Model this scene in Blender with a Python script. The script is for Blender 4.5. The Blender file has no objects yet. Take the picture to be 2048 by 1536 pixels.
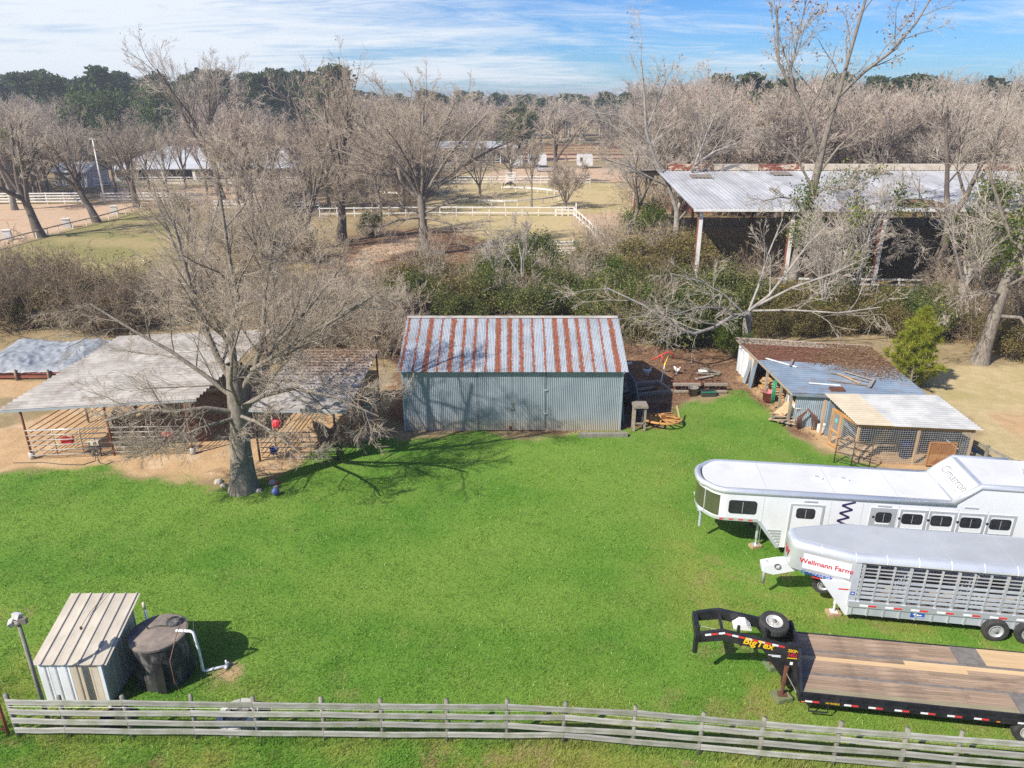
import bpy, bmesh, math, random
import numpy as np
from mathutils import Vector, Matrix

SC = bpy.context.scene
COL = SC.collection
R = math.radians

# ------------------------------------------------------------------ camera, sky, sun, exposure
CAM_H, CAM_F, CAM_T = 16.0, 1446.0, R(21.4)      # height (m), focal length (px of a 2048 px frame), downward tilt
cam_data = bpy.data.cameras.new('camera')
cam = bpy.data.objects.new('camera', cam_data)
COL.objects.link(cam)
cam.location = (0, 0, CAM_H)
cam.rotation_euler = (R(90) - CAM_T, 0, 0)
cam_data.sensor_width = 36.0
cam_data.lens = 36.0 * CAM_F / 2048.0
cam_data.clip_start = 0.5
cam_data.clip_end = 12000
SC.camera = cam
SC.render.resolution_x, SC.render.resolution_y = 1024, 768

SUN_EL, SUN_AZ = R(43), R(38)                    # shadows run towards +x, turned SUN_AZ towards +y
to_sun = Vector((-math.cos(SUN_AZ) * math.cos(SUN_EL), -math.sin(SUN_AZ) * math.cos(SUN_EL), math.sin(SUN_EL)))
world = bpy.data.worlds.new('World')
SC.world = world
world.use_nodes = True
wn, wl = world.node_tree.nodes, world.node_tree.links
for n in list(wn):
    wn.remove(n)
w_out = wn.new('ShaderNodeOutputWorld')
w_bg = wn.new('ShaderNodeBackground')
w_bg.inputs['Strength'].default_value = 0.125
sky = wn.new('ShaderNodeTexSky')
sky.sky_type = 'NISHITA'
sky.sun_disc = False
sky.sun_elevation = SUN_EL
sky.sun_rotation = math.atan2(to_sun.x, to_sun.y)
sky.altitude = 30
sky.air_density = 1.0
sky.dust_density = 0.25
sky.ozone_density = 3.5
# thin streaks of high cloud, in direction space so that they belong to the sky and not to the lens
tc = wn.new('ShaderNodeTexCoord')
sep = wn.new('ShaderNodeSeparateXYZ')
wl.new(tc.outputs['Generated'], sep.inputs[0])
def wmath(op, a, b=None, c=None, clamp=False):
    n = wn.new('ShaderNodeMath'); n.operation = op; n.use_clamp = clamp
    for i, v in enumerate((a, b, c)):
        if v is None: continue
        if isinstance(v, (int, float)): n.inputs[i].default_value = v
        else: wl.new(v, n.inputs[i])
    return n.outputs[0]
zup = wmath('ADD', wmath('MAXIMUM', sep.outputs['Z'], 0.0), 0.09)
comb = wn.new('ShaderNodeCombineXYZ')
wl.new(wmath('DIVIDE', sep.outputs['X'], zup), comb.inputs[0])
wl.new(wmath('DIVIDE', sep.outputs['Y'], zup), comb.inputs[1])
def wnoise(vec, scale, detail, rough, dist, loc, sc, rot=0.0):
    m = wn.new('ShaderNodeMapping')
    m.inputs['Location'].default_value = loc; m.inputs['Scale'].default_value = sc; m.inputs['Rotation'].default_value = (0, 0, rot)
    wl.new(vec, m.inputs['Vector'])
    n = wn.new('ShaderNodeTexNoise')
    n.inputs['Scale'].default_value = scale; n.inputs['Detail'].default_value = detail
    n.inputs['Roughness'].default_value = rough; n.inputs['Distortion'].default_value = dist
    wl.new(m.outputs[0], n.inputs['Vector'])
    return n.outputs['Fac']
c_big = wnoise(comb.outputs[0], 0.42, 4, 0.55, 0.5, (1.5, 3.1, 0), (0.6, 1.0, 1), R(6))
c_fine = wnoise(comb.outputs[0], 1.5, 12, 0.66, 1.6, (7.1, 2.2, 0), (0.7, 1.6, 1), R(10))
def wramp(v, a, b):
    n = wn.new('ShaderNodeMapRange'); n.interpolation_type = 'SMOOTHSTEP'
    wl.new(v, n.inputs['Value']); n.inputs['From Min'].default_value = a; n.inputs['From Max'].default_value = b
    return n.outputs[0]
low = wmath('SUBTRACT', 1.0, wramp(sep.outputs['Z'], 0.02, 0.32))
cov = wmath('ADD', wmath('MULTIPLY', c_big, 0.68), wmath('MULTIPLY', c_fine, 0.36))
cov = wmath('ADD', cov, wmath('MULTIPLY', low, 0.085))
cov = wmath('SUBTRACT', cov, wmath('MULTIPLY', sep.outputs['X'], 0.21))
mask = wmath('MULTIPLY', wramp(cov, 0.47, 0.72), 0.95)
hsv = wn.new('ShaderNodeHueSaturation')
hsv.inputs['Saturation'].default_value = 1.12
hsv.inputs['Value'].default_value = 1.0
wl.new(sky.outputs[0], hsv.inputs['Color'])
mixc = wn.new('ShaderNodeMix'); mixc.data_type = 'RGBA'
wl.new(mask, mixc.inputs[0])
tint = wn.new('ShaderNodeMix'); tint.data_type = 'RGBA'; tint.blend_type = 'MULTIPLY'; tint.inputs[0].default_value = 1.0
wl.new(hsv.outputs[0], tint.inputs[6]); tint.inputs[7].default_value = (0.245, 0.42, 0.66, 1)
wl.new(tint.outputs[2], mixc.inputs[6])
mixc.inputs[7].default_value = (4.55, 4.85, 5.2, 1)
wl.new(mixc.outputs[2], w_bg.inputs['Color'])
wl.new(w_bg.outputs[0], w_out.inputs['Surface'])

sun_data = bpy.data.lights.new('sun', 'SUN')
sun_data.energy = 4.4
sun_data.angle = R(0.53)
sun_data.color = (1.0, 0.95, 0.86)
sun = bpy.data.objects.new('sun', sun_data)
COL.objects.link(sun)
sun.location = (-40, -30, 60)
sun.rotation_euler = to_sun.to_track_quat('Z', 'Y').to_euler()

SC.view_settings.view_transform = 'Standard'
SC.view_settings.look = 'None'
SC.view_settings.exposure = 0.68
SC.view_settings.gamma = 1.0
SC.view_settings.use_curve_mapping = False
SC.cycles.max_bounces = 6
SC.cycles.diffuse_bounces = 3
SC.cycles.glossy_bounces = 3
SC.cycles.transparent_max_bounces = 8
SC.cycles.use_denoising = False
SC.cycles.use_adaptive_sampling = True
SC.cycles.adaptive_threshold = 0.01

# ------------------------------------------------------------------ helpers
def G(px, py, z=0.0):
    """The place on the level z that the photograph shows at (px, py)."""
    dx = (px - 1024) / CAM_F; dy = (768 - py) / CAM_F
    fy = math.cos(CAM_T) + dy * math.sin(CAM_T); fz = -math.sin(CAM_T) + dy * math.cos(CAM_T)
    t = (z - CAM_H) / fz
    return Vector((dx * t, fy * t, z))

def tag(o, label=None, cat=None, group=None, kind=None):
    if label: o['label'] = label
    if cat: o['category'] = cat
    if group: o['group'] = group
    if cat and not kind: kind = 'thing'
    if kind: o['kind'] = kind
    return o

def thing(name, label, cat, loc=(0, 0, 0), rotz=0.0, group=None):
    o = bpy.data.objects.new(name, None)
    COL.objects.link(o)
    o.location = loc; o.rotation_euler = (0, 0, rotz)
    o.empty_display_size = 0.2
    return tag(o, label, cat, group)

def link_mesh(name, me, parent=None):
    o = bpy.data.objects.new(name, me)
    COL.objects.link(o)
    if parent is not None: o.parent = parent
    return o

def copy_tree(o, parent=None):
    c = o.copy(); COL.objects.link(c)
    if parent is not None: c.parent = parent
    for ch in list(o.children): copy_tree(ch, c)
    return c

class MB:
    """Collects boxes, beams, tubes and sheets; build() links them as one mesh object."""
    def __init__(self):
        self.v, self.f, self.uv = [], [], {}
    def add(self, verts, faces):
        b = len(self.v)
        self.v.extend(tuple(p) for p in verts)
        self.f.extend(tuple(i + b for i in f) for f in faces)
    def box(self, c, s, M=None):
        x, y, z = s[0] / 2, s[1] / 2, s[2] / 2
        vs = [Vector((sx * x, sy * y, sz * z)) for sz in (-1, 1) for sy in (-1, 1) for sx in (-1, 1)]
        if M is not None: vs = [M @ p for p in vs]
        c = Vector(c)
        self.add([p + c for p in vs], [(0, 2, 3, 1), (4, 5, 7, 6), (0, 1, 5, 4), (2, 6, 7, 3), (0, 4, 6, 2), (1, 3, 7, 5)])
        return self
    def bx(self, x0, x1, y0, y1, z0, z1):
        return self.box(((x0 + x1) / 2, (y0 + y1) / 2, (z0 + z1) / 2), (x1 - x0, y1 - y0, z1 - z0))
    def beam(self, p, q, w, h, up=(0, 0, 1)):
        p, q = Vector(p), Vector(q)
        d = q - p; L = d.length
        if L < 1e-6: return self
        d.normalize(); up = Vector(up)
        if abs(d.dot(up)) > 0.98: up = Vector((0, 1, 0))
        s = d.cross(up).normalized(); u = s.cross(d)
        M = Matrix((d, s, u)).transposed()
        return self.box((p + q) / 2, (L, w, h), M)
    def tube(self, pts, r, n=8, cap=True, closed=False):
        pts = [Vector(p) for p in pts]; k = len(pts)
        rs = r if isinstance(r, (list, tuple)) else [r] * k
        vs, fs = [], []
        prev = None
        for i, p in enumerate(pts):
            a = pts[(i - 1) % k] if (i > 0 or closed) else p
            b = pts[(i + 1) % k] if (i < k - 1 or closed) else p
            t = (b - a).normalized()
            if prev is None:
                ref = Vector((0, 0, 1)) if abs(t.z) < 0.9 else Vector((1, 0, 0))
                s = t.cross(ref).normalized()
            else:
                s = (prev - t * prev.dot(t)).normalized()
            prev = s; u = t.cross(s)
            for j in range(n):
                an = 2 * math.pi * j / n
                vs.append(p + (s * math.cos(an) + u * math.sin(an)) * rs[i])
        for i in range(k if closed else k - 1):
            i2 = (i + 1) % k
            for j in range(n):
                fs.append((i * n + j, i * n + (j + 1) % n, i2 * n + (j + 1) % n, i2 * n + j))
        if cap and not closed:
            fs.append(tuple(range(n - 1, -1, -1))); fs.append(tuple((k - 1) * n + j for j in range(n)))
        self.add(vs, fs)
        return self
    def cyl(self, c, r, h, n=16, r2=None):
        c = Vector(c)
        return self.tube([c, c + Vector((0, 0, h))], [r, r if r2 is None else r2], n)
    def lathe(self, c, prof, n=20, axis='Z'):
        vs, fs = [], []
        for r, z in prof:
            for j in range(n):
                a = 2 * math.pi * j / n
                p = (r * math.cos(a), r * math.sin(a), z)
                if axis == 'Y': p = (p[0], z, p[1])
                if axis == 'X': p = (z, p[0], p[1])
                vs.append(Vector(p) + Vector(c))
        for i in range(len(prof) - 1):
            for j in range(n):
                q = (i * n + j, i * n + (j + 1) % n, (i + 1) * n + (j + 1) % n, (i + 1) * n + j)
                fs.append(q if axis == 'Z' else q)
        self.add(vs, fs)
        return self
    def prism(self, poly, d, axis='z', o=0.0):
        """poly in the plane across axis, thickened by d from o along that axis."""
        n = len(poly)
        def mk(a, b, t):
            return {'z': (a, b, t), 'y': (a, t, b), 'x': (t, a, b)}[axis]
        vs = [mk(a, b, o) for a, b in poly] + [mk(a, b, o + d) for a, b in poly]
        fs = [tuple(range(n - 1, -1, -1)), tuple(range(n, 2 * n))]
        for i in range(n):
            j = (i + 1) % n
            fs.append((i, j, n + j, n + i))
        self.add(vs, fs)
        return self
    def sheet(self, a, b, c, d, n, amp, m=1, prof='sin', sag=0.0, rng=None):
        """Ribbed sheet a-b-c-d: n ribs counted along a->b, each rib running a->d."""
        a, b, c, d = map(Vector, (a, b, c, d))
        nrm = (b - a).cross(d - a).normalized()
        shp = {'sin': [0, .7071, 1, .7071, 0, -.7071, -1, -.7071], 'sin4': [0, 1, 0, -1],
               'box': [0, 0, 1, 1], 'rib': [0, 0, 0, 0.15, 1, 1, 0.15, 0]}[prof]
        pos = {'box': [0, .5, .52, .98], 'rib': [0, .3, .55, .62, .66, .78, .82, .9]}.get(prof, [i / len(shp) for i in range(len(shp))])
        us, hs = [], []
        for i in range(n):
            for s, p in zip(shp, pos):
                us.append((i + p) / n); hs.append(s * amp)
        us.append(1.0); hs.append(shp[0] * amp)
        k = len(us); vs, fs = [], []
        for j in range(m + 1):
            t = j / m
            for u, h in zip(us, hs):
                p = (a.lerp(b, u)).lerp(d.lerp(c, u), t) + nrm * (h + (rng.uniform(-sag, sag) if rng else 0))
                vs.append(p)
        for j in range(m):
            for i in range(k - 1):
                fs.append((j * k + i, j * k + i + 1, (j + 1) * k + i + 1, (j + 1) * k + i))
        self.add(vs, fs)
        return self
    def mesh(self, name, mat, smooth=False):
        me = bpy.data.meshes.new(name)
        me.from_pydata(self.v, [], self.f)
        if mat is not None: me.materials.append(mat)
        if smooth: me.shade_smooth()
        me.update()
        return me
    def build(self, name, mat, parent=None, smooth=False):
        return link_mesh(name, self.mesh(name, mat, smooth), parent)

def np_mesh(name, V, F, mat, smooth=False):
    """Fast mesh from arrays: V (n,3), F (m,k)."""
    me = bpy.data.meshes.new(name)
    V = np.ascontiguousarray(V, dtype=np.float32); F = np.ascontiguousarray(F, dtype=np.int32)
    k = F.shape[1]
    me.vertices.add(len(V)); me.vertices.foreach_set('co', V.ravel())
    me.loops.add(F.size); me.loops.foreach_set('vertex_index', F.ravel())
    me.polygons.add(len(F))
    me.polygons.foreach_set('loop_start', np.arange(0, F.size, k, dtype=np.int32))
    if smooth: me.polygons.foreach_set('use_smooth', np.ones(len(F), dtype=bool))
    me.update(calc_edges=True)
    for m in (mat if isinstance(mat, (list, tuple)) else [mat]):
        me.materials.append(m)
    return me

def lettering(body, size, mat, parent, M, bold=0.0, ext=0.004, shear=0.0, name='lettering', space=1.0):
    cu = bpy.data.curves.new('lettering', 'FONT')
    cu.body = body; cu.size = size; cu.extrude = ext; cu.offset = bold * size; cu.shear = shear
    cu.align_x = 'CENTER'; cu.align_y = 'CENTER'; cu.space_character = space
    tmp = bpy.data.objects.new('lettering', cu)
    COL.objects.link(tmp)
    dg = bpy.context.evaluated_depsgraph_get()
    me = bpy.data.meshes.new_from_object(tmp.evaluated_get(dg))
    bpy.data.objects.remove(tmp)
    bpy.data.curves.remove(cu)
    me.materials.clear(); me.materials.append(mat)
    o = link_mesh(name, me, parent)
    o.matrix_local = M
    return o

def basis(origin, x, y):
    x = Vector(x).normalized(); y = Vector(y); y = (y - x * y.dot(x)).normalized(); z = x.cross(y)
    M = Matrix((x, y, z)).transposed().to_4x4()
    M.translation = Vector(origin)
    return M
# ------------------------------------------------------------------ materials
def _new(name):
    m = bpy.data.materials.new(name); m.use_nodes = True
    nt = m.node_tree
    return m, nt, nt.nodes, nt.links, nt.nodes['Principled BSDF']

def nz(nt, scale, detail=4, rough=0.55, stretch=(1, 1, 1), coord='Position', loc=(0, 0, 0), dist=0.0, rot=(0, 0, 0)):
    N, L = nt.nodes, nt.links
    if coord == 'Position':
        g = N.new('ShaderNodeNewGeometry'); src = g.outputs['Position']
    else:
        g = N.new('ShaderNodeTexCoord'); src = g.outputs[coord]
    mp = N.new('ShaderNodeMapping')
    mp.inputs['Scale'].default_value = stretch; mp.inputs['Location'].default_value = loc; mp.inputs['Rotation'].default_value = rot
    L.new(src, mp.inputs['Vector'])
    t = N.new('ShaderNodeTexNoise')
    t.inputs['Scale'].default_value = scale; t.inputs['Detail'].default_value = detail
    t.inputs['Roughness'].default_value = rough; t.inputs['Distortion'].default_value = dist
    L.new(mp.outputs[0], t.inputs['Vector'])
    return t.outputs['Fac']

def step(nt, v, a, b, c=0.0, d=1.0):
    n = nt.nodes.new('ShaderNodeMapRange'); n.interpolation_type = 'SMOOTHSTEP'
    nt.links.new(v, n.inputs['Value'])
    for k, x in zip(('From Min', 'From Max', 'To Min', 'To Max'), (a, b, c, d)): n.inputs[k].default_value = x
    return n.outputs[0]

def mth(nt, op, a, b=None):
    n = nt.nodes.new('ShaderNodeMath'); n.operation = op; n.use_clamp = False
    for i, v in enumerate((a, b)):
        if v is None: continue
        if isinstance(v, (int, float)): n.inputs[i].default_value = v
        else: nt.links.new(v, n.inputs[i])
    return n.outputs[0]

def mix(nt, f, a, b):
    n = nt.nodes.new('ShaderNodeMix'); n.data_type = 'RGBA'
    if isinstance(f, (int, float)): n.inputs[0].default_value = f
    else: nt.links.new(f, n.inputs[0])
    for i, v in ((6, a), (7, b)):
        if isinstance(v, tuple): n.inputs[i].default_value = (*v[:3], 1)
        else: nt.links.new(v, n.inputs[i])
    return n.outputs[2]

def bump(nt, bsdf, h, strength=0.4, dist=0.02):
    b = nt.nodes.new('ShaderNodeBump'); b.inputs['Strength'].default_value = strength; b.inputs['Distance'].default_value = dist
    nt.links.new(h, b.inputs['Height']); nt.links.new(b.outputs[0], bsdf.inputs['Normal'])

def mat(name, c1, c2=None, scale=3.0, rough=0.7, metal=0.0, stretch=(1, 1, 1), coord='Position', lo=0.35, hi=0.65,
        dirt=None, dirt_amt=0.35, dirt_scale=1.3, bmp=0.0, bscale=None, spec=None, coat=0.0, var=0.0):
    m, nt, N, L, b = _new(name)
    c2 = c2 or tuple(x * 0.8 for x in c1)
    col = mix(nt, step(nt, nz(nt, scale, 6, 0.6, stretch, coord), lo, hi), c1, c2)
    if dirt:
        d = step(nt, nz(nt, dirt_scale, 8, 0.65, (1, 1, 0.5), coord, (3, 5, 7)), 0.48, 0.72)
        col = mix(nt, mth(nt, 'MULTIPLY', d, dirt_amt), col, dirt)
    if var:
        oi = N.new('ShaderNodeObjectInfo')
        hs = N.new('ShaderNodeHueSaturation')
        L.new(step(nt, oi.outputs['Random'], 0, 1, 1 - var, 1 + var), hs.inputs['Value'])
        L.new(col, hs.inputs['Color']); col = hs.outputs[0]
    L.new(col, b.inputs['Base Color'])
    b.inputs['Roughness'].default_value = rough; b.inputs['Metallic'].default_value = metal
    if spec is not None: b.inputs['Specular IOR Level'].default_value = spec
    if coat: b.inputs['Coat Weight'].default_value = coat; b.inputs['Coat Roughness'].default_value = 0.08
    if bmp: bump(nt, b, nz(nt, bscale or scale * 3, 5, 0.6, stretch, coord), bmp)
    return m

def leaf_mat(name, c1, c2, c3=None, scale=1.2, trans=0.3, var=0.18):
    m, nt, N, L, b = _new(name)
    N.remove(b)
    col = mix(nt, step(nt, nz(nt, scale, 3, 0.5), 0.35, 0.65), c1, c2)
    g = N.new('ShaderNodeNewGeometry')
    if c3: col = mix(nt, step(nt, g.outputs['Random Per Island'], 0.72, 0.95), col, c3)
    oi = N.new('ShaderNodeObjectInfo')
    hs = N.new('ShaderNodeHueSaturation')
    L.new(step(nt, g.outputs['Random Per Island'], 0, 1, 1 - var * 1.6, 1 + var * 1.6), hs.inputs['Value'])
    L.new(col, hs.inputs['Color'])
    hs2 = N.new('ShaderNodeHueSaturation')
    L.new(step(nt, oi.outputs['Random'], 0, 1, 1 - var, 1 + var), hs2.inputs['Value'])
    L.new(hs.outputs[0], hs2.inputs['Color'])
    d = N.new('ShaderNodeBsdfDiffuse'); t = N.new('ShaderNodeBsdfTranslucent'); x = N.new('ShaderNodeMixShader')
    L.new(hs2.outputs[0], d.inputs['Color']); L.new(hs2.outputs[0], t.inputs['Color'])
    x.inputs[0].default_value = trans
    L.new(d.outputs[0], x.inputs[1]); L.new(t.outputs[0], x.inputs[2])
    L.new(x.outputs[0], N['Material Output'].inputs['Surface'])
    return m

MT = {}
MT['galv'] = mat('galvanised_sheet', (0.42, 0.49, 0.56), (0.33, 0.40, 0.47), 1.6, 0.42, 0.35, dirt=(0.30, 0.30, 0.29), dirt_amt=0.35)
MT['galv_roof'] = mat('stable_roof_sheet', (0.40, 0.37, 0.335), (0.28, 0.255, 0.23), 1.1, 0.6, 0.0, dirt=(0.17, 0.12, 0.09), dirt_amt=0.65, var=0.09)
MT['steel_blue'] = mat('weathered_blue_steel', (0.27, 0.34, 0.42), (0.20, 0.26, 0.33), 0.9, 0.45, 0.2, dirt=(0.25, 0.15, 0.10), dirt_amt=0.5)
MT['silver'] = mat('silver_aluminium', (0.72, 0.74, 0.77), (0.62, 0.65, 0.69), 0.7, 0.32, 0.55)
MT['silver_matt'] = mat('painted_silver_steel', (0.50, 0.53, 0.57), (0.42, 0.45, 0.50), 0.8, 0.5, 0.2, dirt=(0.3, 0.28, 0.24), dirt_amt=0.25)
MT['roof_grey'] = mat('pale_grey_roof_skin', (0.42, 0.435, 0.46), (0.37, 0.385, 0.41), 0.5, 0.55, 0.05, dirt=(0.32, 0.315, 0.30), dirt_amt=0.4, dirt_scale=0.8)
MT['white_skin'] = mat('white_trailer_skin', (0.70, 0.71, 0.73), (0.66, 0.67, 0.69), 0.5, 0.3, 0.0, dirt=(0.52, 0.50, 0.46), dirt_amt=0.3, dirt_scale=1.0)
MT['white_roof'] = mat('white_roof_skin', (0.62, 0.62, 0.625), (0.57, 0.57, 0.575), 0.4, 0.55, dirt=(0.46, 0.45, 0.42), dirt_amt=0.35, dirt_scale=0.9)
MT['mirror_bronze'] = mat('polished_nose_panel', (0.42, 0.38, 0.33), (0.36, 0.32, 0.28), 1.5, 0.18, 0.9)
MT['glass'] = mat('dark_window_glass', (0.015, 0.017, 0.02), (0.03, 0.03, 0.035), 2.0, 0.06, 0.0, spec=0.6)
MT['black_paint'] = mat('black_enamel', (0.012, 0.013, 0.016), (0.022, 0.023, 0.027), 2.5, 0.35, 0.0, dirt=(0.09, 0.08, 0.07), dirt_amt=0.3)
MT['black_rubber'] = mat('tyre_rubber', (0.022, 0.022, 0.023), (0.04, 0.039, 0.037), 5, 0.85, dirt=(0.11, 0.10, 0.085), dirt_amt=0.35)
MT['rim'] = mat('pale_wheel_steel', (0.62, 0.60, 0.55), (0.52, 0.50, 0.45), 6, 0.4, 0.3)
MT['rim_grey'] = mat('grey_wheel_steel', (0.55, 0.56, 0.58), (0.44, 0.45, 0.47), 6, 0.4, 0.35)
MT['red_tape'] = mat('red_reflective_tape', (0.62, 0.05, 0.05), (0.55, 0.04, 0.045), 8, 0.4)
MT['white_tape'] = mat('white_reflective_tape', (0.82, 0.82, 0.84), (0.75, 0.75, 0.77), 8, 0.4)
MT['red_letter'] = mat('red_lettering', (0.50, 0.02, 0.045), (0.45, 0.02, 0.04), 8, 0.5)
MT['blue_letter'] = mat('blue_lettering', (0.02, 0.09, 0.42), (0.02, 0.08, 0.36), 8, 0.5)
MT['yellow_letter'] = mat('yellow_lettering', (0.85, 0.52, 0.015), (0.80, 0.47, 0.01), 8, 0.5)
MT['purple'] = mat('dark_purple_vinyl', (0.035, 0.022, 0.09), (0.03, 0.02, 0.08), 8, 0.4)
MT['grey_line'] = mat('grey_vinyl', (0.27, 0.27, 0.28), (0.22, 0.22, 0.23), 8, 0.5)
MT['amber'] = mat('amber_lens', (0.75, 0.25, 0.02), (0.7, 0.2, 0.02), 8, 0.25)
MT['deck_wood'] = mat('weathered_deck_plank', (0.37, 0.265, 0.185), (0.23, 0.155, 0.105), 1.8, 0.85, stretch=(0.5, 9, 9), coord='Object', dirt=(0.15, 0.105, 0.075), dirt_amt=0.6, bmp=0.4, var=0.13)
MT['deck_green'] = mat('mossy_deck_plank', (0.30, 0.27, 0.17), (0.25, 0.21, 0.13), 1.8, 0.85, stretch=(0.5, 9, 9), coord='Object', dirt=(0.2, 0.15, 0.11), dirt_amt=0.5, bmp=0.3, var=0.1)
MT['new_wood'] = mat('fresh_plank', (0.60, 0.42, 0.24), (0.52, 0.35, 0.19), 1.8, 0.8, stretch=(0.5, 9, 9), coord='Object', bmp=0.2, var=0.08)
MT['fence_wood'] = mat('silvery_fence_board', (0.40, 0.385, 0.35), (0.26, 0.25, 0.225), 1.4, 0.9, stretch=(1, 14, 14), coord='Object', dirt=(0.17, 0.19, 0.095), dirt_amt=0.65, bmp=0.4, var=0.14)
MT['post_wood'] = mat('grey_fence_post', (0.25, 0.23, 0.19), (0.18, 0.165, 0.135), 4, 0.9, stretch=(3, 3, 0.6), dirt=(0.14, 0.16, 0.08), dirt_amt=0.5, bmp=0.4, var=0.12)
MT['lumber'] = mat('pine_lumber', (0.50, 0.34, 0.20), (0.40, 0.26, 0.15), 2.5, 0.8, stretch=(3, 3, 1), dirt=(0.25, 0.18, 0.12), dirt_amt=0.3, bmp=0.2, var=0.12)
MT['old_wood'] = mat('greyed_timber', (0.36, 0.30, 0.23), (0.25, 0.205, 0.16), 2.5, 0.9, stretch=(2, 6, 6), dirt=(0.15, 0.12, 0.09), dirt_amt=0.4, bmp=0.35, var=0.2)
MT['orange_wood'] = mat('orange_stained_wood', (0.55, 0.28, 0.09), (0.46, 0.22, 0.065), 4, 0.75, dirt=(0.3, 0.15, 0.06), dirt_amt=0.3, bmp=0.2, var=0.12)
MT['white_paint'] = mat('white_fence_paint', (0.78, 0.77, 0.74), (0.68, 0.66, 0.62), 2.0, 0.6, dirt=(0.42, 0.38, 0.32), dirt_amt=0.4)
MT['rust'] = mat('rusted_steel', (0.17, 0.065, 0.035), (0.11, 0.04, 0.022), 5, 0.85, 0.1, dirt=(0.05, 0.03, 0.025), dirt_amt=0.5, bmp=0.2)
MT['red_iron'] = mat('red_primer_steel', (0.28, 0.085, 0.05), (0.21, 0.06, 0.035), 2, 0.7, 0.0, dirt=(0.10, 0.05, 0.04), dirt_amt=0.5)
MT['pipe'] = mat('pipe_panel_steel', (0.40, 0.38, 0.36), (0.30, 0.27, 0.25), 5, 0.5, 0.4, dirt=(0.18, 0.09, 0.05), dirt_amt=0.55)
MT['dark_pipe'] = mat('dark_rust_pipe', (0.10, 0.065, 0.05), (0.06, 0.045, 0.04), 5, 0.6, 0.2, dirt=(0.2, 0.09, 0.05), dirt_amt=0.4)
MT['red_plastic'] = mat('red_plastic', (0.60, 0.03, 0.045), (0.52, 0.025, 0.04), 6, 0.5)
MT['pink_plastic'] = mat('faded_pink_plastic', (0.55, 0.16, 0.17), (0.48, 0.12, 0.13), 6, 0.6)
MT['blue_plastic'] = mat('blue_plastic', (0.025, 0.07, 0.38), (0.02, 0.055, 0.30), 6, 0.5)
MT['dull_blue'] = mat('dull_blue_plastic', (0.10, 0.14, 0.36), (0.08, 0.11, 0.28), 6, 0.55)
MT['green_plastic'] = mat('green_plastic', (0.03, 0.30, 0.17), (0.02, 0.22, 0.12), 6, 0.55)
MT['red_paint'] = mat('red_painted_tube', (0.55, 0.06, 0.04), (0.45, 0.045, 0.03), 6, 0.5, dirt=(0.25, 0.05, 0.03), dirt_amt=0.4)
MT['yellow'] = mat('yellow_paint', (0.70, 0.55, 0.06), (0.6, 0.46, 0.05), 6, 0.5)
MT['pvc'] = mat('white_pvc', (0.80, 0.81, 0.83), (0.72, 0.73, 0.74), 6, 0.35)
MT['hose'] = mat('dark_hose', (0.06, 0.065, 0.055), (0.04, 0.042, 0.038), 6, 0.6)
MT['brown_hose'] = mat('brown_hose', (0.22, 0.09, 0.06), (0.15, 0.07, 0.05), 6, 0.6)
MT['concrete'] = mat('grey_concrete', (0.50, 0.49, 0.45), (0.40, 0.39, 0.36), 4, 0.9, dirt=(0.27, 0.28, 0.19), dirt_amt=0.45, bmp=0.25)
MT['tank'] = mat('blackened_concrete', (0.013, 0.013, 0.015), (0.05, 0.048, 0.046), 2.6, 0.7, stretch=(1.6, 1.6, .5), dirt=(0.36, 0.34, 0.31), dirt_amt=0.6, dirt_scale=3.0, bmp=0.3)
MT['tank_top'] = mat('grey_brown_tank_lid', (0.27, 0.215, 0.175), (0.17, 0.14, 0.12), 3, 0.9, dirt=(0.10, 0.09, 0.075), dirt_amt=0.6, bmp=0.25)
MT['beige'] = mat('beige_metal_panel', (0.62, 0.54, 0.43), (0.54, 0.46, 0.36), 1.5, 0.5, stretch=(3, 3, 0.4), dirt=(0.36, 0.32, 0.22), dirt_amt=0.4)
MT['cream'] = mat('cream_roof_panel', (0.47, 0.415, 0.345), (0.39, 0.34, 0.28), 1.2, 0.55, dirt=(0.28, 0.28, 0.18), dirt_amt=0.55, var=0.06)
MT['white_panel'] = mat('white_metal_panel', (0.76, 0.78, 0.80), (0.68, 0.70, 0.72), 1.2, 0.45, dirt=(0.40, 0.40, 0.36), dirt_amt=0.35)
MT['coop_cream'] = mat('cream_ribbed_sheet', (0.56, 0.48, 0.36), (0.48, 0.41, 0.30), 1.2, 0.6, dirt=(0.38, 0.29, 0.19), dirt_amt=0.3)
MT['coop_white'] = mat('white_ribbed_sheet', (0.52, 0.51, 0.49), (0.40, 0.40, 0.39), 0.9, 0.55, dirt=(0.30, 0.31, 0.32), dirt_amt=0.5)
MT['wire'] = mat('welded_wire', (0.55, 0.55, 0.54), (0.45, 0.45, 0.44), 6, 0.5, 0.4)
MT['lattice'] = mat('lattice_wood', (0.42, 0.20, 0.08), (0.34, 0.16, 0.065), 5, 0.8, bmp=0.2)
MT['tarp'] = mat('silver_tarpaulin', (0.30, 0.32, 0.345), (0.21, 0.225, 0.25), 1.4, 0.5, 0.0, dirt=(0.15, 0.145, 0.13), dirt_amt=0.4, bmp=0.8, bscale=4)
MT['hay'] = mat('old_hay', (0.33, 0.23, 0.12), (0.24, 0.16, 0.085), 9, 0.95, bmp=0.6)
MT['horse_bay'] = mat('bay_horse_coat', (0.085, 0.045, 0.028), (0.06, 0.032, 0.02), 3, 0.55)
MT['horse_dark'] = mat('black_brown_horse_coat', (0.03, 0.024, 0.024), (0.022, 0.018, 0.018), 3, 0.55)
MT['horse_white'] = mat('white_horse_marking', (0.72, 0.70, 0.68), (0.65, 0.63, 0.60), 3, 0.6)
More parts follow.
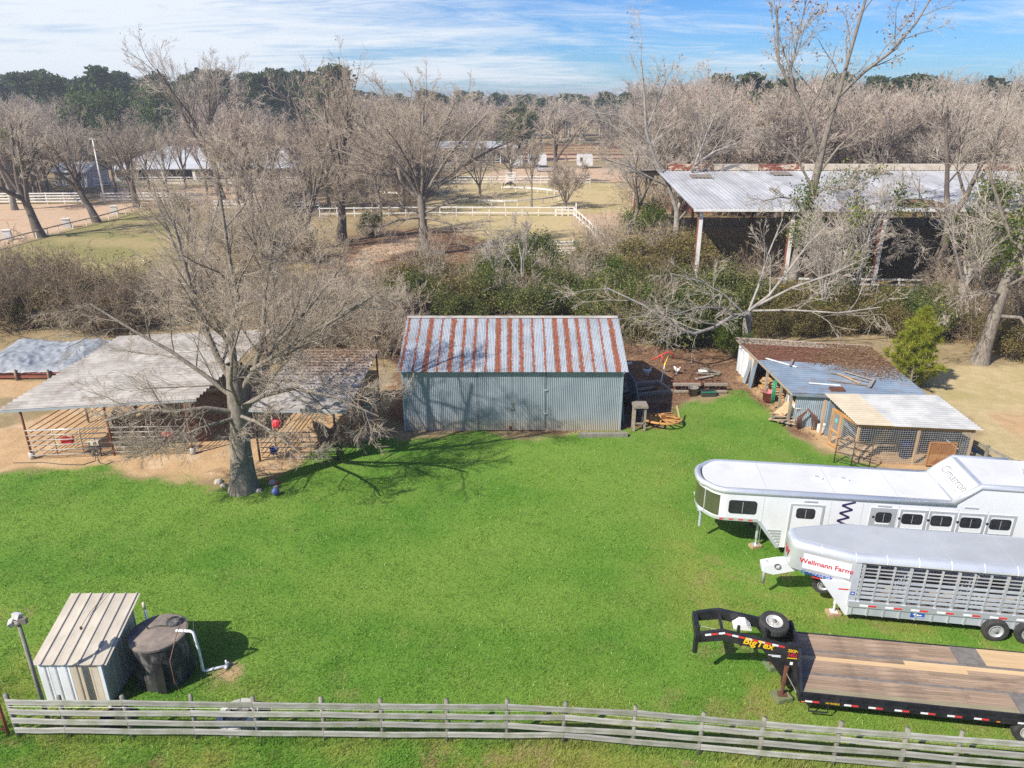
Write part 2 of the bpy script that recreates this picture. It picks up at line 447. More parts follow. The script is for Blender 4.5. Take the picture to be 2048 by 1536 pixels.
MT['feather'] = mat('white_feathers', (0.74, 0.73, 0.70), (0.66, 0.65, 0.62), 12, 0.8)
MT['comb'] = mat('red_comb', (0.5, 0.04, 0.03), (0.45, 0.03, 0.03), 9, 0.6)
MT['bark'] = mat('grey_brown_bark', (0.26, 0.22, 0.18), (0.14, 0.118, 0.095), 5, 0.95, stretch=(2.2, 2.2, 0.7), dirt=(0.34, 0.31, 0.265), dirt_amt=0.35, bmp=0.8, bscale=9)
MT['dark_bark'] = mat('dark_bark', (0.15, 0.115, 0.095), (0.095, 0.075, 0.062), 5, 0.95, stretch=(2.2, 2.2, 0.7), dirt=(0.25, 0.22, 0.19), dirt_amt=0.4, bmp=0.8, bscale=9)
MT['pale_bark'] = mat('pale_bark', (0.36, 0.33, 0.295), (0.23, 0.205, 0.18), 3, 0.9, stretch=(1.5, 1.5, 0.6), dirt=(0.15, 0.14, 0.115), dirt_amt=0.5, bmp=0.4)
MT['twig'] = mat('tan_twig', (0.50, 0.41, 0.315), (0.36, 0.29, 0.22), 2, 0.9)
MT['twig_pale'] = mat('pale_grey_twig', (0.53, 0.46, 0.385), (0.38, 0.32, 0.26), 2, 0.9)
MT['twig_pink'] = mat('pinkish_twig', (0.52, 0.415, 0.345), (0.39, 0.305, 0.25), 0.6, 0.9, var=0.2)
MT['twig_far'] = mat('brown_grey_twig', (0.50, 0.42, 0.335), (0.385, 0.32, 0.255), 0.5, 0.9, var=0.2)
MT['brush'] = mat('dry_brush_stem', (0.30, 0.225, 0.155), (0.20, 0.145, 0.10), 1.0, 0.95, var=0.18)
MT['ever'] = leaf_mat('evergreen_leaf', (0.075, 0.108, 0.032), (0.135, 0.15, 0.048), (0.22, 0.20, 0.07), 0.45)
MT['ever_brown'] = leaf_mat('thicket_leaf', (0.15, 0.125, 0.055), (0.21, 0.155, 0.07), (0.24, 0.22, 0.06), 0.5)
MT['ivy'] = leaf_mat('ivy_leaf', (0.055, 0.10, 0.018), (0.11, 0.15, 0.028), (0.2, 0.2, 0.04), 0.9)
MT['dead_leaf'] = leaf_mat('dead_leaf', (0.37, 0.225, 0.13), (0.27, 0.16, 0.095), (0.48, 0.33, 0.21), 2.0)
MT['pine_near'] = leaf_mat('young_pine_needle', (0.33, 0.40, 0.035), (0.44, 0.46, 0.055), (0.50, 0.47, 0.11), 1.3, 0.5)
MT['pine'] = leaf_mat('pine_needle', (0.045, 0.072, 0.028), (0.075, 0.10, 0.036), None, 0.25)
MT['cedar'] = leaf_mat('cedar_leaf', (0.06, 0.10, 0.03), (0.10, 0.135, 0.045), None, 0.3)
MT['far_roof'] = mat('pale_far_roof', (0.50, 0.51, 0.53), (0.42, 0.43, 0.45), 0.3, 0.5, 0.1)
MT['far_wall'] = mat('pale_far_wall', (0.55, 0.54, 0.53), (0.48, 0.47, 0.46), 0.5, 0.7)
MT['dark_void'] = mat('dark_gap_fill', (0.035, 0.03, 0.028), (0.05, 0.042, 0.038), 2, 0.9)
MT['lamp_glass'] = mat('flood_lamp_glass', (0.68, 0.70, 0.72), (0.6, 0.62, 0.64), 6, 0.15)
MT['lamp_metal'] = mat('grey_lamp_housing', (0.50, 0.48, 0.45), (0.42, 0.40, 0.38), 6, 0.5)
MT['lamp_body'] = mat('bronze_lamp_body', (0.20, 0.18, 0.16), (0.15, 0.13, 0.12), 6, 0.5)
MT['cyan'] = mat('cyan_card', (0.15, 0.55, 0.58), (0.13, 0.5, 0.52), 6, 0.6)
MT['white_plastic'] = mat('white_plastic', (0.76, 0.75, 0.72), (0.68, 0.67, 0.63), 5, 0.5)
MT['stone'] = mat('pale_stone', (0.45, 0.41, 0.36), (0.35, 0.31, 0.27), 6, 0.9, bmp=0.4)
MT['mossy'] = mat('mossy_wood_block', (0.16, 0.20, 0.10), (0.11, 0.14, 0.07), 6, 0.9, dirt=(0.2, 0.13, 0.08), dirt_amt=0.4, bmp=0.3)
MT['orange_body'] = mat('orange_tractor_paint', (0.55, 0.12, 0.03), (0.5, 0.1, 0.025), 3, 0.45)
MT['pav_roof'] = mat('white_pavilion_roof', (0.46, 0.46, 0.475), (0.35, 0.35, 0.365), 0.6, 0.55, 0.05, stretch=(1, .25, 1), dirt=(0.22, 0.19, 0.17), dirt_amt=0.5, dirt_scale=0.5, var=0.08)
MT['ridge_rust'] = mat('patchy_rusted_ridge', (0.24, 0.07, 0.04), (0.60, 0.50, 0.38), 1.1, 0.8, stretch=(1.2, 1, 2.5), lo=0.5, hi=0.62, dirt=(0.14, 0.05, 0.03), dirt_amt=0.5)
MT['ridge_cream'] = mat('stained_cream_ridge', (0.58, 0.51, 0.41), (0.48, 0.41, 0.32), 0.8, 0.7, dirt=(0.30, 0.16, 0.09), dirt_amt=0.4)
MT['soil'] = mat('dug_soil', (0.36, 0.24, 0.14), (0.28, 0.18, 0.10), 6, 0.95, bmp=0.6)

def rusty_roof(name, amount, leaf=0.0):
    """Galvanised sheet, rust along one lap (x in the sheet's own metres, 0..0.61) and flaking away from it."""
    m, nt, N, L, b = _new(name)
    tcn = N.new('ShaderNodeTexCoord'); sp = N.new('ShaderNodeSeparateXYZ')
    L.new(tcn.outputs['Object'], sp.inputs[0])
    base = mix(nt, step(nt, nz(nt, 0.8, 5), 0.35, 0.7), (0.38, 0.41, 0.445), (0.29, 0.315, 0.35))
    streak = nz(nt, 2.4, 8, 0.75, (7, 1.6, 1.6))
    oi = N.new('ShaderNodeObjectInfo')
    x = sp.outputs['X']
    d = mth(nt, 'ABSOLUTE', mth(nt, 'SUBTRACT', x, 0.16))
    wv = mth(nt, 'ADD', mth(nt, 'MULTIPLY', d, -1.0), mth(nt, 'MULTIPLY', mth(nt, 'SUBTRACT', streak, 0.5), 0.55))
    wv = mth(nt, 'ADD', wv, step(nt, oi.outputs['Random'], 0, 1, -0.06, 0.045))
    k = step(nt, wv, -0.125 - amount, -0.10 - amount)
    base = mix(nt, mth(nt, 'MULTIPLY', step(nt, nz(nt, 1.6, 7, 0.7, (2.5, .7, .7), loc=(4, 4, 4)), 0.52, 0.68), 0.5), base, (0.30, 0.20, 0.15))
    rust = mix(nt, step(nt, nz(nt, 3.5, 6, 0.7), 0.35, 0.7), (0.27, 0.085, 0.042), (0.15, 0.05, 0.03))
    col = mix(nt, k, base, rust)
    L.new(col, b.inputs['Base Color'])
    L.new(step(nt, k, 0, 1, 0.38, 0.85), b.inputs['Roughness'])
    L.new(step(nt, k, 0, 1, 0.1, 0.0), b.inputs['Metallic'])
    return m
MT['rust_roof'] = rusty_roof('galvanised_roof_with_rust_lap', 0.0)

def barn_wall_mat():
    m, nt, N, L, b = _new('barn_wall_sheet')
    g = N.new('ShaderNodeNewGeometry'); sp = N.new('ShaderNodeSeparateXYZ'); L.new(g.outputs['Position'], sp.inputs[0])
    col = mix(nt, step(nt, nz(nt, 0.9, 5), 0.3, 0.7), (0.325, 0.37, 0.415), (0.245, 0.285, 0.33))
    splash = mth(nt, 'ADD', mth(nt, 'MULTIPLY', sp.outputs['Z'], -1.0), mth(nt, 'MULTIPLY', nz(nt, 1.6, 5, 0.65, (1, 1, 0.4)), 0.9))
    k = step(nt, splash, -0.35, 0.25, 0, 0.85)
    col = mix(nt, k, col, (0.40, 0.34, 0.25))
    fade = step(nt, sp.outputs['Z'], 0.2, 1.6, 0.35, 0.0)
    col = mix(nt, fade, col, (0.44, 0.42, 0.37))
    L.new(col, b.inputs['Base Color'])
    b.inputs['Roughness'].default_value = 0.45; b.inputs['Metallic'].default_value = 0.25
    return m
MT['barn_wall'] = barn_wall_mat()
# ------------------------------------------------------------------ ground: one sheet to the horizon, its covers weighted per vertex
def axis_steps(bands):
    out = [bands[0][0]]
    for a, b, s in bands:
        n = max(1, int(round((b - a) / s)))
        out.extend(a + (b - a) * (i + 1) / n for i in range(n))
    return np.array(out)
gx = axis_steps([(-5000, -1500, 1200), (-1500, -400, 220), (-400, -120, 40), (-120, -38, 1.6), (-38, 38, 0.3), (38, 120, 1.6), (120, 400, 40), (400, 1500, 220), (1500, 5000, 1200)])
gy = axis_steps([(-300, -20, 60), (-20, 8, 4), (8, 52, 0.3), (52, 130, 0.8), (130, 260, 2.5), (260, 700, 40), (700, 2000, 260), (2000, 8000, 1500)])
GX, GY = np.meshgrid(gx, gy)
def vnoise(x, y, s, seed):
    rng = np.random.default_rng(seed)
    t = rng.random((64, 64))
    u, v = x / s, y / s
    i, j = np.floor(u).astype(int), np.floor(v).astype(int)
    fu, fv = u - i, v - j
    fu, fv = fu * fu * (3 - 2 * fu), fv * fv * (3 - 2 * fv)
    a = t[i % 64, j % 64]; b = t[(i + 1) % 64, j % 64]; c = t[i % 64, (j + 1) % 64]; d = t[(i + 1) % 64, (j + 1) % 64]
    return a + (b - a) * fu + (c - a) * fv + (a - b - c + d) * fu * fv - 0.5
def inside(x, y, poly):
    r = np.zeros(x.shape, bool)
    n = len(poly)
    for k in range(n):
        x1, y1 = poly[k]; x2, y2 = poly[(k + 1) % n]
        if y1 == y2: continue
        c = ((y1 > y) != (y2 > y)) & (x < (x2 - x1) * (y - y1) / (y2 - y1) + x1)
        r ^= c
    return r
def gpoly(px):
    return [tuple(G(*p))[:2] for p in px]
def zone(x, y, poly, soft, seed, jit=1.0):
    """Share of jittered look-ups that fall in the polygon: a soft, uneven border."""
    acc = np.zeros(x.shape)
    offs = [(0, 0), (1, 0), (-1, 0), (0, 1), (0, -1), (.7, .7), (-.7, .7), (.7, -.7), (-.7, -.7)]
    jx = vnoise(x, y, 1.9, seed) * 2 * jit + vnoise(x, y, 0.6, seed + 1) * 0.8 * jit
    jy = vnoise(x, y, 1.9, seed + 2) * 2 * jit + vnoise(x, y, 0.6, seed + 3) * 0.8 * jit
    for a, b in offs:
        acc += inside(x + jx + a * soft, y + jy + b * soft, poly)
    return acc / len(offs)
LAWN = [(-40, 3), (-40, 26)] + gpoly([(-500, 960), (0, 950), (150, 935), (330, 955), (450, 978), (520, 945), (640, 915), (700, 893), (770, 870), (830, 872), (950, 866),
              (1000, 868), (1060, 884), (1120, 880), (1240, 868), (1300, 866), (1360, 850), (1372, 805), (1440, 785), (1500, 797), (1560, 845), (1640, 893), (1690, 935), (1800, 960), (2400, 1010)]) + [(40, 24), (40, 3)]
PAD = gpoly([(-500, 960), (0, 945), (150, 932), (330, 952), (450, 972), (540, 938), (640, 912), (760, 872), (740, 820), (620, 760), (420, 770), (150, 800), (0, 860), (-300, 900)])
WORN = gpoly([(372, 1392), (365, 1352), (405, 1338), (462, 1352), (458, 1392), (420, 1402)])
WORN2 = gpoly([(880, 1440), (930, 1428), (1010, 1432), (1000, 1450), (900, 1452)])
HAYPAD = gpoly([(-200, 790), (60, 800), (150, 770), (-100, 740)])
LITTER = gpoly([(1250, 868), (1330, 858), (1375, 800), (1440, 785), (1500, 797), (1560, 845), (1640, 890), (1590, 780), (1480, 690), (1250, 690), (1000, 640), (780, 660), (780, 830), (808, 862)])
SHEDPAD = gpoly([(1470, 745), (1560, 840), (1650, 895), (1760, 940), (2000, 960), (1900, 850), (1600, 760)])
DRYFIELD = gpoly([(1840, 760), (1900, 735), (2400, 715), (2900, 1000), (2010, 960), (1950, 870)])
SAND_PATCH = gpoly([(1975, 830), (2300, 800), (2400, 870), (2060, 890)])
ARENA1 = gpoly([(-500, 560), (-300, 408), (0, 409), (160, 408), (215, 410), (300, 408), (283, 414), (230, 430), (0, 496)])
ARENA2 = gpoly([(195, 400), (215, 376), (470, 374), (620, 372), (650, 405), (420, 408), (220, 408)])
PATH1 = gpoly([(700, 505), (760, 488), (830, 470), (860, 480), (800, 510), (720, 545)])
FARSAND = gpoly([(960, 352), (1010, 338), (1240, 335), (1330, 350), (1320, 362), (1000, 366)])
FARSAND2 = gpoly([(1140, 450), (1155, 428), (1240, 424), (1290, 432), (1260, 450), (1200, 458)])
FARSAND3 = gpoly([(900, 330), (1250, 318), (1330, 330), (1300, 310), (1000, 303)])
REDLEAF = gpoly([(640, 560), (700, 470), (860, 452), (960, 470), (960, 540), (820, 600), (700, 600)])
OLIVE = gpoly([(-300, 600), (0, 500), (283, 420), (420, 430), (520, 470), (420, 560), (200, 590)])
PALE = gpoly([(880, 432), (1145, 432), (1220, 500), (1180, 520), (980, 500), (850, 470)])
w_lawn = zone(GX, GY, LAWN, 0.8, 11)
w_dirt = np.clip(np.maximum.reduce([zone(GX, GY, PAD, 0.5, 31, 0.8), zone(GX, GY, HAYPAD, 0.5, 35), .6 * zone(GX, GY, WORN, .3, 36, .6), .55 * zone(GX, GY, WORN2, .25, 37, .3), 0.85 * zone(GX, GY, SHEDPAD, 0.5, 41, .5), 0.9 * zone(GX, GY, SAND_PATCH, 1.2, 42)]), 0, 1)
w_litter = np.maximum(zone(GX, GY, LITTER, 0.5, 51, .7), zone(GX, GY, REDLEAF, 2.0, 55, 2.5))
CLEARING = gpoly([(860, 350), (1000, 346), (1240, 350), (1250, 430), (1150, 434), (860, 432)])
w_dry = np.maximum.reduce([zone(GX, GY, DRYFIELD, 0.8, 61), zone(GX, GY, PALE, 2.0, 66, 2), zone(GX, GY, CLEARING, 2.5, 67, 2)])
w_sand = np.maximum.reduce([zone(GX, GY, ARENA1, 1.2, 71, .5), zone(GX, GY, ARENA2, 1.2, 74, .5), zone(GX, GY, PATH1, 1.2, 75, 1.5), zone(GX, GY, FARSAND, 2, 76, 1), zone(GX, GY, FARSAND2, 1.5, 78, 1), zone(GX, GY, FARSAND3, 2, 79, 1)])
w_olive = zone(GX, GY, OLIVE, 2.5, 81, 2)
w_lawn = w_lawn * (1 - .75 * np.maximum(zone(GX, GY, WORN, .3, 36, .6), .7 * zone(GX, GY, WORN2, .25, 37, .3)))
ny, nx = GX.shape
V = np.stack([GX.ravel(), GY.ravel(), np.zeros(GX.size)], 1)
ii = np.arange(nx - 1)[None, :] + np.arange(ny - 1)[:, None] * nx
F = np.stack([ii, ii + 1, ii + 1 + nx, ii + nx], -1).reshape(-1, 4)

def ground_mat():
    m, nt, N, L, b = _new('ground_cover')
    def attr(name, comp):
        a = N.new('ShaderNodeAttribute'); a.attribute_name = name
        s = N.new('ShaderNodeSeparateColor'); L.new(a.outputs['Color'], s.inputs[0])
        return s.outputs[comp]
    fine = nz(nt, 9.0, 8, 0.7); mid = nz(nt, 1.3, 6, 0.6); big = nz(nt, 0.16, 5, 0.6, loc=(4, 9, 1))
    hair = nz(nt, 45, 4, 0.7)
    # rough winter pasture / leaf-strewn ground beyond everything else
    base = mix(nt, step(nt, mid, 0.35, 0.65), (0.36, 0.275, 0.15), (0.26, 0.195, 0.11))
    base = mix(nt, step(nt, big, 0.42, 0.6), base, (0.26, 0.19, 0.095))
    base = mix(nt, mth(nt, 'MULTIPLY', step(nt, fine, 0.5, 0.75), 0.5), base, (0.12, 0.07, 0.035))
    olive = mix(nt, step(nt, mid, 0.3, 0.7), (0.29, 0.235, 0.105), (0.36, 0.28, 0.14))
    olive = mix(nt, step(nt, big, 0.4, 0.62), olive, (0.225, 0.205, 0.075))
    dry = mix(nt, step(nt, mid, 0.32, 0.62), (0.50, 0.39, 0.215), (0.42, 0.33, 0.17))
    dry = mix(nt, step(nt, big, 0.48, 0.66), dry, (0.36, 0.30, 0.125))
    dry = mix(nt, mth(nt, 'MULTIPLY', step(nt, fine, 0.45, 0.7), 0.35), dry, (0.31, 0.23, 0.12))
    litter = mix(nt, step(nt, fine, 0.35, 0.62), (0.24, 0.135, 0.075), (0.125, 0.07, 0.042))
    litter = mix(nt, step(nt, mid, 0.5, 0.7), litter, (0.31, 0.20, 0.12))
    dirt = mix(nt, step(nt, mid, 0.3, 0.7), (0.50, 0.335, 0.185), (0.41, 0.265, 0.14))
    dirt = mix(nt, mth(nt, 'MULTIPLY', step(nt, fine, 0.52, 0.78), 0.6), dirt, (0.24, 0.15, 0.08))
    dirt = mix(nt, step(nt, nz(nt, 0.5, 6, 0.6, loc=(2, 2, 8)), 0.54, 0.68, 0, 0.7), dirt, (0.58, 0.44, 0.29))
    sand = mix(nt, step(nt, mid, 0.3, 0.7), (0.52, 0.37, 0.25), (0.44, 0.31, 0.205))
    sand = mix(nt, step(nt, big, 0.5, 0.7), sand, (0.42, 0.26, 0.16))
    lawn = mix(nt, step(nt, nz(nt, 0.55, 6, 0.62, loc=(1, 6, 2)), 0.36, 0.66), (0.090, 0.200, 0.022), (0.125, 0.235, 0.032))
    yel = step(nt, nz(nt, 0.22, 6, 0.62, loc=(5, 1, 3)), 0.43, 0.6)
    lawn = mix(nt, mth(nt, 'MULTIPLY', mth(nt, 'MULTIPLY', yel, attr('cover_b', 2)), 1.0), lawn, (0.23, 0.24, 0.05))
    lawn = mix(nt, mth(nt, 'MULTIPLY', step(nt, nz(nt, 0.8, 7, 0.65, loc=(9, 9, 3)), 0.53, 0.64), attr('cover_b', 2)), lawn, (0.27, 0.20, 0.09))
    lawn = mix(nt, mth(nt, 'MULTIPLY', step(nt, nz(nt, 0.11, 4, 0.55, (0.6, 1.5, 1), loc=(3, 8, 1), dist=1.0), 0.44, 0.62), 0.55), lawn, (0.18, 0.275, 0.045))
    lawn = mix(nt, mth(nt, 'MULTIPLY', step(nt, hair, 0.45, 0.7), 0.35), lawn, (0.045, 0.12, 0.013))
    lawn = mix(nt, mth(nt, 'MULTIPLY', step(nt, nz(nt, 26, 3, 0.6, loc=(3, 3, 3)), 0.6, 0.75), 0.5), lawn, (0.17, 0.28, 0.06))
    col = base
    edge = mth(nt, 'MULTIPLY', mth(nt, 'SUBTRACT', fine, 0.5), 0.9)
    def over(col, c, w):
        k = step(nt, mth(nt, 'ADD', w, mth(nt, 'MULTIPLY', edge, 1.3)), 0.25, 0.75)
        return mix(nt, k, col, c)
    col = over(col, olive, attr('cover_b', 1))
    col = over(col, dry, attr('cover_b', 0))
    col = over(col, litter, attr('cover_a', 2))
    col = over(col, sand, attr('cover_c', 0))
    col = over(col, dirt, attr('cover_a', 1))
    col = over(col, lawn, attr('cover_a', 0))
    L.new(col, b.inputs['Base Color'])
    b.inputs['Roughness'].default_value = 0.95
    b.inputs['Specular IOR Level'].default_value = 0.15
    bump(nt, b, mth(nt, 'ADD', fine, mth(nt, 'MULTIPLY', mid, 1.2)), 0.8, 0.05)
    return m
me = np_mesh('ground', V, F, ground_mat())
# how far the lawn is thinned and yellowed: towards the fence and the parked trailers
w_thin = np.clip(np.maximum.reduce([(17.5 - GY) / 3.5, 0.85 * np.clip((GX - 4.5) / 2.5, 0, 1) * (GY < 24), np.clip((-12 - GX) / 3, 0, 1) * (GY < 20), 0.12 + 0 * GX]), 0, 1)
one = np.ones_like(w_lawn)
for nm, ch in (('cover_a', (w_lawn, w_dirt, w_litter, one)), ('cover_b', (w_dry, w_olive, w_thin, one)), ('cover_c', (w_sand, one, one, one))):
    a = me.attributes.new(nm, 'FLOAT_COLOR', 'POINT')
    a.data.foreach_set('color', np.stack([c.ravel() for c in ch], 1).astype(np.float32).ravel())
ground = link_mesh('ground', me)
tag(ground, 'ground with green lawn, bare tan dirt, leaf litter and dry pasture', 'ground', kind='structure')

# ------------------------------------------------------------------ grass: blades on the lawn, thinner on the worn ground
def grass_blades(n, rng):
    """Blades spread over the visible near lawn, denser towards the camera as they show larger there."""
    d = 10.4 * (40.0 / 10.4) ** rng.random(n * 2)
    x = (rng.random(n * 2) - 0.5) * (d * 1.8 + 9)
    keep = zone(x, d, LAWN, 0.5, 11) > 0.4 + 0.55 * rng.random(n * 2)
    keep &= ~((np.maximum(.75 * zone(x, d, WORN, .3, 36, .6), .7 * zone(x, d, WORN2, .25, 37, .3))) > rng.random(n * 2) * .9 + .1)
    x, y = x[keep][:n], d[keep][:n]
    k = len(x)
    thin = np.clip((17.5 - y) / 5, 0, 1)
    h = (0.03 + 0.055 * rng.random(k) ** 1.6) * (1 + .9 * np.clip(vnoise(x, y, .45, 15) - .08, 0, 1) * 2) * (1 + 0.7 * (vnoise(x, y, 1.4, 5) + 0.5) * (0.4 + thin))
    w = (0.005 + 0.006 * rng.random(k)) * np.sqrt(y / 13)
    a = rng.random(k) * 2 * np.pi
    lean = h * (0.2 + 0.7 * rng.random(k)); la = rng.random(k) * 2 * np.pi
    near = np.abs(y - np.where(x < 1.4, 14.66 - .012 * (x + 13), 14.48 - (x - 1.4) * .103)) < .2
    h = np.where(near & (rng.random(k) < .6), h * 2.4, h)      # the strip the mower misses under the fence
    V = np.zeros((k, 3, 3))
    V[:, 0] = np.stack([x - np.cos(a) * w, y - np.sin(a) * w, np.full(k, -0.004)], 1)
    V[:, 1] = np.stack([x + np.cos(a) * w, y + np.sin(a) * w, np.full(k, -0.004)], 1)
    V[:, 2] = np.stack([x + np.cos(la) * lean, y + np.sin(la) * lean, h], 1)
    return V.reshape(-1, 3), np.arange(k * 3).reshape(-1, 3)
def blade_mat():
    m, nt, N, L, b = _new('grass_blade')
    N.remove(b)
    at = N.new('ShaderNodeNewGeometry')
    sp = N.new('ShaderNodeSeparateXYZ'); L.new(at.outputs['Position'], sp.inputs[0])
    near = mth(nt, 'MAXIMUM', step(nt, sp.outputs['Y'], 18.0, 13.5), mth(nt, 'MULTIPLY', step(nt, sp.outputs['X'], 4.0, 7.0), 0.8))
    c = mix(nt, step(nt, nz(nt, 0.55, 6, 0.62, loc=(1, 6, 2)), 0.36, 0.66), (0.135, 0.305, 0.034), (0.190, 0.345, 0.048))
    yel = mth(nt, 'MULTIPLY', step(nt, nz(nt, 0.22, 6, 0.62, loc=(5, 1, 3)), 0.43, 0.6), near)
    c = mix(nt, mth(nt, 'MULTIPLY', step(nt, nz(nt, 0.11, 4, 0.55, (0.6, 1.5, 1), loc=(3, 8, 1), dist=1.0), 0.44, 0.62), 0.6), c, (0.265, 0.40, 0.068))
    c = mix(nt, step(nt, nz(nt, 2.4, 5, 0.6, loc=(6, 2, 2)), 0.5, 0.66, 0, 0.45), c, (0.075, 0.20, 0.022))
    c = mix(nt, yel, c, (0.35, 0.34, 0.095))
    c = mix(nt, step(nt, at.outputs['Random Per Island'], 0.90, 0.97, 0, 0.9), c, (0.55, 0.62, 0.26))
    c = mix(nt, mth(nt, 'MULTIPLY', step(nt, at.outputs['Random Per Island'], 0.30, 0.0), 0.6), c, (0.06, 0.15, 0.02))
    d = N.new('ShaderNodeBsdfDiffuse'); t = N.new('ShaderNodeBsdfTranslucent'); x = N.new('ShaderNodeMixShader')
    x.inputs[0].default_value = 0.35
    L.new(c, d.inputs['Color']); L.new(c, t.inputs['Color'])
    L.new(d.outputs[0], x.inputs[1]); L.new(t.outputs[0], x.inputs[2]); L.new(x.outputs[0], N['Material Output'].inputs['Surface'])
    return m
rngg = np.random.default_rng(4)
Vg, Fg = grass_blades(420000, rngg)
gr = link_mesh('grass', np_mesh('grass', Vg, Fg, blade_mat()))
tag(gr, 'short bright green grass of the mown lawn', 'grass', kind='stuff')

# dead leaves lying on the littered ground
def leaf_scatter(n, poly, x0, x1, y0, y1, seed, size, z=0.012):
    rng = np.random.default_rng(seed)
    x = rng.uniform(x0, x1, n * 3); y = rng.uniform(y0, y1, n * 3)
    k = inside(x, y, poly) if poly else np.ones(len(x), bool)
    x, y = x[k][:n], y[k][:n]; n = len(x)
    a = rng.random(n) * 6.283; s = size * (0.5 + rng.random(n))
    t = rng.uniform(-0.5, 0.5, (n, 2))
    V = np.zeros((n, 4, 3))
    for i, (u, v) in enumerate(((-1, 0), (0, -.55), (1, 0), (0, .55))):
        lx, ly = u * s, v * s
        V[:, i, 0] = x + lx * np.cos(a) - ly * np.sin(a)
        V[:, i, 1] = y + lx * np.sin(a) + ly * np.cos(a)
        V[:, i, 2] = z + np.abs(u * t[:, 0] + v * t[:, 1]) * s
    return V.reshape(-1, 3), np.arange(n * 4).reshape(-1, 4)
Va, Fa = leaf_scatter(16000, LITTER, -7, 17, 33, 52, 3, 0.05)
Vb, Fb = leaf_scatter(9000, REDLEAF, -32, 0, 58, 95, 6, 0.09)
lf = link_mesh('leaf_litter', np_mesh('leaf_litter', np.concatenate([Va, Vb]), np.concatenate([Fa, Fb + len(Va)]), MT['dead_leaf']))
tag(lf, 'fallen brown leaves strewn under the trees and beside the barn', 'leaves', kind='stuff')
# ------------------------------------------------------------------ trees
def _perp(d, rng):
    ax, ay, az = d
    a = rng.random() * 6.2832
    if abs(az) < 0.9: ux, uy, uz = ay, -ax, 0.0
    else: ux, uy, uz = 0.0, az, -ay
    n = math.sqrt(ux * ux + uy * uy + uz * uz); ux /= n; uy /= n; uz /= n
    vx, vy, vz = ay * uz - az * uy, az * ux - ax * uz, ax * uy - ay * ux
    c, s = math.cos(a), math.sin(a)
    return (ux * c + vx * s, uy * c + vy * s, uz * c + vz * s)

class Cfg:
    def __init__(self, **k):
        self.count = [7, 6, 6, 5]; self.ratio = [0.62, 0.55, 0.5, 0.45]; self.ang = [(20, 46), (20, 46), (18, 42), (16, 40)]
        self.seg = [5, 5, 4, 3, 2]; self.wig = [0.09, 0.12, 0.12, 0.11, 0.09]; self.trop = [0.03, 0.05, 0.05, 0.04, 0.03]
        self.start = [0.3, 0.2, 0.15, 0.1]; self.rr = 0.55; self.maxl = 4; self.tip = 0.011; self.taper = 0.35; self.flat = 0.0
        self.__dict__.update(k)

def grow(rng, p, d, L, r, lvl, cfg, out, pts=None):
    if pts is None:
        n = cfg.seg[lvl]; st = L / n
        pts = [p]; dirs = [d]
        x, y, z = d; w = cfg.wig[lvl]; tr = cfg.trop[lvl]
        for i in range(n):
            x += rng.gauss(0, w); y += rng.gauss(0, w); z += rng.gauss(0, w) + tr
            m = math.sqrt(x * x + y * y + z * z); x /= m; y /= m; z /= m
            p = (p[0] + x * st, p[1] + y * st, p[2] + z * st)
            if p[2] < 0.3: z = abs(z)
            pts.append(p); dirs.append((x, y, z))
    else:
        n = len(pts) - 1
        dirs = []
        for i in range(n + 1):
            a, b = pts[max(0, i - 1)], pts[min(n, i + 1)]
            v = Vector(b) - Vector(a); v.normalize(); dirs.append(tuple(v))
        L = sum((Vector(pts[i + 1]) - Vector(pts[i])).length for i in range(n))
    end = max(cfg.tip, r * (cfg.taper if lvl < cfg.maxl else 0.45))
    rad = [r + (end - r) * (i / n) for i in range(n + 1)]
    out.append((lvl, pts, rad))
    if lvl >= cfg.maxl: return
    k = cfg.count[lvl]; k = max(1, int(round(k * rng.uniform(0.75, 1.25))))
    a0, a1 = cfg.ang[lvl]; s0 = cfg.start[lvl]
    for j in range(k):
        f = s0 + (1 - s0) * (j + rng.random()) / k
        t = f * n; i = min(n - 1, int(t)); u = t - i
        a, b = pts[i], pts[i + 1]
        q = (a[0] + (b[0] - a[0]) * u, a[1] + (b[1] - a[1]) * u, a[2] + (b[2] - a[2]) * u)
        dd = dirs[i + 1]; pr = _perp(dd, rng)
        an = math.radians(rng.uniform(a0, a1)); c, s = math.cos(an), math.sin(an)
        nd = (dd[0] * c + pr[0] * s, dd[1] * c + pr[1] * s, dd[2] * c + pr[2] * s * (1 - cfg.flat))
        rq = rad[i] + (rad[i + 1] - rad[i]) * u
        cl = L * cfg.ratio[lvl] * (1.15 - 0.55 * f) * rng.uniform(0.7, 1.25)
        grow(rng, q, nd, cl, max(cfg.tip, rq * cfg.rr * rng.uniform(0.8, 1.15)), lvl + 1, cfg, out)

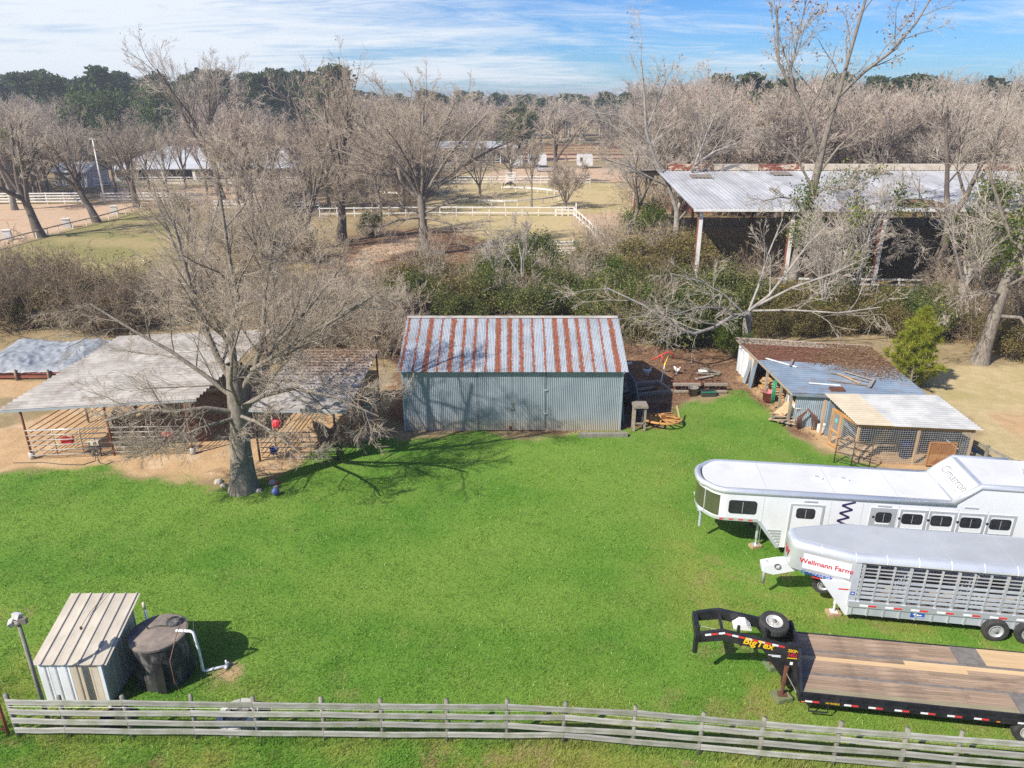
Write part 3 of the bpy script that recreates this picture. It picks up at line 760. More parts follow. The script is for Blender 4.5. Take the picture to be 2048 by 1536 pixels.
def tubes(branches, sides):
    """Tapered tubes for branches of any length, batched by their number of points."""
    groups = {}
    for lvl, pts, rad in branches:
        groups.setdefault((len(pts), sides[min(lvl, len(sides) - 1)]), []).append((pts, rad))
    Vs, Fs, base = [], [], 0
    for (n, s), lst in groups.items():
        P = np.array([b[0] for b in lst], float); Rr = np.array([b[1] for b in lst], float)
        T = np.empty_like(P)
        T[:, 1:-1] = P[:, 2:] - P[:, :-2]; T[:, 0] = P[:, 1] - P[:, 0]; T[:, -1] = P[:, -1] - P[:, -2]
        T /= np.linalg.norm(T, axis=2, keepdims=True) + 1e-9
        ref = np.where(np.abs(T[:, :1, 2:3]) < 0.85, np.array([0, 0, 1.0]), np.array([1.0, 0, 0]))
        S = np.cross(T, np.broadcast_to(ref, T.shape)); S /= np.linalg.norm(S, axis=2, keepdims=True) + 1e-9
        U = np.cross(T, S)
        an = np.arange(s) * 2 * np.pi / s
        ring = P[:, :, None] + (S[:, :, None] * np.cos(an)[None, None, :, None] + U[:, :, None] * np.sin(an)[None, None, :, None]) * Rr[:, :, None, None]
        V = ring.reshape(-1, 3); B = len(lst)
        b0 = (np.arange(B) * n * s)[:, None, None] + (np.arange(n - 1) * s)[None, :, None]
        j = np.arange(s)[None, None, :]; j2 = (j + 1) % s
        F = np.stack([b0 + j, b0 + j2, b0 + s + j2, b0 + s + j], -1).reshape(-1, 4)
        Vs.append(V); Fs.append(F + base); base += len(V)
    return np.concatenate(Vs), np.concatenate(Fs)

def leaf_cloud(rng, centers, n, size, spread, flatten=1.0):
    """n small leaf quads round the centres (numpy rng)."""
    c = np.asarray(centers)[rng.integers(0, len(centers), n)]
    p = c + rng.normal(0, 1, (n, 3)) * np.array([spread, spread, spread * flatten])
    a = rng.normal(0, 1, (n, 3)); a /= np.linalg.norm(a, axis=1, keepdims=True)
    b = np.cross(a, rng.normal(0, 1, (n, 3))); b /= np.linalg.norm(b, axis=1, keepdims=True) + 1e-9
    s = (size * (0.6 + 0.8 * rng.random(n)))[:, None]
    V = np.stack([p - a * s, p + b * s * 0.55, p + a * s, p - b * s * 0.55], 1).reshape(-1, 3)
    return V, np.arange(n * 4).reshape(-1, 4)

def tree_parts(seed, cfg, trunk=None, limbs=None, H=15.0, r=0.35, lean=(0, 0), flare=1.35, fork=0.35, nl=6, spread=0.6, sides=(9, 7, 5, 4, 3)):
    """Returns (thick branches, thin branches). trunk/limbs: explicit polylines [(points, radius)], else grown."""
    rng = random.Random(seed)
    out = []
    if trunk is None:
        hf = H * fork
        pts = [(0, 0, -0.15)]
        for i in range(1, 6):
            t = i / 5
            pts.append((lean[0] * t + rng.gauss(0, 0.04 * r * 4), lean[1] * t + rng.gauss(0, 0.04 * r * 4), hf * t))
        trunk = (pts, r)
    pts, r0 = trunk
    n = len(pts) - 1
    rad = [r0 * (flare if i == 0 else (1.08 if i == 1 else 1.0 - 0.3 * i / n)) for i in range(n + 1)]
    fine = [(0, pts, rad)]
    out.extend(fine)
    if limbs is None:
        limbs = []
        top = pts[-1]
        for i in range(nl):
            a = 6.2832 * (i + rng.uniform(-0.3, 0.3)) / nl
            inc = spread * rng.uniform(0.5, 1.2) if i else 0.12
            d = (math.cos(a) * math.sin(inc), math.sin(a) * math.sin(inc), math.cos(inc))
            f = 1.0 if i < 3 else rng.uniform(0.65, 1.0)
            k = min(n - 1, int(f * n)); q = pts[k + 1] if f == 1.0 else pts[max(2, k)]
            grow(rng, q, d, (H - q[2]) * rng.uniform(0.75, 1.0), r0 * rng.uniform(0.42, 0.6), 0, cfg, out)
    else:
        for lp, lr in limbs:
            grow(rng, lp[0], None, 0, lr, 0, cfg, out, pts=[tuple(p) for p in lp])
    thick = [b for b in out if b[0] <= 1]; thin = [b for b in out if b[0] > 1]
    return tubes(thick, sides), tubes(thin, sides)

def tree_thing(name, label, cat, loc, parts, m_trunk, m_crown, rotz=0.0, group=None, ivy=None, dead=None):
    t = thing(name, label, cat, loc, rotz, group)
    (Vt, Ft), (Vc, Fc) = parts
    link_mesh('trunk', np_mesh('trunk', Vt, Ft, m_trunk, True), t)
    link_mesh('crown', np_mesh('crown', Vc, Fc, m_crown), t)
    if ivy is not None:
        link_mesh('ivy', np_mesh('ivy', *ivy, MT['ivy']), t)
    if dead is not None:
        o = link_mesh('leaves', np_mesh('leaves', *dead, MT['dead_leaf']), t); o['kind'] = 'stuff'
    return t

def ends(parts, n, rng, lo=0.0):
    V = parts[1][0]
    V = V[V[:, 2] > lo]
    return V[rng.integers(0, len(V), n)]

def loc_of(px, py):
    g = G(px, py); return (g.x, g.y, 0.0)
NR = np.random.default_rng

# --- the big bare tree in front of the stables: limbs set out from the photograph (about 48 px to the metre there)
cfgH = Cfg(count=[10, 8, 7, 4], ratio=[0.46, 0.52, 0.55, 0.5], rr=0.46, tip=0.0042, start=[0.15, 0.15, 0.1, 0.1], ang=[(25, 60), (22, 55), (20, 48), (18, 45)], trop=[0, 0.04, 0.02, -0.01, -0.02], wig=[.1, .13, .14, .14, .12])
hero_loc = loc_of(487, 978)
trunkH = ([(0, 0, -0.15), (0, 0, 0.7), (-0.1, 0.05, 2.0), (-0.15, 0.1, 3.4), (-0.25, 0.15, 4.6), (-0.3, 0.2, 5.8)], 0.5)
limbsH = [
    ([(-0.25, 0.15, 4.8), (-1.0, 0.3, 6.0), (-1.7, 0.5, 7.6), (-2.3, 0.7, 9.6), (-2.8, 0.9, 11.6)], 0.27),
    ([(-0.3, 0.2, 5.6), (-0.45, 0.3, 7.0), (-0.2, 0.5, 8.6), (-0.6, 0.7, 10.4), (-0.9, 0.9, 12.6)], 0.27),
    ([(-0.2, 0.15, 4.4), (0.6, 0.0, 5.6), (0.95, 0.1, 7.2), (1.0, 0.3, 9.0), (1.4, 0.4, 11.2)], 0.25),
    ([(0.5, 0.0, 5.6), (1.5, -0.2, 6.3), (2.8, -0.3, 7.2), (4.2, -0.2, 8.0), (5.6, 0.1, 8.9)], 0.20),
    ([(0.0, 0, 3.9), (1.1, -0.6, 4.7), (2.5, -1.0, 5.2), (4.2, -1.2, 4.9), (6.0, -1.1, 4.0)], 0.20),
    ([(-0.2, 0, 3.7), (-1.2, -0.7, 4.2), (-2.3, -1.3, 4.3), (-3.4, -1.6, 4.5), (-4.8, -1.8, 4.1)], 0.19),
    ([(-0.2, 0.1, 4.2), (-1.5, 0.3, 5.2), (-3.0, 0.4, 6.3), (-4.4, 0.3, 7.2), (-6.2, 0.5, 8.3)], 0.19),
    ([(-0.25, 0.2, 5.0), (-1.0, 1.4, 6.4), (-2.4, 2.4, 8.2), (-3.4, 3.2, 10.2)], 0.18),
    ([(0.0, 0.2, 4.6), (0.9, 1.4, 6.0), (2.2, 2.5, 7.6), (3.4, 3.4, 9.2)], 0.18),
    ([(0.1, -0.2, 3.6), (1.1, -1.4, 3.9), (2.2, -2.2, 3.7), (3.3, -2.6, 3.0)], 0.13),
    ([(-0.3, -0.2, 3.5), (-1.2, -1.4, 3.6), (-2.2, -2.0, 3.3), (-3.2, -2.3, 2.7)], 0.13),
    ([(0.0, -0.3, 4.2), (0.2, -1.6, 5.6), (0.6, -2.4, 7.2), (1.2, -3.0, 8.6)], 0.15),
]
up_ = lambda q: (q[0] + .11 * max(0, q[2]), q[1], q[2])        # stands upright
trunkH = ([up_(q) for q in trunkH[0]], trunkH[1])
limbsH = [([up_(q) for q in a_], r_ * .58) for a_, r_ in limbsH]
pH = tree_parts(11, cfgH, trunk=trunkH, limbs=limbsH, flare=1.45, sides=(12, 8, 5, 4, 3))
tree_thing('bare_tree', 'massive bare tree with drooping twigs in front of the tin roofed stables', 'tree', hero_loc, pH, MT['bark'], MT['twig'])

# --- grey barkless-looking tree with long level limbs behind the lean-to shed; the red tube hangs from its limb
cfgP = Cfg(count=[7, 5, 4, 3], ratio=[0.45, 0.52, 0.52, 0.5], rr=0.42, tip=0.0062, start=[0.2, 0.15, 0.1, 0.1], trop=[0, 0.02, 0, -0.01, 0], wig=[.1, .17, .18, .18, .15])
pl_loc = loc_of(1490, 700)
trunkP = ([(0, 0, -0.15), (0.0, 0, 0.8), (-0.1, -0.1, 1.6), (-0.2, -0.3, 2.3), (-0.2, -0.4, 2.9)], 0.34)
limbsP = [
    ([(-0.2, -0.4, 2.6), (-1.6, -1.8, 3.0), (-3.2, -3.2, 2.6), (-4.8, -4.3, 2.5), (-6.2, -5.0, 3.2), (-8.2, -5.2, 4.6), (-10.4, -5.0, 5.6)], 0.25),
    ([(-0.2, -0.4, 2.9), (1.0, -0.5, 4.0), (2.0, -0.5, 5.6), (3.0, -0.4, 7.2), (4.4, -0.3, 8.8)], 0.21),
    ([(-0.2, -0.4, 2.9), (0.4, 0, 4.6), (0.9, 0.4, 6.6), (1.6, 0.6, 8.8)], 0.17),
    ([(0.2, -0.4, 3.2), (2.2, -1.0, 4.6), (4.4, -1.4, 5.6), (6.6, -1.6, 6.8)], 0.18),
    ([(0.0, -0.4, 2.9), (2.0, -2.0, 3.4), (4.4, -3.4, 3.6), (6.6, -4.2, 4.2)], 0.15),
    ([(-0.6, -0.7, 2.8), (-2.2, -1.0, 4.2), (-4.0, -1.6, 5.2), (-6.0, -2.0, 5.8)], 0.15),
    ([(-1.6, -1.8, 3.0), (-3.0, -3.6, 4.0), (-4.8, -5.0, 4.4), (-7.0, -6.4, 4.2)], 0.12),
    ([(-3.2, -3.2, 2.6), (-3.6, -4.6, 3.6), (-3.4, -6.0, 4.4)], 0.10),
]
limbsP = [(a_, r_ * .56) for a_, r_ in limbsP]
pP = tree_parts(23, cfgP, trunk=trunkP, limbs=limbsP, flare=1.3)
tree_thing('bare_tree', 'pale bare tree with a long level limb reaching towards the metal barn', 'tree', pl_loc, pP, MT['pale_bark'], MT['twig_pale'])

# --- leaning tree right of the young pine
cfgR = Cfg(count=[7, 5, 5, 3], ratio=[0.5, 0.55, 0.55, 0.5], rr=0.43, tip=0.007, start=[0.25, 0.15, 0.1, 0.1], wig=[.12, .15, .16, .15, .12])
trunkR = ([(0, 0, -0.15), (0.05, 0, 1.0), (0.2, 0, 2.4), (0.25, 0, 3.8), (0.5, 0.1, 5.4), (0.8, 0.2, 7.0)], 0.44)
limbsR = [
    ([(0.8, 0.2, 7.0), (1.0, 0.3, 9.0), (0.9, 0.4, 11.5), (1.3, 0.4, 14), (1.5, 0.4, 16.5)], 0.32),
    ([(0.25, 0, 3.9), (-1.2, -0.4, 5.2), (-2.4, -0.7, 6.6), (-3.2, -0.9, 8.6)], 0.2),
    ([(0.3, 0, 3.2), (1.4, -0.7, 3.3), (2.2, -1.0, 2.2), (2.9, -1.2, 2.9), (4.6, -1.3, 4.2)], 0.17),
    ([(0.6, 0.1, 6.0), (2.2, 0, 7.6), (3.4, 0, 9.6), (4.2, 0.2, 12)], 0.22),
    ([(0.8, 0.2, 7.2), (-0.4, 0.4, 9.2), (-1.6, 0.5, 11.4), (-2.4, 0.6, 13.6)], 0.2),
    ([(0.3, 0, 4.6), (-1.0, -0.8, 5.0), (-2.6, -1.4, 5.0), (-3.8, -1.6, 4.2)], 0.13),
    ([(0.4, 0, 5.0), (0.8, -1.6, 6.4), (1.4, -2.6, 8.0)], 0.15),
]
limbsR = [(a_, r_ * .75) for a_, r_ in limbsR]
pR = tree_parts(31, cfgR, trunk=trunkR, limbs=limbsR, flare=1.5)
rg = NR(5)
tree_thing('bare_tree', 'grey tree with flared trunk standing on dry grass right of the young pine', 'tree', loc_of(1958, 726), pR, MT['bark'], MT['twig_pale'],
           ivy=leaf_cloud(rg, [(0.4 + rg.normal(0, .3), rg.normal(0, .3), z) for z in np.linspace(6.5, 10, 12)], 700, 0.11, 0.42))

# --- tree in front of the pavilion, right
cfgS = Cfg(count=[7, 6, 5, 4], ratio=[0.55, 0.55, 0.52, 0.5], rr=0.43, tip=0.0088, start=[0.3, 0.15, 0.1, 0.1], wig=[.1, .14, .15, .14, .12])
trunkS = ([(0, 0, -0.15), (0.2, 0, 1.2), (0.5, 0, 2.8), (0.9, 0, 4.4), (1.0, 0, 6.0), (0.6, 0, 7.4)], 0.46)
limbsS = [
    ([(0.6, 0, 7.2), (0.1, 0, 9), (-0.2, 0.2, 11.2), (-0.8, 0.3, 13.6), (-1.0, 0.4, 15.6)], 0.34),
    ([(0.9, 0, 6.4), (1.8, 0, 8.4), (2.4, 0.1, 10.6), (3.3, 0.2, 13), (3.9, 0.3, 15.2)], 0.36),
    ([(1.0, 0, 5.6), (2.8, -0.5, 6.8), (4.4, -0.8, 8.6), (5.6, -1, 10.8)], 0.24),
    ([(0.7, 0, 6.8), (-1.0, -0.5, 7.8), (-2.8, -0.8, 8.0), (-4.6, -1.0, 8.8)], 0.22),
    ([(0.8, 0, 4.2), (-0.6, -1.0, 5.0), (-2.2, -1.8, 5.2), (-3.6, -2.2, 4.6)], 0.13),
    ([(1.8, 0, 8.4), (1.0, 0.6, 10.6), (0.9, 1.0, 13.2)], 0.2),
]
limbsS = [(a_, r_ * .7) for a_, r_ in limbsS]
pS = tree_parts(37, cfgS, trunk=trunkS, limbs=limbsS, flare=1.35)
tree_thing('bare_tree', 'twin stemmed bare tree growing against the open pavilion, by its rail fence', 'tree', loc_of(1846, 592), pS, MT['dark_bark'], MT['twig_pale'])

# --- the tallest tree, above the pavilion roof, sprays of ivy on its trunk
cfgT = Cfg(count=[8, 5, 5, 3], ratio=[0.42, 0.5, 0.5, 0.42], rr=0.42, tip=0.0088, start=[0.25, 0.15, 0.1, 0.1], wig=[.1, .16, .17, .16, .14])
trunkT = ([(0, 0, -0.15), (0.05, 0, 2.5), (0.2, 0, 5), (0.5, 0, 8), (0.8, 0, 11), (0.9, 0, 12.6)], 0.40)
limbsT = [
    ([(0.9, 0, 12.4), (1.2, 0.1, 14.4), (1.6, 0.1, 16.6), (1.9, 0.1, 19), (2.4, 0.2, 22), (2.8, 0.2, 25)], 0.34),
    ([(0.8, 0, 11.4), (0.0, 0, 13.4), (-1.0, 0, 15.4), (-1.9, 0.1, 16.6), (-3.3, 0.2, 18.6), (-4.0, 0.3, 22.6)], 0.3),
    ([(-1.9, 0.1, 16.6), (-2.4, 0, 18.2), (-2.2, -0.1, 20.4), (-2.0, -0.2, 23)], 0.16),
    ([(1.5, 0.1, 16.2), (3.2, 0.1, 18), (5.0, 0.1, 19.4), (6.6, 0.2, 21.4), (7.6, 0.2, 23.6)], 0.24),
    ([(0.3, 0, 7), (-0.8, -0.5, 8.6), (-2.2, -0.8, 8.8), (-3.8, -1, 8.5)], 0.15),
    ([(0.5, 0, 8.6), (1.6, -0.5, 9.6), (2.8, -0.8, 9.4), (4.2, -1, 10.2)], 0.14),
    ([(0.8, 0, 10.4), (2.0, -0.4, 12.6), (3.4, -0.5, 14.0), (5.2, -0.6, 16)], 0.17),
    ([(0.6, 0, 9.4), (-0.8, 0.4, 11.6), (-2.4, 0.6, 13), (-4.4, 0.7, 13.8)], 0.17),
]
limbsT = [(a_, r_ * .66) for a_, r_ in limbsT]
pT = tree_parts(41, cfgT, trunk=trunkT, limbs=limbsT, flare=1.3)
rg = NR(8)
iv = [(0.4 + rg.normal(0, .5), rg.normal(0, .5) - .2, z) for z in np.linspace(5.5, 9.6, 14)] + [(1.6 + .5 * t, -.5, 9.3 + .4 * t) for t in range(4)]
e = ends(pT, 900, rg, 14)
tree_thing('bare_tree', 'tallest bare tree with ivy sprays on its trunk, in front of the pavilion', 'tree', loc_of(1578, 603), pT, MT['bark'], MT['twig_pale'],
           ivy=leaf_cloud(rg, iv, 2200, 0.095, 0.5), dead=leaf_cloud(rg, e, 700, 0.11, 0.25))

# --- pale tree left of the pavilion
cfgW = Cfg(count=[7, 6, 5, 3], ratio=[0.55, 0.55, 0.52, 0.5], rr=0.43, tip=0.0088, start=[0.25, 0.15, 0.1, 0.1], wig=[.1, .14, .15, .14, .12], trop=[0.02, .02, 0, -.02, -.02])
trunkW = ([(0, 0, -0.15), (-0.1, 0, 1.6), (-0.2, 0, 3.2), (-0.3, 0, 5.0)], 0.4)
limbsW = [
    ([(-0.3, 0, 4.8), (-1.4, 0, 7.4), (-3.0, 0, 10), (-4.2, 0, 13), (-4.6, 0, 16.4), (-5.2, 0, 19.8)], 0.36),
    ([(-0.3, 0, 4.8), (0.4, 0, 7), (1.4, 0.3, 10), (2.4, 0.5, 13), (3.4, 0.6, 15.8)], 0.3),
    ([(-3.6, 0, 11.6), (-5.4, -0.3, 13.2), (-7.4, -0.5, 14.6), (-10, -0.6, 14.9)], 0.2),
    ([(-1.4, 0, 7.4), (-3.6, -0.6, 8.4), (-6.0, -1, 9.6), (-9.0, -1.3, 10.4)], 0.2),
    ([(-4.2, 0, 13), (-3.2, 0.4, 15.8), (-2.2, 0.5, 18.4)], 0.2),
    ([(1.2, 0.2, 9.6), (3.2, 0, 11), (5.4, 0, 11.8), (7.4, 0, 13.4)], 0.18),
    ([(-0.2, 0, 3.6), (1.4, -0.6, 6.0), (2.4, -1, 8.6)], 0.15),
]
limbsW = [(a_, r_ * .7) for a_, r_ in limbsW]
pW = tree_parts(43, cfgW, trunk=trunkW, limbs=limbsW, flare=1.3)
tree_thing('bare_tree', 'pale forked bare tree at the left corner of the open pavilion', 'tree', loc_of(1352, 510), pW, MT['pale_bark'], MT['twig_pale'],
           dead=leaf_cloud(NR(3), ends(pW, 300, NR(2), 16), 160, 0.13, 0.2))

# --- broad tree on the leaf-strewn ground, middle
cfgM = Cfg(count=[8, 7, 6, 4], ratio=[0.46, 0.52, 0.52, 0.5], rr=0.43, tip=0.0088, start=[0.2, 0.15, 0.1, 0.1], wig=[.08, .12, .13, .12, .1], trop=[0.03, .05, .03, 0.01, 0])
trunkM = ([(0, 0, -0.15), (0, 0, 1.4), (-0.1, 0, 3.4), (-0.1, 0, 5.2), (-0.2, 0, 6.6)], 0.56)
limbsM = []
for i, (dx, dy, dz) in enumerate([(-9.5, 1, 6.5), (-6.5, -2, 10), (-3.2, 2, 12.2), (0.6, 0, 12.6), (3.6, 2, 11.8), (7.0, -1, 10.4), (10.2, 1, 7.6), (9.0, -3, 2.5), (-8, -3, 1.5), (2.5, 6, 9), (-3, 6, 9), (1.5, -6, 8), (-2.5, -5.5, 8.5), (6, -3.5, -2.2), (-5.5, -3.5, -1.5)]):
    z0 = 5.8 if i < 7 else (4.6 if i in (7, 8) else (6.2 if i < 13 else 4.2))
    limbsM.append(([(-0.1, 0, z0)] + [(dx * t, dy * t, z0 + .84 * dz * t ** 0.85 + (0.6 * math.sin(t * 3))) for t in (0.2, 0.45, 0.72, 1.0)], 0.30 if i < 7 else 0.2))
limbsM = [(a_, r_ * .72) for a_, r_ in limbsM]
pM = tree_parts(47, cfgM, trunk=trunkM, limbs=limbsM, flare=1.4)
tree_thing('bare_tree', 'broad domed bare tree with stout pale trunk on reddish leaf litter', 'tree', loc_of(850, 512), pM, MT['bark'], MT['twig'])

# --- grown trees with a place of their own
def grown(seed, px, py, H, r, label, fork=0.35, nl=6, spread=0.6, lean=(0, 0), mt='bark', mc='twig', cfg=None, ivy=0, dead=0, loc=None):
    c = cfg or Cfg(count=[7, 6, 5, 3], ratio=[0.55, 0.55, 0.52, 0.5], rr=0.43, tip=max(0.0068, 0.0096 * (G(px, py).y / 80)), start=[0.25, 0.15, 0.1, 0.1])
    H = H * .82
    p = tree_parts(seed, c, H=H, r=r, fork=fork, nl=nl, spread=spread, lean=lean)
    rg = NR(seed)
    return tree_thing('bare_tree', label, 'tree', loc or loc_of(px, py), p, MT[mt], MT[mc],
                      ivy=leaf_cloud(rg, p[1][0][rg.integers(0, len(p[1][0]), max(1, ivy // 60))], ivy * 3, 0.10, 0.42) if ivy else None,
                      dead=leaf_cloud(rg, ends(p, dead, rg, H * 0.6), dead, 0.12, 0.3) if dead else None)
grown(61, 83, 474, 17.5, 0.55, 'dark trunked bare tree beside the low arena rail, leftmost of three', 0.40, 6, 0.75, (-1.2, 0), 'dark_bark', 'twig_far', ivy=240)
grown(62, 195, 445, 15.5, 0.5, 'dark trunked bare tree beside the low arena rail, in front of the white shed', 0.42, 5, 0.75, (-1.8, 0), 'dark_bark', 'twig_far')
grown(63, 275, 414, 15.5, 0.5, 'dark trunked bare tree at the corner where the low arena rail ends', 0.45, 6, 0.6, (-0.6, 0), 'dark_bark', 'twig_far')
grown(64, 446, 402, 27, 0.6, 'tall pale bare tree with few dead leaves behind the fenced sand ring', 0.36, 7, 0.5, (-1.0, 0), 'dark_bark', 'twig_pale', dead=260)
grown(65, 684, 482, 22, 0.55, 'tall slender bare tree left of the broad domed tree', 0.38, 6, 0.45, (0.6, 0), 'dark_bark', 'twig', dead=300)
grown(66, 620, 500, 15, 0.4, 'multi stemmed bare tree behind the twigs of the massive tree', 0.25, 7, 0.6, (0, 0), 'bark', 'twig')
grown(67, 1108, 369, 17, 0.5, 'thick dark trunked bare tree beyond the white railed ring', 0.55, 5, 0.65, (0.3, 0), 'dark_bark', 'twig_far')
grown(68, 1063, 416, 12, 0.16, 'thin pole-like bare tree inside the curved white rail', 0.45, 5, 0.4, (0, 0), 'bark', 'twig_far')
grown(69, 1132, 418, 8, 0.2, 'many stemmed pale bare tree by the end gate of the white fence', 0.12, 9, 0.5, (0, 0), 'pale_bark', 'twig')
grown(70, 1022, 362, 9, 0.3, 'stubby bare tree behind the dark grazing horse', 0.35, 6, 0.7, (0, 0), 'dark_bark', 'twig_far')
grown(71, 1043, 612, 9.2, 0.12, 'slim pale sapling standing in the thicket behind the barn', 0.5, 5, 0.55, (0, 0), 'pale_bark', 'twig_pale', Cfg(count=[5, 5, 4, 2], ratio=[.5, .5, .5, .4], tip=.008))
grown(72, 1000, 600, 7.0, 0.10, 'thin leaning pale sapling left of the slim one in the thicket', 0.4, 5, 0.6, (-0.4, 0), 'pale_bark', 'twig_pale', Cfg(count=[5, 5, 4, 2], ratio=[.5, .5, .5, .4], tip=.008))
grown(73, 400, 620, 13, 0.3, 'slender pale limbed tree just behind the tin stable roof', 0.25, 6, 0.5, (0, 0), 'pale_bark', 'twig')
grown(74, 560, 600, 12, 0.28, 'grey bare tree behind the gap between the two stable roofs', 0.3, 6, 0.6, (0, 0), 'bark', 'twig')
grown(75, 2010, 622, 16, 0.4, 'bare tree with brown vines at the right end of the pavilion fence', 0.4, 6, 0.5, (0.3, 0), 'bark', 'twig_pale', ivy=900)
grown(76, 1255, 470, 14, 0.3, 'leaning bare tree left of the pavilion among pale scrub', 0.35, 6, 0.6, (1.5, 0), 'bark', 'twig_pale')
grown(77, 30, 420, 19, 0.45, 'pale twigged tree at the left behind the white board fence', 0.3, 7, 0.5, (0, 0), 'bark', 'twig_pale')
grown(78, 2105, 600, 18, 0.45, 'pale bare tree partly out of frame at the right pavilion end', 0.35, 7, 0.6, (-0.8, 0), 'bark', 'twig_pale')
grown(80, 1702, 622, 12.5, 0.2, 'thin pale tree hung with ivy before the middle of the pavilion', 0.3, 6, 0.5, (0.2, 0), 'pale_bark', 'twig_pale', ivy=700)
grown(81, 1908, 640, 11, 0.2, 'slender pale tree with bright ivy left of the flared trunk tree', 0.35, 6, 0.5, (0.4, 0), 'pale_bark', 'twig_pale', ivy=1400)
grown(82, 1640, 640, 9, 0.16, 'short pale bare tree behind the lean-to shed thicket', 0.25, 7, 0.7, (0, 0), 'pale_bark', 'twig_pale', ivy=300)
grown(79, 960, 395, 11, 0.25, 'bushy topped bare tree just left of the curved rail', 0.3, 7, 0.6, (0, 0), 'bark', 'twig_far')
# ------------------------------------------------------------------ woods behind: bare trees, pines, cedars, one object each
rng = random.Random(77)
far_meshes = []
for s in range(7):
    c = Cfg(count=[7, 6, 5, 3], ratio=[0.55, 0.55, 0.52, 0.5], rr=0.43, tip=0.023, seg=[4, 4, 3, 2, 2], start=[0.25, 0.15, 0.1, 0.1], trop=[0.06, .07, .06, .05, .04])
    (Vt, Ft), (Vc, Fc) = tree_parts(200 + s, c, H=18, r=0.4, fork=rng.uniform(0.3, 0.45), nl=6, spread=rng.uniform(0.45, 0.65), sides=(5, 4, 3, 3, 3))
    mt_ = MT['twig_pink'] if s % 2 else MT['twig_far']
    me_t = np_mesh('trunk', Vt, Ft, MT['bark'] if s % 3 else MT['dark_bark'], True)
    me_c = np_mesh('crown', Vc, Fc, mt_)
    far_meshes.append((me_t, me_c))
def far_tree(x, y, H, k, label, group):
    me_t, me_c = far_meshes[k]
    t = thing('bare_tree', label, 'tree', (x, y, 0), rng.uniform(0, 6.28), group)
    s = H * .93 / 18.0
    t.scale = (s * rng.uniform(0.9, 1.2), s * rng.uniform(0.9, 1.2), s)
    link_mesh('trunk', me_t, t); link_mesh('crown', me_c, t)
    return t
BLOCKED = [gpoly([(-500, 560), (-300, 408), (330, 405), (283, 418), (0, 500)]), gpoly([(195, 415), (190, 330), (640, 330), (650, 410)]),
           gpoly([(820, 440), (980, 300), (1260, 296), (1290, 480), (900, 470)]), gpoly([(130, 400), (130, 345), (215, 345), (215, 400)])]
PAV = [(14, 62), (75, 62), (75, 104), (14, 104)]
def free(x, y):
    X, Y = np.array([x]), np.array([y])
    px = 1024 + CAM_F * x / (y * .931 + 5.84)
    if y < 180 and 205 < px < 480: return False
    if y < 174 and 120 < px < 490 and rng.random() < .6: return False          # the horse barn, its shed and sand ring stay in the open
    if y < 205 and 870 < px < 1250: return False         # so does the clearing
    return not any(inside(X, Y, p)[0] for p in BLOCKED) and not inside(X, Y, PAV)[0]
bands = [
    # y0, y1, x span as a share of the view, count, height range, label, group
    (106, 150, (-0.76, -0.34), 34, (11, 15.5), 'bare pinkish grey tree in the belt round the sand rings', 'bare trees round the sand rings'),
    (108, 165, (-0.34, -0.12), 18, (12, 15.5), 'bare tan tree in the belt behind the broad domed tree', 'bare trees behind the domed tree'),
    (106, 160, (0.18, 0.78), 76, (12, 17.5), 'bare pinkish tan tree in the dense belt behind the pavilion', 'bare trees behind the pavilion'),
    (185, 290, (-0.78, -0.10), 100, (12, 17), 'bare grey tree in the far wood left of the clearing', 'bare trees of the far wood, left of the clearing'),
    (225, 300, (-0.10, 0.20), 44, (12, 16), 'bare bluish grey tree in the far wood behind the clearing', 'bare trees of the far wood, behind the clearing'),
    (170, 290, (0.20, 0.80), 80, (16, 22), 'bare brown tree in the far wood above the pavilion roof', 'bare trees of the far wood, above the pavilion'),
]
for y0, y1, (a, b), n, (h0, h1), label, group in bands:
    done = 0
    for _ in range(n * 6):
        if done >= n: break
        y = rng.uniform(y0, y1); x = y * rng.uniform(a, b)
        if not free(x, y): continue
        far_tree(x, y, rng.uniform(h0, h1), rng.randrange(7), label, group); done += 1

for px, y, H in ((232, 138, 11), (262, 128, 10), (300, 142, 12), (338, 131, 10.5), (372, 146, 12.5), (415, 136, 11), (455, 142, 12), (500, 128, 12)):
    far_tree((px - 1024) / CAM_F * (y * .931 + 5.84), y, H, rng.randrange(7), 'small bare tree standing along the second sand ring in front of the horse barn', 'small bare trees before the horse barn')
def pine_mesh(seed, H, tiers, spreadr, size, n):
    rg = NR(seed); rr = random.Random(seed)
    br = [(0, [(0, 0, -.1), (0.1, 0, H * .35), (0, 0.1, H * .7), (0, 0, H * .97)], [H * .018, H * .015, H * .01, .03])]
    cs = []
    for i in range(tiers):
        t = i / (tiers - 1); z = H * (0.42 + 0.56 * t)
        for j in range(rr.randint(4, 6)):
            a = rr.uniform(0, 6.28); Lr = spreadr * (1.05 - 0.75 * t) * rr.uniform(0.5, 1.15)
            p = (math.cos(a) * Lr, math.sin(a) * Lr, z + Lr * rr.uniform(0.0, 0.35))
            br.append((1, [(0, 0, z - .2), (p[0] * .5, p[1] * .5, z + .05 * Lr), p], [H * .006, H * .004, .02]))
            for q in (0.55, 0.8, 1.0): cs.append((p[0] * q, p[1] * q, z + (p[2] - z) * q))
    V1, F1 = tubes(br, (6, 4))
    V2, F2 = leaf_cloud(rg, cs, n, size, spreadr * 0.17, 0.6)
    return np_mesh('trunk', V1, F1, MT['dark_bark'], True), (V2, F2)
pines = []
for s in range(4):
    mt_, (V2, F2) = pine_mesh(300 + s, 20, 8, 4.8, 0.55, 4200)
    pines.append((mt_, np_mesh('crown', V2, F2, MT['pine'])))
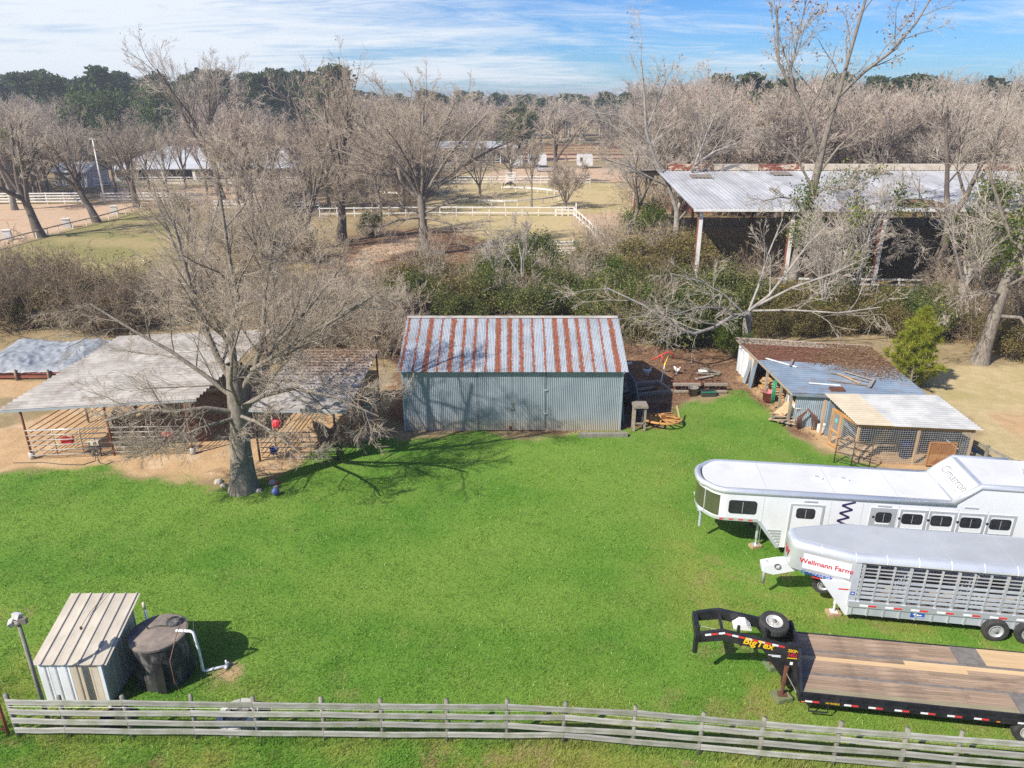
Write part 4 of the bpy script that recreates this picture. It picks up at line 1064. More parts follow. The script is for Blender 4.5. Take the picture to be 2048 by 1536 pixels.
def far_pine(x, y, H, k, label, group):
    t = thing('pine_tree', label, 'tree', (x, y, 0), rng.uniform(0, 6.28), group)
    s = H / 20; t.scale = (s * rng.uniform(.9, 1.25), s * rng.uniform(.9, 1.25), s)
    link_mesh('trunk', pines[k][0], t); link_mesh('crown', pines[k][1], t)
for i in range(70):
    y = rng.uniform(215, 300); x = y * (-0.78 + 0.56 * (i + rng.random()) / 70)
    far_pine(x, y, rng.uniform(19, 24.5) * (0.86 + .14 * y / 260), rng.randrange(4), 'dark pine standing tall above the far wood at the left', 'dark pines above the far wood, left')
for i in range(64):
    y = rng.uniform(300, 380); x = y * (-0.2 + 0.75 * (i + rng.random()) / 64)
    far_pine(x, y, rng.uniform(15.5, 19.5), rng.randrange(4), 'hazy pine on the skyline behind the clearing and pavilion', 'hazy pines on the skyline')
for i in range(22):
    y = rng.uniform(190, 260); x = y * (0.24 + 0.48 * (i + rng.random()) / 22)
    far_pine(x, y, rng.uniform(17, 22), rng.randrange(4), 'green pine among the brown far wood at the right', 'green pines in the far wood, right')
for px, d, H, lab in ((215, 190, 19, 'rounded green evergreen behind the white shed, left of its pair'), (262, 186, 18.5, 'rounded green evergreen behind the white shed, right of its pair'),
                      (360, 185, 20, 'rounded green evergreen behind the tall pale tree'), (1490, 175, 18, 'bright green evergreen in the brown wood over the pavilion'), (1560, 190, 17, 'smaller green evergreen right of the bright one over the pavilion'),
                      (1040, 214, 15, 'dark green evergreen at the back edge of the clearing')):
    t = thing('evergreen_tree', lab, 'tree', ((px - 1024) / CAM_F * d * 1.0, d, 0), rng.uniform(0, 6))
    rg = NR(px)
    cs = [(rg.normal(0, 1.9), rg.normal(0, 1.9), H * (0.3 + 0.62 * rg.random())) for _ in range(60)]
    br = [(0, [(0, 0, -.1), (0, 0, H * .4), (0.1, 0, H * .85)], [.35, .28, .08])] + [(1, [(0, 0, H * .3), c], [.1, .04]) for c in cs[:20]]
    link_mesh('trunk', np_mesh('trunk', *tubes(br, (6, 4)), MT['dark_bark'], True), t)
    link_mesh('crown', np_mesh('crown', *leaf_cloud(rg, cs, 3600, 0.38, 0.95), MT['cedar']), t)

# the closed wood beyond: reads as one mass
Vs, Fs, base = [], [], 0
src = [tubes(tree_parts_b, (3, 3, 3, 3)) for tree_parts_b in []]
rgw = NR(99)
for s in range(3):
    c = Cfg(count=[6, 5, 4], ratio=[0.6, 0.55, 0.55], maxl=3, tip=0.05, seg=[3, 3, 2, 2], trop=[0.06, .05, .03, .02])
    (Vt, Ft), (Vc, Fc) = tree_parts(400 + s, c, H=18, r=0.35, fork=0.35, nl=6, spread=0.55, sides=(4, 3, 3, 3))
    V0 = np.concatenate([Vt, Vc]); F0 = np.concatenate([Ft, Fc + len(Vt)])
    src.append((V0, F0))
for i in range(330):
    y = 300 + 190 * rgw.random(); x = y * (rgw.random() * 1.7 - 0.85)
    V0, F0 = src[i % 3]; a = rgw.random() * 6.28; sc = (0.8 + 0.35 * rgw.random()) * (1.1 if x > 60 else .84)
    c_, s_ = math.cos(a) * sc * 1.1, math.sin(a) * sc * 1.1
    V1 = np.stack([V0[:, 0] * c_ - V0[:, 1] * s_ + x, V0[:, 0] * s_ + V0[:, 1] * c_ + y, V0[:, 2] * sc], 1)
    Vs.append(V1); Fs.append(F0 + base); base += len(V1)
fw = link_mesh('far_woods', np_mesh('far_woods', np.concatenate(Vs), np.concatenate(Fs), MT['twig_far']))
tag(fw, 'continuous brown winter wood closing the view under the sky', 'woods', kind='stuff')

# ------------------------------------------------------------------ thicket: evergreen shrubs, dry brush
shrubs = []
for s in range(4):
    rg = NR(500 + s)
    n = 26
    cs = []
    for k in range(n):
        a = rg.random() * 6.28; rr_ = 1.6 * math.sqrt(rg.random()); z = 0.35 + (2.3 - 0.7 * rr_) * rg.random() ** 0.7
        cs.append((rr_ * math.cos(a), rr_ * math.sin(a), z))
    br = [(0, [(0.1 * c[0], 0.1 * c[1], -0.05), (0.5 * c[0], 0.5 * c[1], 0.45 * c[2]), c], [.035, .025, .01]) for c in cs]
    stem = np_mesh('stem', *tubes(br, (4,)), MT['brush'])
    Vl, Fl = leaf_cloud(rg, cs, 6500, 0.060, 0.30, 0.9)
    shrubs.append((stem, np_mesh('foliage', Vl, Fl, MT['ever']), np_mesh('foliage', Vl, Fl, MT['ever_brown']), np_mesh('foliage', Vl, Fl, MT['ivy'])))
brushes = []
for s in range(5):
    rr_ = random.Random(600 + s)
    out = []
    c = Cfg(count=[6, 5, 3], ratio=[0.55, 0.5, 0.5], maxl=2 + (s % 2), tip=0.007, seg=[5, 3, 2, 2], wig=[.16, .24, .28, .3], trop=[0.0, 0, 0, 0], start=[.2, .1, .1], rr=.55)
    for k in range(26):
        a = rr_.uniform(0, 6.28); q = rr_.uniform(0, 0.9)
        inc = rr_.uniform(0.1, 0.9)
        grow(rr_, (q * math.cos(a), q * math.sin(a), -.03), (math.cos(a) * math.sin(inc), math.sin(a) * math.sin(inc), math.cos(inc)), rr_.uniform(1.4, 3.2), rr_.uniform(.012, .03), 0, c, out)
    rg = NR(600 + s)
    Vb_, Fb_ = tubes(out, (4, 3, 3, 3))
    lv = leaf_cloud(rg, Vb_[Vb_[:, 2] > 0.4][rg.integers(0, (Vb_[:, 2] > 0.4).sum(), 500)], 700, 0.055, 0.1)
    brushes.append((np_mesh('stem', Vb_, Fb_, MT['brush']), np_mesh('stem', Vb_, Fb_, MT['twig']), np_mesh('foliage', *lv, MT['ever_brown'])))
def shrub(x, y, s, kind, label, group, h=1.0):
    t = thing('evergreen_shrub' if kind != 1 else 'brown_shrub', label, 'shrub', (x, y, 0), rng.uniform(0, 6.28), group)
    t.scale = (s * rng.uniform(.85, 1.2), s * rng.uniform(.85, 1.2), s * h * rng.uniform(.85, 1.15))
    k = rng.randrange(4)
    link_mesh('stem', shrubs[k][0], t); link_mesh('foliage', shrubs[k][1 + kind], t)
def brush(x, y, s, label, group, pale=0, h=1.0):
    t = thing('bare_shrub', label, 'shrub', (x, y, 0), rng.uniform(0, 6.28), group)
    t.scale = (s, s, s * h); k = rng.randrange(5)
    link_mesh('stem', brushes[k][pale], t)
    if rng.random() < .6: link_mesh('foliage', brushes[k][2], t)
def strip(n, px0, px1, py0, py1, fn):
    for i in range(n):
        px = px0 + (px1 - px0) * (i + rng.random()) / n; py = rng.uniform(py0, py1)
        g = G(px, py); fn(g.x, g.y)
BARN_BOX = (-6.6, 6.6, 33.5, 44.0)
def ok(x, y):
    return not (BARN_BOX[0] < x < BARN_BOX[1] and BARN_BOX[2] < y < BARN_BOX[3])
def sh(s0, s1, kind, label, group, h=1.0):
    return lambda x, y: shrub(x, y, rng.uniform(s0, s1), kind, label, group, h) if ok(x, y) else None
def br_(s0, s1, label, group, pale=0, h=1.0):
    return lambda x, y: brush(x, y, rng.uniform(s0, s1), label, group, pale, h) if ok(x, y) else None
strip(15, 790, 1235, 590, 660, sh(0.8, 1.55, 0, 'dark green evergreen shrub in the thicket right behind the barn roof', 'evergreen shrubs behind the barn'))
strip(9, 930, 1240, 545, 605, sh(0.8, 1.5, 2, 'bright ivy green shrub on top of the thicket behind the barn', 'bright green shrubs behind the barn'))
strip(13, 780, 1230, 565, 640, sh(0.7, 1.3, 1, 'olive brown shrub in the thicket behind the barn', 'olive shrubs of the thicket'))
strip(11, 800, 1240, 560, 640, br_(.8, 1.25, 'tan bare shrub poking out of the thicket behind the barn', 'bare shrubs in the thicket behind the barn', 1, 1.25))
strip(5, 1240, 1480, 590, 690, br_(1.0, 1.4, 'tan bare shrub among evergreens right of the barn', 'bare shrubs right of the barn', 0, 1.15))
strip(14, 1235, 1480, 600, 700, sh(1.2, 1.7, 0, 'dark evergreen shrub overhung by pale limbs right of the barn', 'evergreen shrubs under the pale limbs'))
strip(10, 1250, 1420, 520, 590, sh(1.1, 1.6, 1, 'olive shrub before the left corner of the pavilion', 'olive shrubs by the pavilion corner'))
strip(26, 1440, 1790, 612, 672, sh(.75, 1.1, 1, 'brown leafed shrub in the thicket behind the lean-to shed', 'brown thicket shrubs behind the lean-to'))
strip(7, 1560, 1790, 605, 650, sh(0.6, .85, 2, 'yellow green shrub in front of the pavilion rail', 'yellow green shrubs before the pavilion rail'))
strip(9, 1740, 1900, 632, 690, sh(.85, 1.15, 0, 'dark green shrub behind the young pine', 'dark shrubs behind the young pine'))
strip(10, 1900, 2100, 600, 690, br_(1.0, 1.5, 'brown bare shrub behind the grey tree at the right', 'bare shrubs at the right edge'))
strip(6, 1985, 2110, 660, 715, sh(0.8, 1.1, 1, 'low olive shrub under the right hand grey tree', 'olive shrubs under the right tree'))
strip(20, -60, 300, 580, 672, br_(1.1, 1.6, 'dry brown bare shrub in the brake behind the tarpaulin stack', 'bare shrubs behind the tarpaulin stack'))
strip(12, -60, 190, 590, 665, sh(0.9, 1.3, 1, 'brown leafed shrub in the brake at the left edge', 'brown shrubs at the left edge'))
strip(20, 260, 800, 600, 660, br_(.9, 1.4, 'twiggy bare shrub in the brake behind the stables', 'bare shrubs behind the stables', 1))
strip(14, 520, 800, 660, 720, br_(0.9, 1.3, 'grey twiggy shrub between the stables and the barn', 'bare shrubs beside the barn', 1))
strip(7, 1150, 1330, 505, 560, br_(.9, 1.4, 'pale bare scrub left of the pavilion', 'pale scrub left of the pavilion', 1, 1.3))
strip(8, 1420, 1690, 545, 600, br_(.9, 1.4, 'dark tangled bare shrub before the pavilion', 'tangled shrubs before the pavilion', 0, 1.25))
strip(7, 1900, 2060, 595, 625, br_(.9, 1.4, 'pale twiggy shrub along the pavilion rail', 'twiggy shrubs along the pavilion rail', 1, 1.3))
strip(9, 420, 620, 470, 560, br_(1.2, 1.8, 'bare tan shrub in the rough pasture left of the domed tree', 'bare shrubs in the rough pasture', 1, 1.2))
for px, py, s, lab in ((1285, 470, 1.5, 'lone vine covered evergreen shrub left of the pavilion post'), (355, 420, 1.0, 'small round evergreen shrub at the sand ring rail'), (1690, 560, 1.1, 'evergreen shrub inside the pavilion rail'), (1462, 712, .8, 'low evergreen shrub at the back left corner of the lean-to shed'), (745, 470, 1.1, 'ivy clad shrub beside the slender tree')):
    g = G(px, py); shrub(g.x, g.y, s, 2, lab, None)

# the young pine by the lean-to
g = G(1818, 778)
t = thing('young_pine_tree', 'young yellow green pine standing behind the lean-to shed', 'tree', (g.x, g.y, 0))
rg = NR(8); rr_ = random.Random(8); cs = []; br = [(0, [(0, 0, -.1), (0, 0, 2.0), (0.05, 0, 4.9)], [.09, .06, .015])]
for i in range(17):
    tt = i / 16; z = 0.3 + 4.5 * tt
    for j in range(7 if tt < .8 else 4):
        a = rr_.uniform(0, 6.28); Lr = (1.62 * (1 - tt) ** 0.85 + 0.12) * rr_.uniform(.6, 1.2)
        p = (math.cos(a) * Lr, math.sin(a) * Lr, z + .45 * Lr)
        br.append((1, [(0, 0, z - .1), (p[0] * .5, p[1] * .5, z + .1 * Lr), p], [.025, .018, .008])); cs += [p, (p[0] * .7, p[1] * .7, z + .28 * Lr), (p[0] * .4, p[1] * .4, z + .1 * Lr)]
link_mesh('trunk', np_mesh('trunk', *tubes(br, (6, 4)), MT['bark'], True), t)
# needle tufts: sprays of thin blades fanning from each tip
cs = np.array(cs); N_ = 60
ctr = np.repeat(cs, N_, 0) + rg.normal(0, .05, (len(cs) * N_, 3))
dr = rg.normal(0, 1, ctr.shape) + np.array([0, 0, .7]) + ctr * np.array([.7, .7, 0]); dr /= np.linalg.norm(dr, axis=1, keepdims=True)
sd = np.cross(dr, rg.normal(0, 1, ctr.shape)); sd /= np.linalg.norm(sd, axis=1, keepdims=True)
ln = (0.24 + .16 * rg.random(len(ctr)))[:, None]
Vn = np.stack([ctr - sd * .018, ctr + sd * .018, ctr + dr * ln], 1).reshape(-1, 3)
link_mesh('crown', np_mesh('crown', Vn, np.arange(len(Vn)).reshape(-1, 3), MT['pine_near']), t)

# understorey of the belts and the far wood: tall bare scrub between the trunks
for n, y0, y1, a, b, s0, s1, lab, grp in ((70, 104, 165, .19, .8, 1.7, 2.8, 'tall bare scrub between the trunks of the belt behind the pavilion', 'tall scrub behind the pavilion'),
        (46, 112, 190, -.78, -.36, 1.5, 2.4, 'tall bare scrub between the trunks round the sand rings', 'tall scrub round the sand rings'), (34, 112, 190, -.36, -.1, 1.5, 2.4, 'tall bare scrub behind the broad domed tree', 'tall scrub behind the domed tree'),
        (60, 195, 270, -.78, -.12, 2.6, 4.0, 'bare scrub along the foot of the far wood at the left', 'scrub at the foot of the far wood, left'), (36, 236, 275, -.12, .2, 2.4, 3.6, 'bare scrub along the back of the clearing', 'scrub along the back of the clearing'),
        (50, 170, 260, .2, .8, 2.4, 3.8, 'bare scrub along the foot of the far wood at the right', 'scrub at the foot of the far wood, right')):
    for i in range(n):
        y = rng.uniform(y0, y1); x = y * rng.uniform(a, b)
        if free(x, y): brush(x, y, rng.uniform(s0, s1), lab, grp, rng.randrange(2), 1.1)
# ------------------------------------------------------------------ metal barn
def hinge_basis(o, x, y, z):
    M = Matrix((Vector(x), Vector(y), Vector(z))).transposed().to_4x4(); M.translation = Vector(o); return M
B0, B1, BY0, BY1, BE, BR = -5.57, 5.62, 34.15, 42.6, 3.42, 4.92
BYM = (BY0 + BY1) / 2
barn = thing('metal_barn', 'galvanised corrugated metal barn with rust striped roof and double doors', 'barn', (B0, BY0, 0))
BW = B1 - B0; BD = BY1 - BY0
def wall_sheet(name, x0, x1, y, z0, z1, amp=0.014):
    m = MB(); n = max(2, int(round((x1 - x0) / 0.095)))
    m.sheet((x0, y, z0), (x1, y, z0), (x1, y, z1), (x0, y, z1), n, amp, 1, 'sin')
    return m.build(name, MT['barn_wall'], barn, True)
D0, DM, D1 = 3.83, 5.58, 7.28
wall_sheet('wall', 0, D0 - 0.02, 0, 0, BE - .02); wall_sheet('wall', D1 + 0.02, BW, 0, 0, BE - .02)
d1 = wall_sheet('door', D0 + 0.015, DM - 0.012, -0.03, 0.06, BE - 0.1); d2 = wall_sheet('door', DM + 0.012, D1 - 0.015, -0.03, 0.06, BE - 0.1)
m = MB()
for x in (D0, D1): m.bx(x - 0.015, x + 0.015, -0.02, 0.06, 0, BE - .05)
m.bx(D0 - .015, D1 + .015, .0, .07, -.02, .05); m.bx(DM - .01, DM + .01, -0.015, .05, 0, BE - .1)
m.build('door_frame', MT['dark_void'], barn)
m = MB(); m.bx(DM - .16, DM + .1, -.085, -.05, 1.22, 1.32); m.bx(DM - .1, DM + .02, -.08, -.05, 1.55, 1.6); m.bx(DM + .01, DM + .06, -.08, -.05, 1.3, 1.6)
h = m.build('handle', MT['lamp_body'], d1)
m = MB()
for x in (D1,):
    for z in (1.0, 2.3): m.bx(x - .06, x + .06, -.075, -.045, z - .03, z + .03)
m.build('hinge', MT['silver_matt'], d2)
m = MB(); m.bx(DM - .16, DM - .03, -.06, -.046, .08, .3); m.build('kick_plate', MT['rust'], d1)
def end_wall(x, s):
    m = MB(); n = int(BD / 0.095)
    # gable end: ribs run upwards to the rake
    shp = [0, .7071, 1, .7071, 0, -.7071, -1, -.7071]; vs, fs = [], []
    k = n * 8 + 1
    for i in range(k):
        y = BD * i / (k - 1); zt = BE + (BR - BE) * (1 - abs(y - BD / 2) / (BD / 2)); o = shp[i % 8] * .014
        vs += [(x + o, y, 0), (x + o, y, zt - .03)]
    for i in range(k - 1): fs.append((2 * i, 2 * i + 2, 2 * i + 3, 2 * i + 1))
    m.add(vs, fs); m.build('wall', MT['barn_wall'], barn, True)
end_wall(0, -1); end_wall(BW, 1)
m = MB(); m.sheet((BW, BD, 0), (0, BD, 0), (0, BD, BE), (BW, BD, BE), int(BW / .095), .014); m.build('wall', MT['barn_wall'], barn, True)
m = MB()
for x in (0.02, BW - .02): m.bx(x - .04, x + .04, -.03, .05, 0, BE)
m.build('corner_trim', MT['galv'], barn)
m = MB()
for sx in (0, BW): m.bx(sx - .02, sx + .02, -.25, .1, BE - .16, BE - .02)
m.bx(-.2, BW + .2, -.04, .05, BE - .14, BE - .05)
m.build('eave_beam', MT['galv'], barn)
# the roof, sheet by sheet; object space: x across the sheet, y up the slope
sl = Vector((0, BD / 2 + .26, (BR - BE) * (1 + .26 / (BD / 2)))); sll = sl.length; sdir = sl.normalized()
n_sh = 19; rw = (BW + .36) / n_sh
m = MB(); m.sheet((0, 0, 0), (rw + .03, 0, 0), (rw + .03, sll, 0), (0, sll, 0), 8, .012, 3, 'sin')
rs = m.mesh('roof_sheet', MT['rust_roof'], True)
for side in (0, 1):
    for i in range(n_sh):
        o = link_mesh('roof_sheet', rs, barn)
        yd = sdir if side == 0 else Vector((0, -sdir.y, sdir.z)); xd = Vector((1, 0, 0)) if side == 0 else Vector((-1, 0, 0))
        org = Vector((-.18 + i * rw, -.26, BE - .26 * (BR - BE) / (BD / 2) + .03 + .003 * (i % 2))) if side == 0 else Vector((-.18 + (i + 1) * rw, BD + .26, BE - .09 + .03 + .003 * (i % 2)))
        o.matrix_local = hinge_basis(org, xd, yd, xd.cross(yd))
m = MB(); m.prism([(BYM - BY0 - .2, BR + .0), (BYM - BY0, BR + .075), (BYM - BY0 + .2, BR + .0), (BYM - BY0, BR + .055)], BW + .36, 'x', -.18); m.build('ridge_cap', MT['galv_roof'], barn)

# ------------------------------------------------------------------ stables: open pipe shelters under tin roofs
def shelter_roof(parent, FL, FR, BR_, BL, n, leafy=0, strips=7):
    """Ribbed sheets laid crosswise: ribs parallel to the eave, one sheet after another up the slope."""
    FL, FR, BR_, BL = map(Vector, (FL, FR, BR_, BL))
    for i in range(strips):
        a, b = i / strips, (i + 1) / strips
        p = [FL.lerp(BL, a), FR.lerp(BR_, a), FR.lerp(BR_, b), FL.lerp(BL, b)]
        lift = Vector((0, 0, 0.006 * (strips - i)))
        m = MB(); m.sheet(p[0] + lift, p[3] + lift, p[2] + lift, p[1] + lift, n, -0.055, 1, 'sin4')
        m.build('roof_sheet', MT['galv_roof'], parent, True)
    nrm = (FR - FL).cross(BL - FL).normalized()
    m = MB()
    for t in (0.02, .25, .5, .75, .98):
        m.beam(FL.lerp(BL, t) - nrm * .1, FR.lerp(BR_, t) - nrm * .1, .06, .09)
    m.build('purlin', MT['red_iron'], parent)
    m = MB(); m.beam(FL - nrm * .03 - Vector((0, .01, 0)), FR - nrm * .03 - Vector((0, .01, 0)), .05, .09); m.build('eave_trim', MT['silver_matt'], parent)
def roof_leaves(parent, quad, n, seed, fx, size=.06):
    """Dead leaves caught on a roof: real leaf faces lying on the sheet."""
    rg = NR(seed); a, b, c, d = map(np.array, quad)
    u, v = rg.random(n), rg.random(n)
    w = fx(u, v, rg); u, v = u[w], v[w]; n = len(u)
    p = (a + (b - a) * u[:, None]) * (1 - v)[:, None] + (d + (c - d) * u[:, None]) * v[:, None]
    p[:, 2] += .035 + .02 * rg.random(n)
    an = rg.random(n) * 6.283; s = size * (.5 + rg.random(n))
    V = np.zeros((n, 4, 3))
    for i, (x, y) in enumerate(((-1, 0), (0, -.6), (1, 0), (0, .6))):
        V[:, i, 0] = p[:, 0] + s * (x * np.cos(an) - y * np.sin(an)); V[:, i, 1] = p[:, 1] + s * (x * np.sin(an) + y * np.cos(an)); V[:, i, 2] = p[:, 2] + .2 * s * (i % 2)
    o = link_mesh('leaves', np_mesh('leaves', V.reshape(-1, 3), np.arange(n * 4).reshape(-1, 4), MT['dead_leaf']), parent); o['kind'] = 'stuff'
def panel_fence(parent, p, q, z0, z1, rails, mat_, r=.024, ups=2, name='pipe_rail', top=None):
    p, q = Vector(p), Vector(q)
    for i in range(rails):
        z = z0 + (z1 - z0) * i / (rails - 1)
        MB().tube([(p.x, p.y, z), (q.x, q.y, z)], r, 6).build(name, MT[top] if (top and i == rails - 1) else mat_, parent, True)
    for j in range(ups):
        t = (j + 1) / (ups + 1); a = p.lerp(q, t)
        MB().tube([(a.x, a.y, z0 - .03), (a.x, a.y, z1 + .02)], r * .85, 6).build('upright', mat_, parent, True)

st = thing('stable_shelter', 'large open stable with slanting ribbed tin roof on rusty posts', 'stable')
FL, FR, BRr, BL = (-23.5, 30.25, 2.8), (-14.9, 31.5, 2.85), (-14.05, 40.8, 3.5), (-22.4, 39.4, 3.5)
shelter_roof(st, FL, FR, BRr, BL, 4)
roof_leaves(st, (FL, FR, BRr, BL), 5200, 5, lambda u, v, rg: (rg.random(len(u)) < np.clip((v - .55) * 2.2, 0, 1) * np.clip((u - .72) * 4, 0.02, 1)), .055)
posts = [(-23.0, 31.0, 2.78), (-19.25, 31.35, 2.8), (-15.5, 31.5, 2.83), (-22.6, 35.2, 3.1), (-22.15, 39.0, 3.42), (-14.75, 36, 3.1), (-14.4, 40.3, 3.42), (-18.3, 39.8, 3.42)]
for x, y, z in posts:
    o = MB().tube([(x, y, 0.0), (x, y, z)], .055, 8).build('post', MT['red_iron'], st, True)
for x, y in ((-23.0, 31.0), (-15.5, 31.5)):
    MB().cyl((x, y, -.02), .13, .34, 12).build('footing', MT['concrete'], st, True)
def far_boards(x0, y0, x1, y1, zt, n, mt='old_wood'):
    for i in range(n):
        z = .12 + (zt - .12) * i / n
        MB().beam((x0, y0, z + .1), (x1, y1, z + .1), .03, (zt / n) * .93).build('plank', MT[mt], st)
far_boards(-22.15, 39.0, -14.4, 40.25, 1.5, 8)
for i in range(5): MB().beam((-14.75, 36, .2 + .3 * i), (-14.4, 40.2, .2 + .3 * i), .03, .26).build('plank', MT['old_wood'], st)

def stall_panels(label, segs, mat_, **kw):
    f = thing('stall_panel_fence', label, 'fence')
    for (p, q) in segs: panel_fence(f, p, q, .22, 1.52, 6, mat_, **kw)
    return f
stall_panels('silvery pipe rail fence across the left front of the large stable', [((-22.95, 30.9, 0), (-19.35, 31.25, 0))], MT['pipe'], r=.028, top='silver')
stall_panels('grey pipe rail gate across the right front of the large stable', [((-19.15, 31.3, 0), (-15.6, 31.42, 0))], MT['pipe'], ups=1)
stall_panels('dark red pipe rails down the left side of the large stable', [((-22.95, 31.2, 0), (-22.62, 35.1, 0)), ((-22.6, 35.3, 0), (-22.2, 38.8, 0))], MT['red_iron'], ups=0)
stall_panels('red pipe rails dividing the large stable from the open bay', [((-15.45, 31.8, 0), (-14.8, 35.8, 0))], MT['red_iron'], ups=1)
stall_panels('dark pipe rails dividing the two stalls of the large stable', [((-19.2, 31.6, 0), (-18.4, 39.4, 0))], MT['dark_pipe'], ups=1)
# heap of hay and dirt inside
def mound(name, x, y, rx, ry, h, mat_, seed, label, cat):
    rg = NR(seed); n, k = 20, 7; vs, fs = [(0, 0, h)], []
    for i in range(1, k + 1):
        t = i / k
        for j in range(n):
            a = 6.283 * j / n; q = t * (1 + .22 * math.sin(3 * a + seed) * t)
            vs.append((rx * q * math.cos(a), ry * q * math.sin(a), h * (0.5 + .5 * math.cos(math.pi * t)) * (1 + .3 * (rg.random() - .5)) - (0.03 if i == k else 0)))
    for j in range(n): fs.append((0, 1 + j, 1 + (j + 1) % n))
    for i in range(k - 1):
        for j in range(n):
            a = 1 + i * n; fs.append((a + j, a + n + j, a + n + (j + 1) % n, a + (j + 1) % n))
    m = MB(); m.add(vs, fs); o = m.build(name, mat_, None, True); o.location = (x, y, 0)
    return tag(o, label, cat)
mound('dirt_mound', -20.6, 34.4, 1.2, 1.0, .28, MT['soil'], 3, 'low trampled dirt mound inside the left stall of the large stable', 'mound')
mound('dirt_mound', -10.0, 33.6, 1.0, .9, .75, MT['soil'], 5, 'tan dirt heap inside the small leaf covered stable', 'mound')

st2 = thing('stable_shelter', 'small open stable with leaf covered tin roof beside the massive tree', 'stable')
FL2, FR2, BR2, BL2 = (-12.1, 30.5, 2.75), (-7.55, 30.3, 2.75), (-7.3, 37.6, 3.3), (-11.7, 37.6, 3.3)
shelter_roof(st2, FL2, FR2, BR2, BL2, 4, strips=5)
roof_leaves(st2, (FL2, FR2, BR2, BL2), 15000, 7, lambda u, v, rg: (rg.random(len(u)) < np.clip((v - .25) * 1.5, 0, 1) * np.clip(.35 + .9 * np.sin(u * 3.0), 0, 1)), .05)
for x, y, z, mt in ((-12.0, 30.75, 2.7, 'dark_pipe'), (-11.4, 31.4, 2.75, 'yellow'), (-8.3, 30.8, 2.7, 'dark_pipe'), (-11.6, 37.3, 3.2, 'red_iron'), (-7.4, 37.3, 3.2, 'red_iron'), (-7.5, 34, 3.0, 'old_wood')):
    MB().tube([(x, y, 0), (x, y, z)], .055, 8).build('post', MT['lumber'] if mt == 'yellow' else MT[mt], st2, True)
for i in range(8): MB().beam((-11.5, 37.25, .2 + .27 * i), (-7.45, 37.25, .2 + .27 * i), .03, .25).build('plank', MT['old_wood'], st2)
for i in range(6): MB().beam((-7.5, 33.9, .3 + .3 * i), (-7.42, 37.2, .3 + .3 * i), .03, .27).build('plank', MT['old_wood'], st2)
f = thing('stall_panel_fence', 'dark pipe rail gate across the front of the small leafy stable', 'fence'); panel_fence(f, (-11.9, 30.75, 0), (-8.35, 30.8, 0), .2, 1.5, 6, MT['dark_pipe'])
f = thing('stall_panel_fence', 'dark pipe rails running back from the right post of the small stable', 'fence'); panel_fence(f, (-8.25, 30.9, 0), (-7.6, 33.8, 0), .2, 1.5, 6, MT['dark_pipe'], ups=1)
f = thing('stall_panel_fence', 'dark pipe rails down the left side of the small stable', 'fence'); panel_fence(f, (-11.95, 30.95, 0), (-11.65, 37, 0), .2, 1.5, 6, MT['dark_pipe'], ups=2)

def bucket(name, label, x, y, z, r, h, mt, cat='bucket', handle=True, tilt=0):
    t = thing(name, label, cat, (x, y, z), .4); t.rotation_euler.x = tilt
    MB().lathe((0, 0, 0), [(0.001, 0), (r * .82, 0), (r, h), (r * 1.06, h), (r * 1.06, h - .03), (r * .97, h - .03), (r * .8, .02), (.001, .02)], 16).build('tub', MT[mt], t, True)
    if handle: MB().tube([(r * math.cos(a), 0.02, h + r * .9 * math.sin(a)) for a in np.linspace(0, math.pi, 9)], .012, 5).build('handle', MT['pipe'], t, True)
    return t
def feeder(label, x, y, z):
    t = thing('feed_trough', label, 'feeder', (x, y, z))
    MB().prism([(-.22, 0), (.22, 0), (.28, .26), (.1, .2), (-.05, .27), (-.28, .28)], .26, 'y').build('tub', MT['red_plastic'], t)
    m = MB(); m.bx(-.2, -.14, .26, .32, .05, .3); m.bx(.14, .2, .26, .32, .05, .3); m.build('bracket', MT['pipe'], t)
feeder('red plastic feed trough hooked on the silvery rails of the left stall', -21.3, 31.15, .72)
feeder('red plastic feed trough hooked on the grey gate of the right stall', -16.6, 31.45, .85)
bucket('feed_bucket', 'red feed bucket hung at the back of the left stall', -19.8, 34.8, .8, .16, .28, 'red_plastic')
bucket('feed_bucket', 'blue tub hooked low on the dark pipe gate of the small stable', -11.35, 30.95, .32, .2, .3, 'blue_plastic', handle=False)
t = thing('hay_net', 'red hay net hanging from the post under the small stable roof', 'hay net', (-11.0, 30.95, 1.6))
m = MB(); m.lathe((0, 0, 0), [(.02, .62), (.1, .58), (.25, .45), (.28, .25), (.2, .08), (.02, 0)], 12); m.build('net', MT['red_plastic'], t)
MB().tube([(0, 0, .6), (-.1, .1, 1.1)], .012, 5).build('cord', MT['hose'], t, True)
g = G(552, 990); t = thing('ball', 'dull blue ball lying on the grass by the massive tree', 'ball', (g.x, g.y, 0))
MB().lathe((0, 0, 0.17), [(.001, -.17)] + [(.17 * math.cos(a), .17 * math.sin(a)) for a in np.linspace(-1.4, 1.4, 9)] + [(.001, .17)], 16).build('shell', MT['dull_blue'], t, True)
g = G(541, 962); t = thing('rake', 'red headed rake lying against the foot of the massive tree', 'rake', (g.x, g.y, 0), R(-35))
MB().tube([(-.9, .2, .35), (.1, 0, .06)], .014, 6).build('handle', MT['lumber'], t, True)
MB().prism([(-.05, -.08), (.5, -.13), (.55, .1), (-.05, .08)], .05, 'z', .03).build('head', MT['red_plastic'], t)
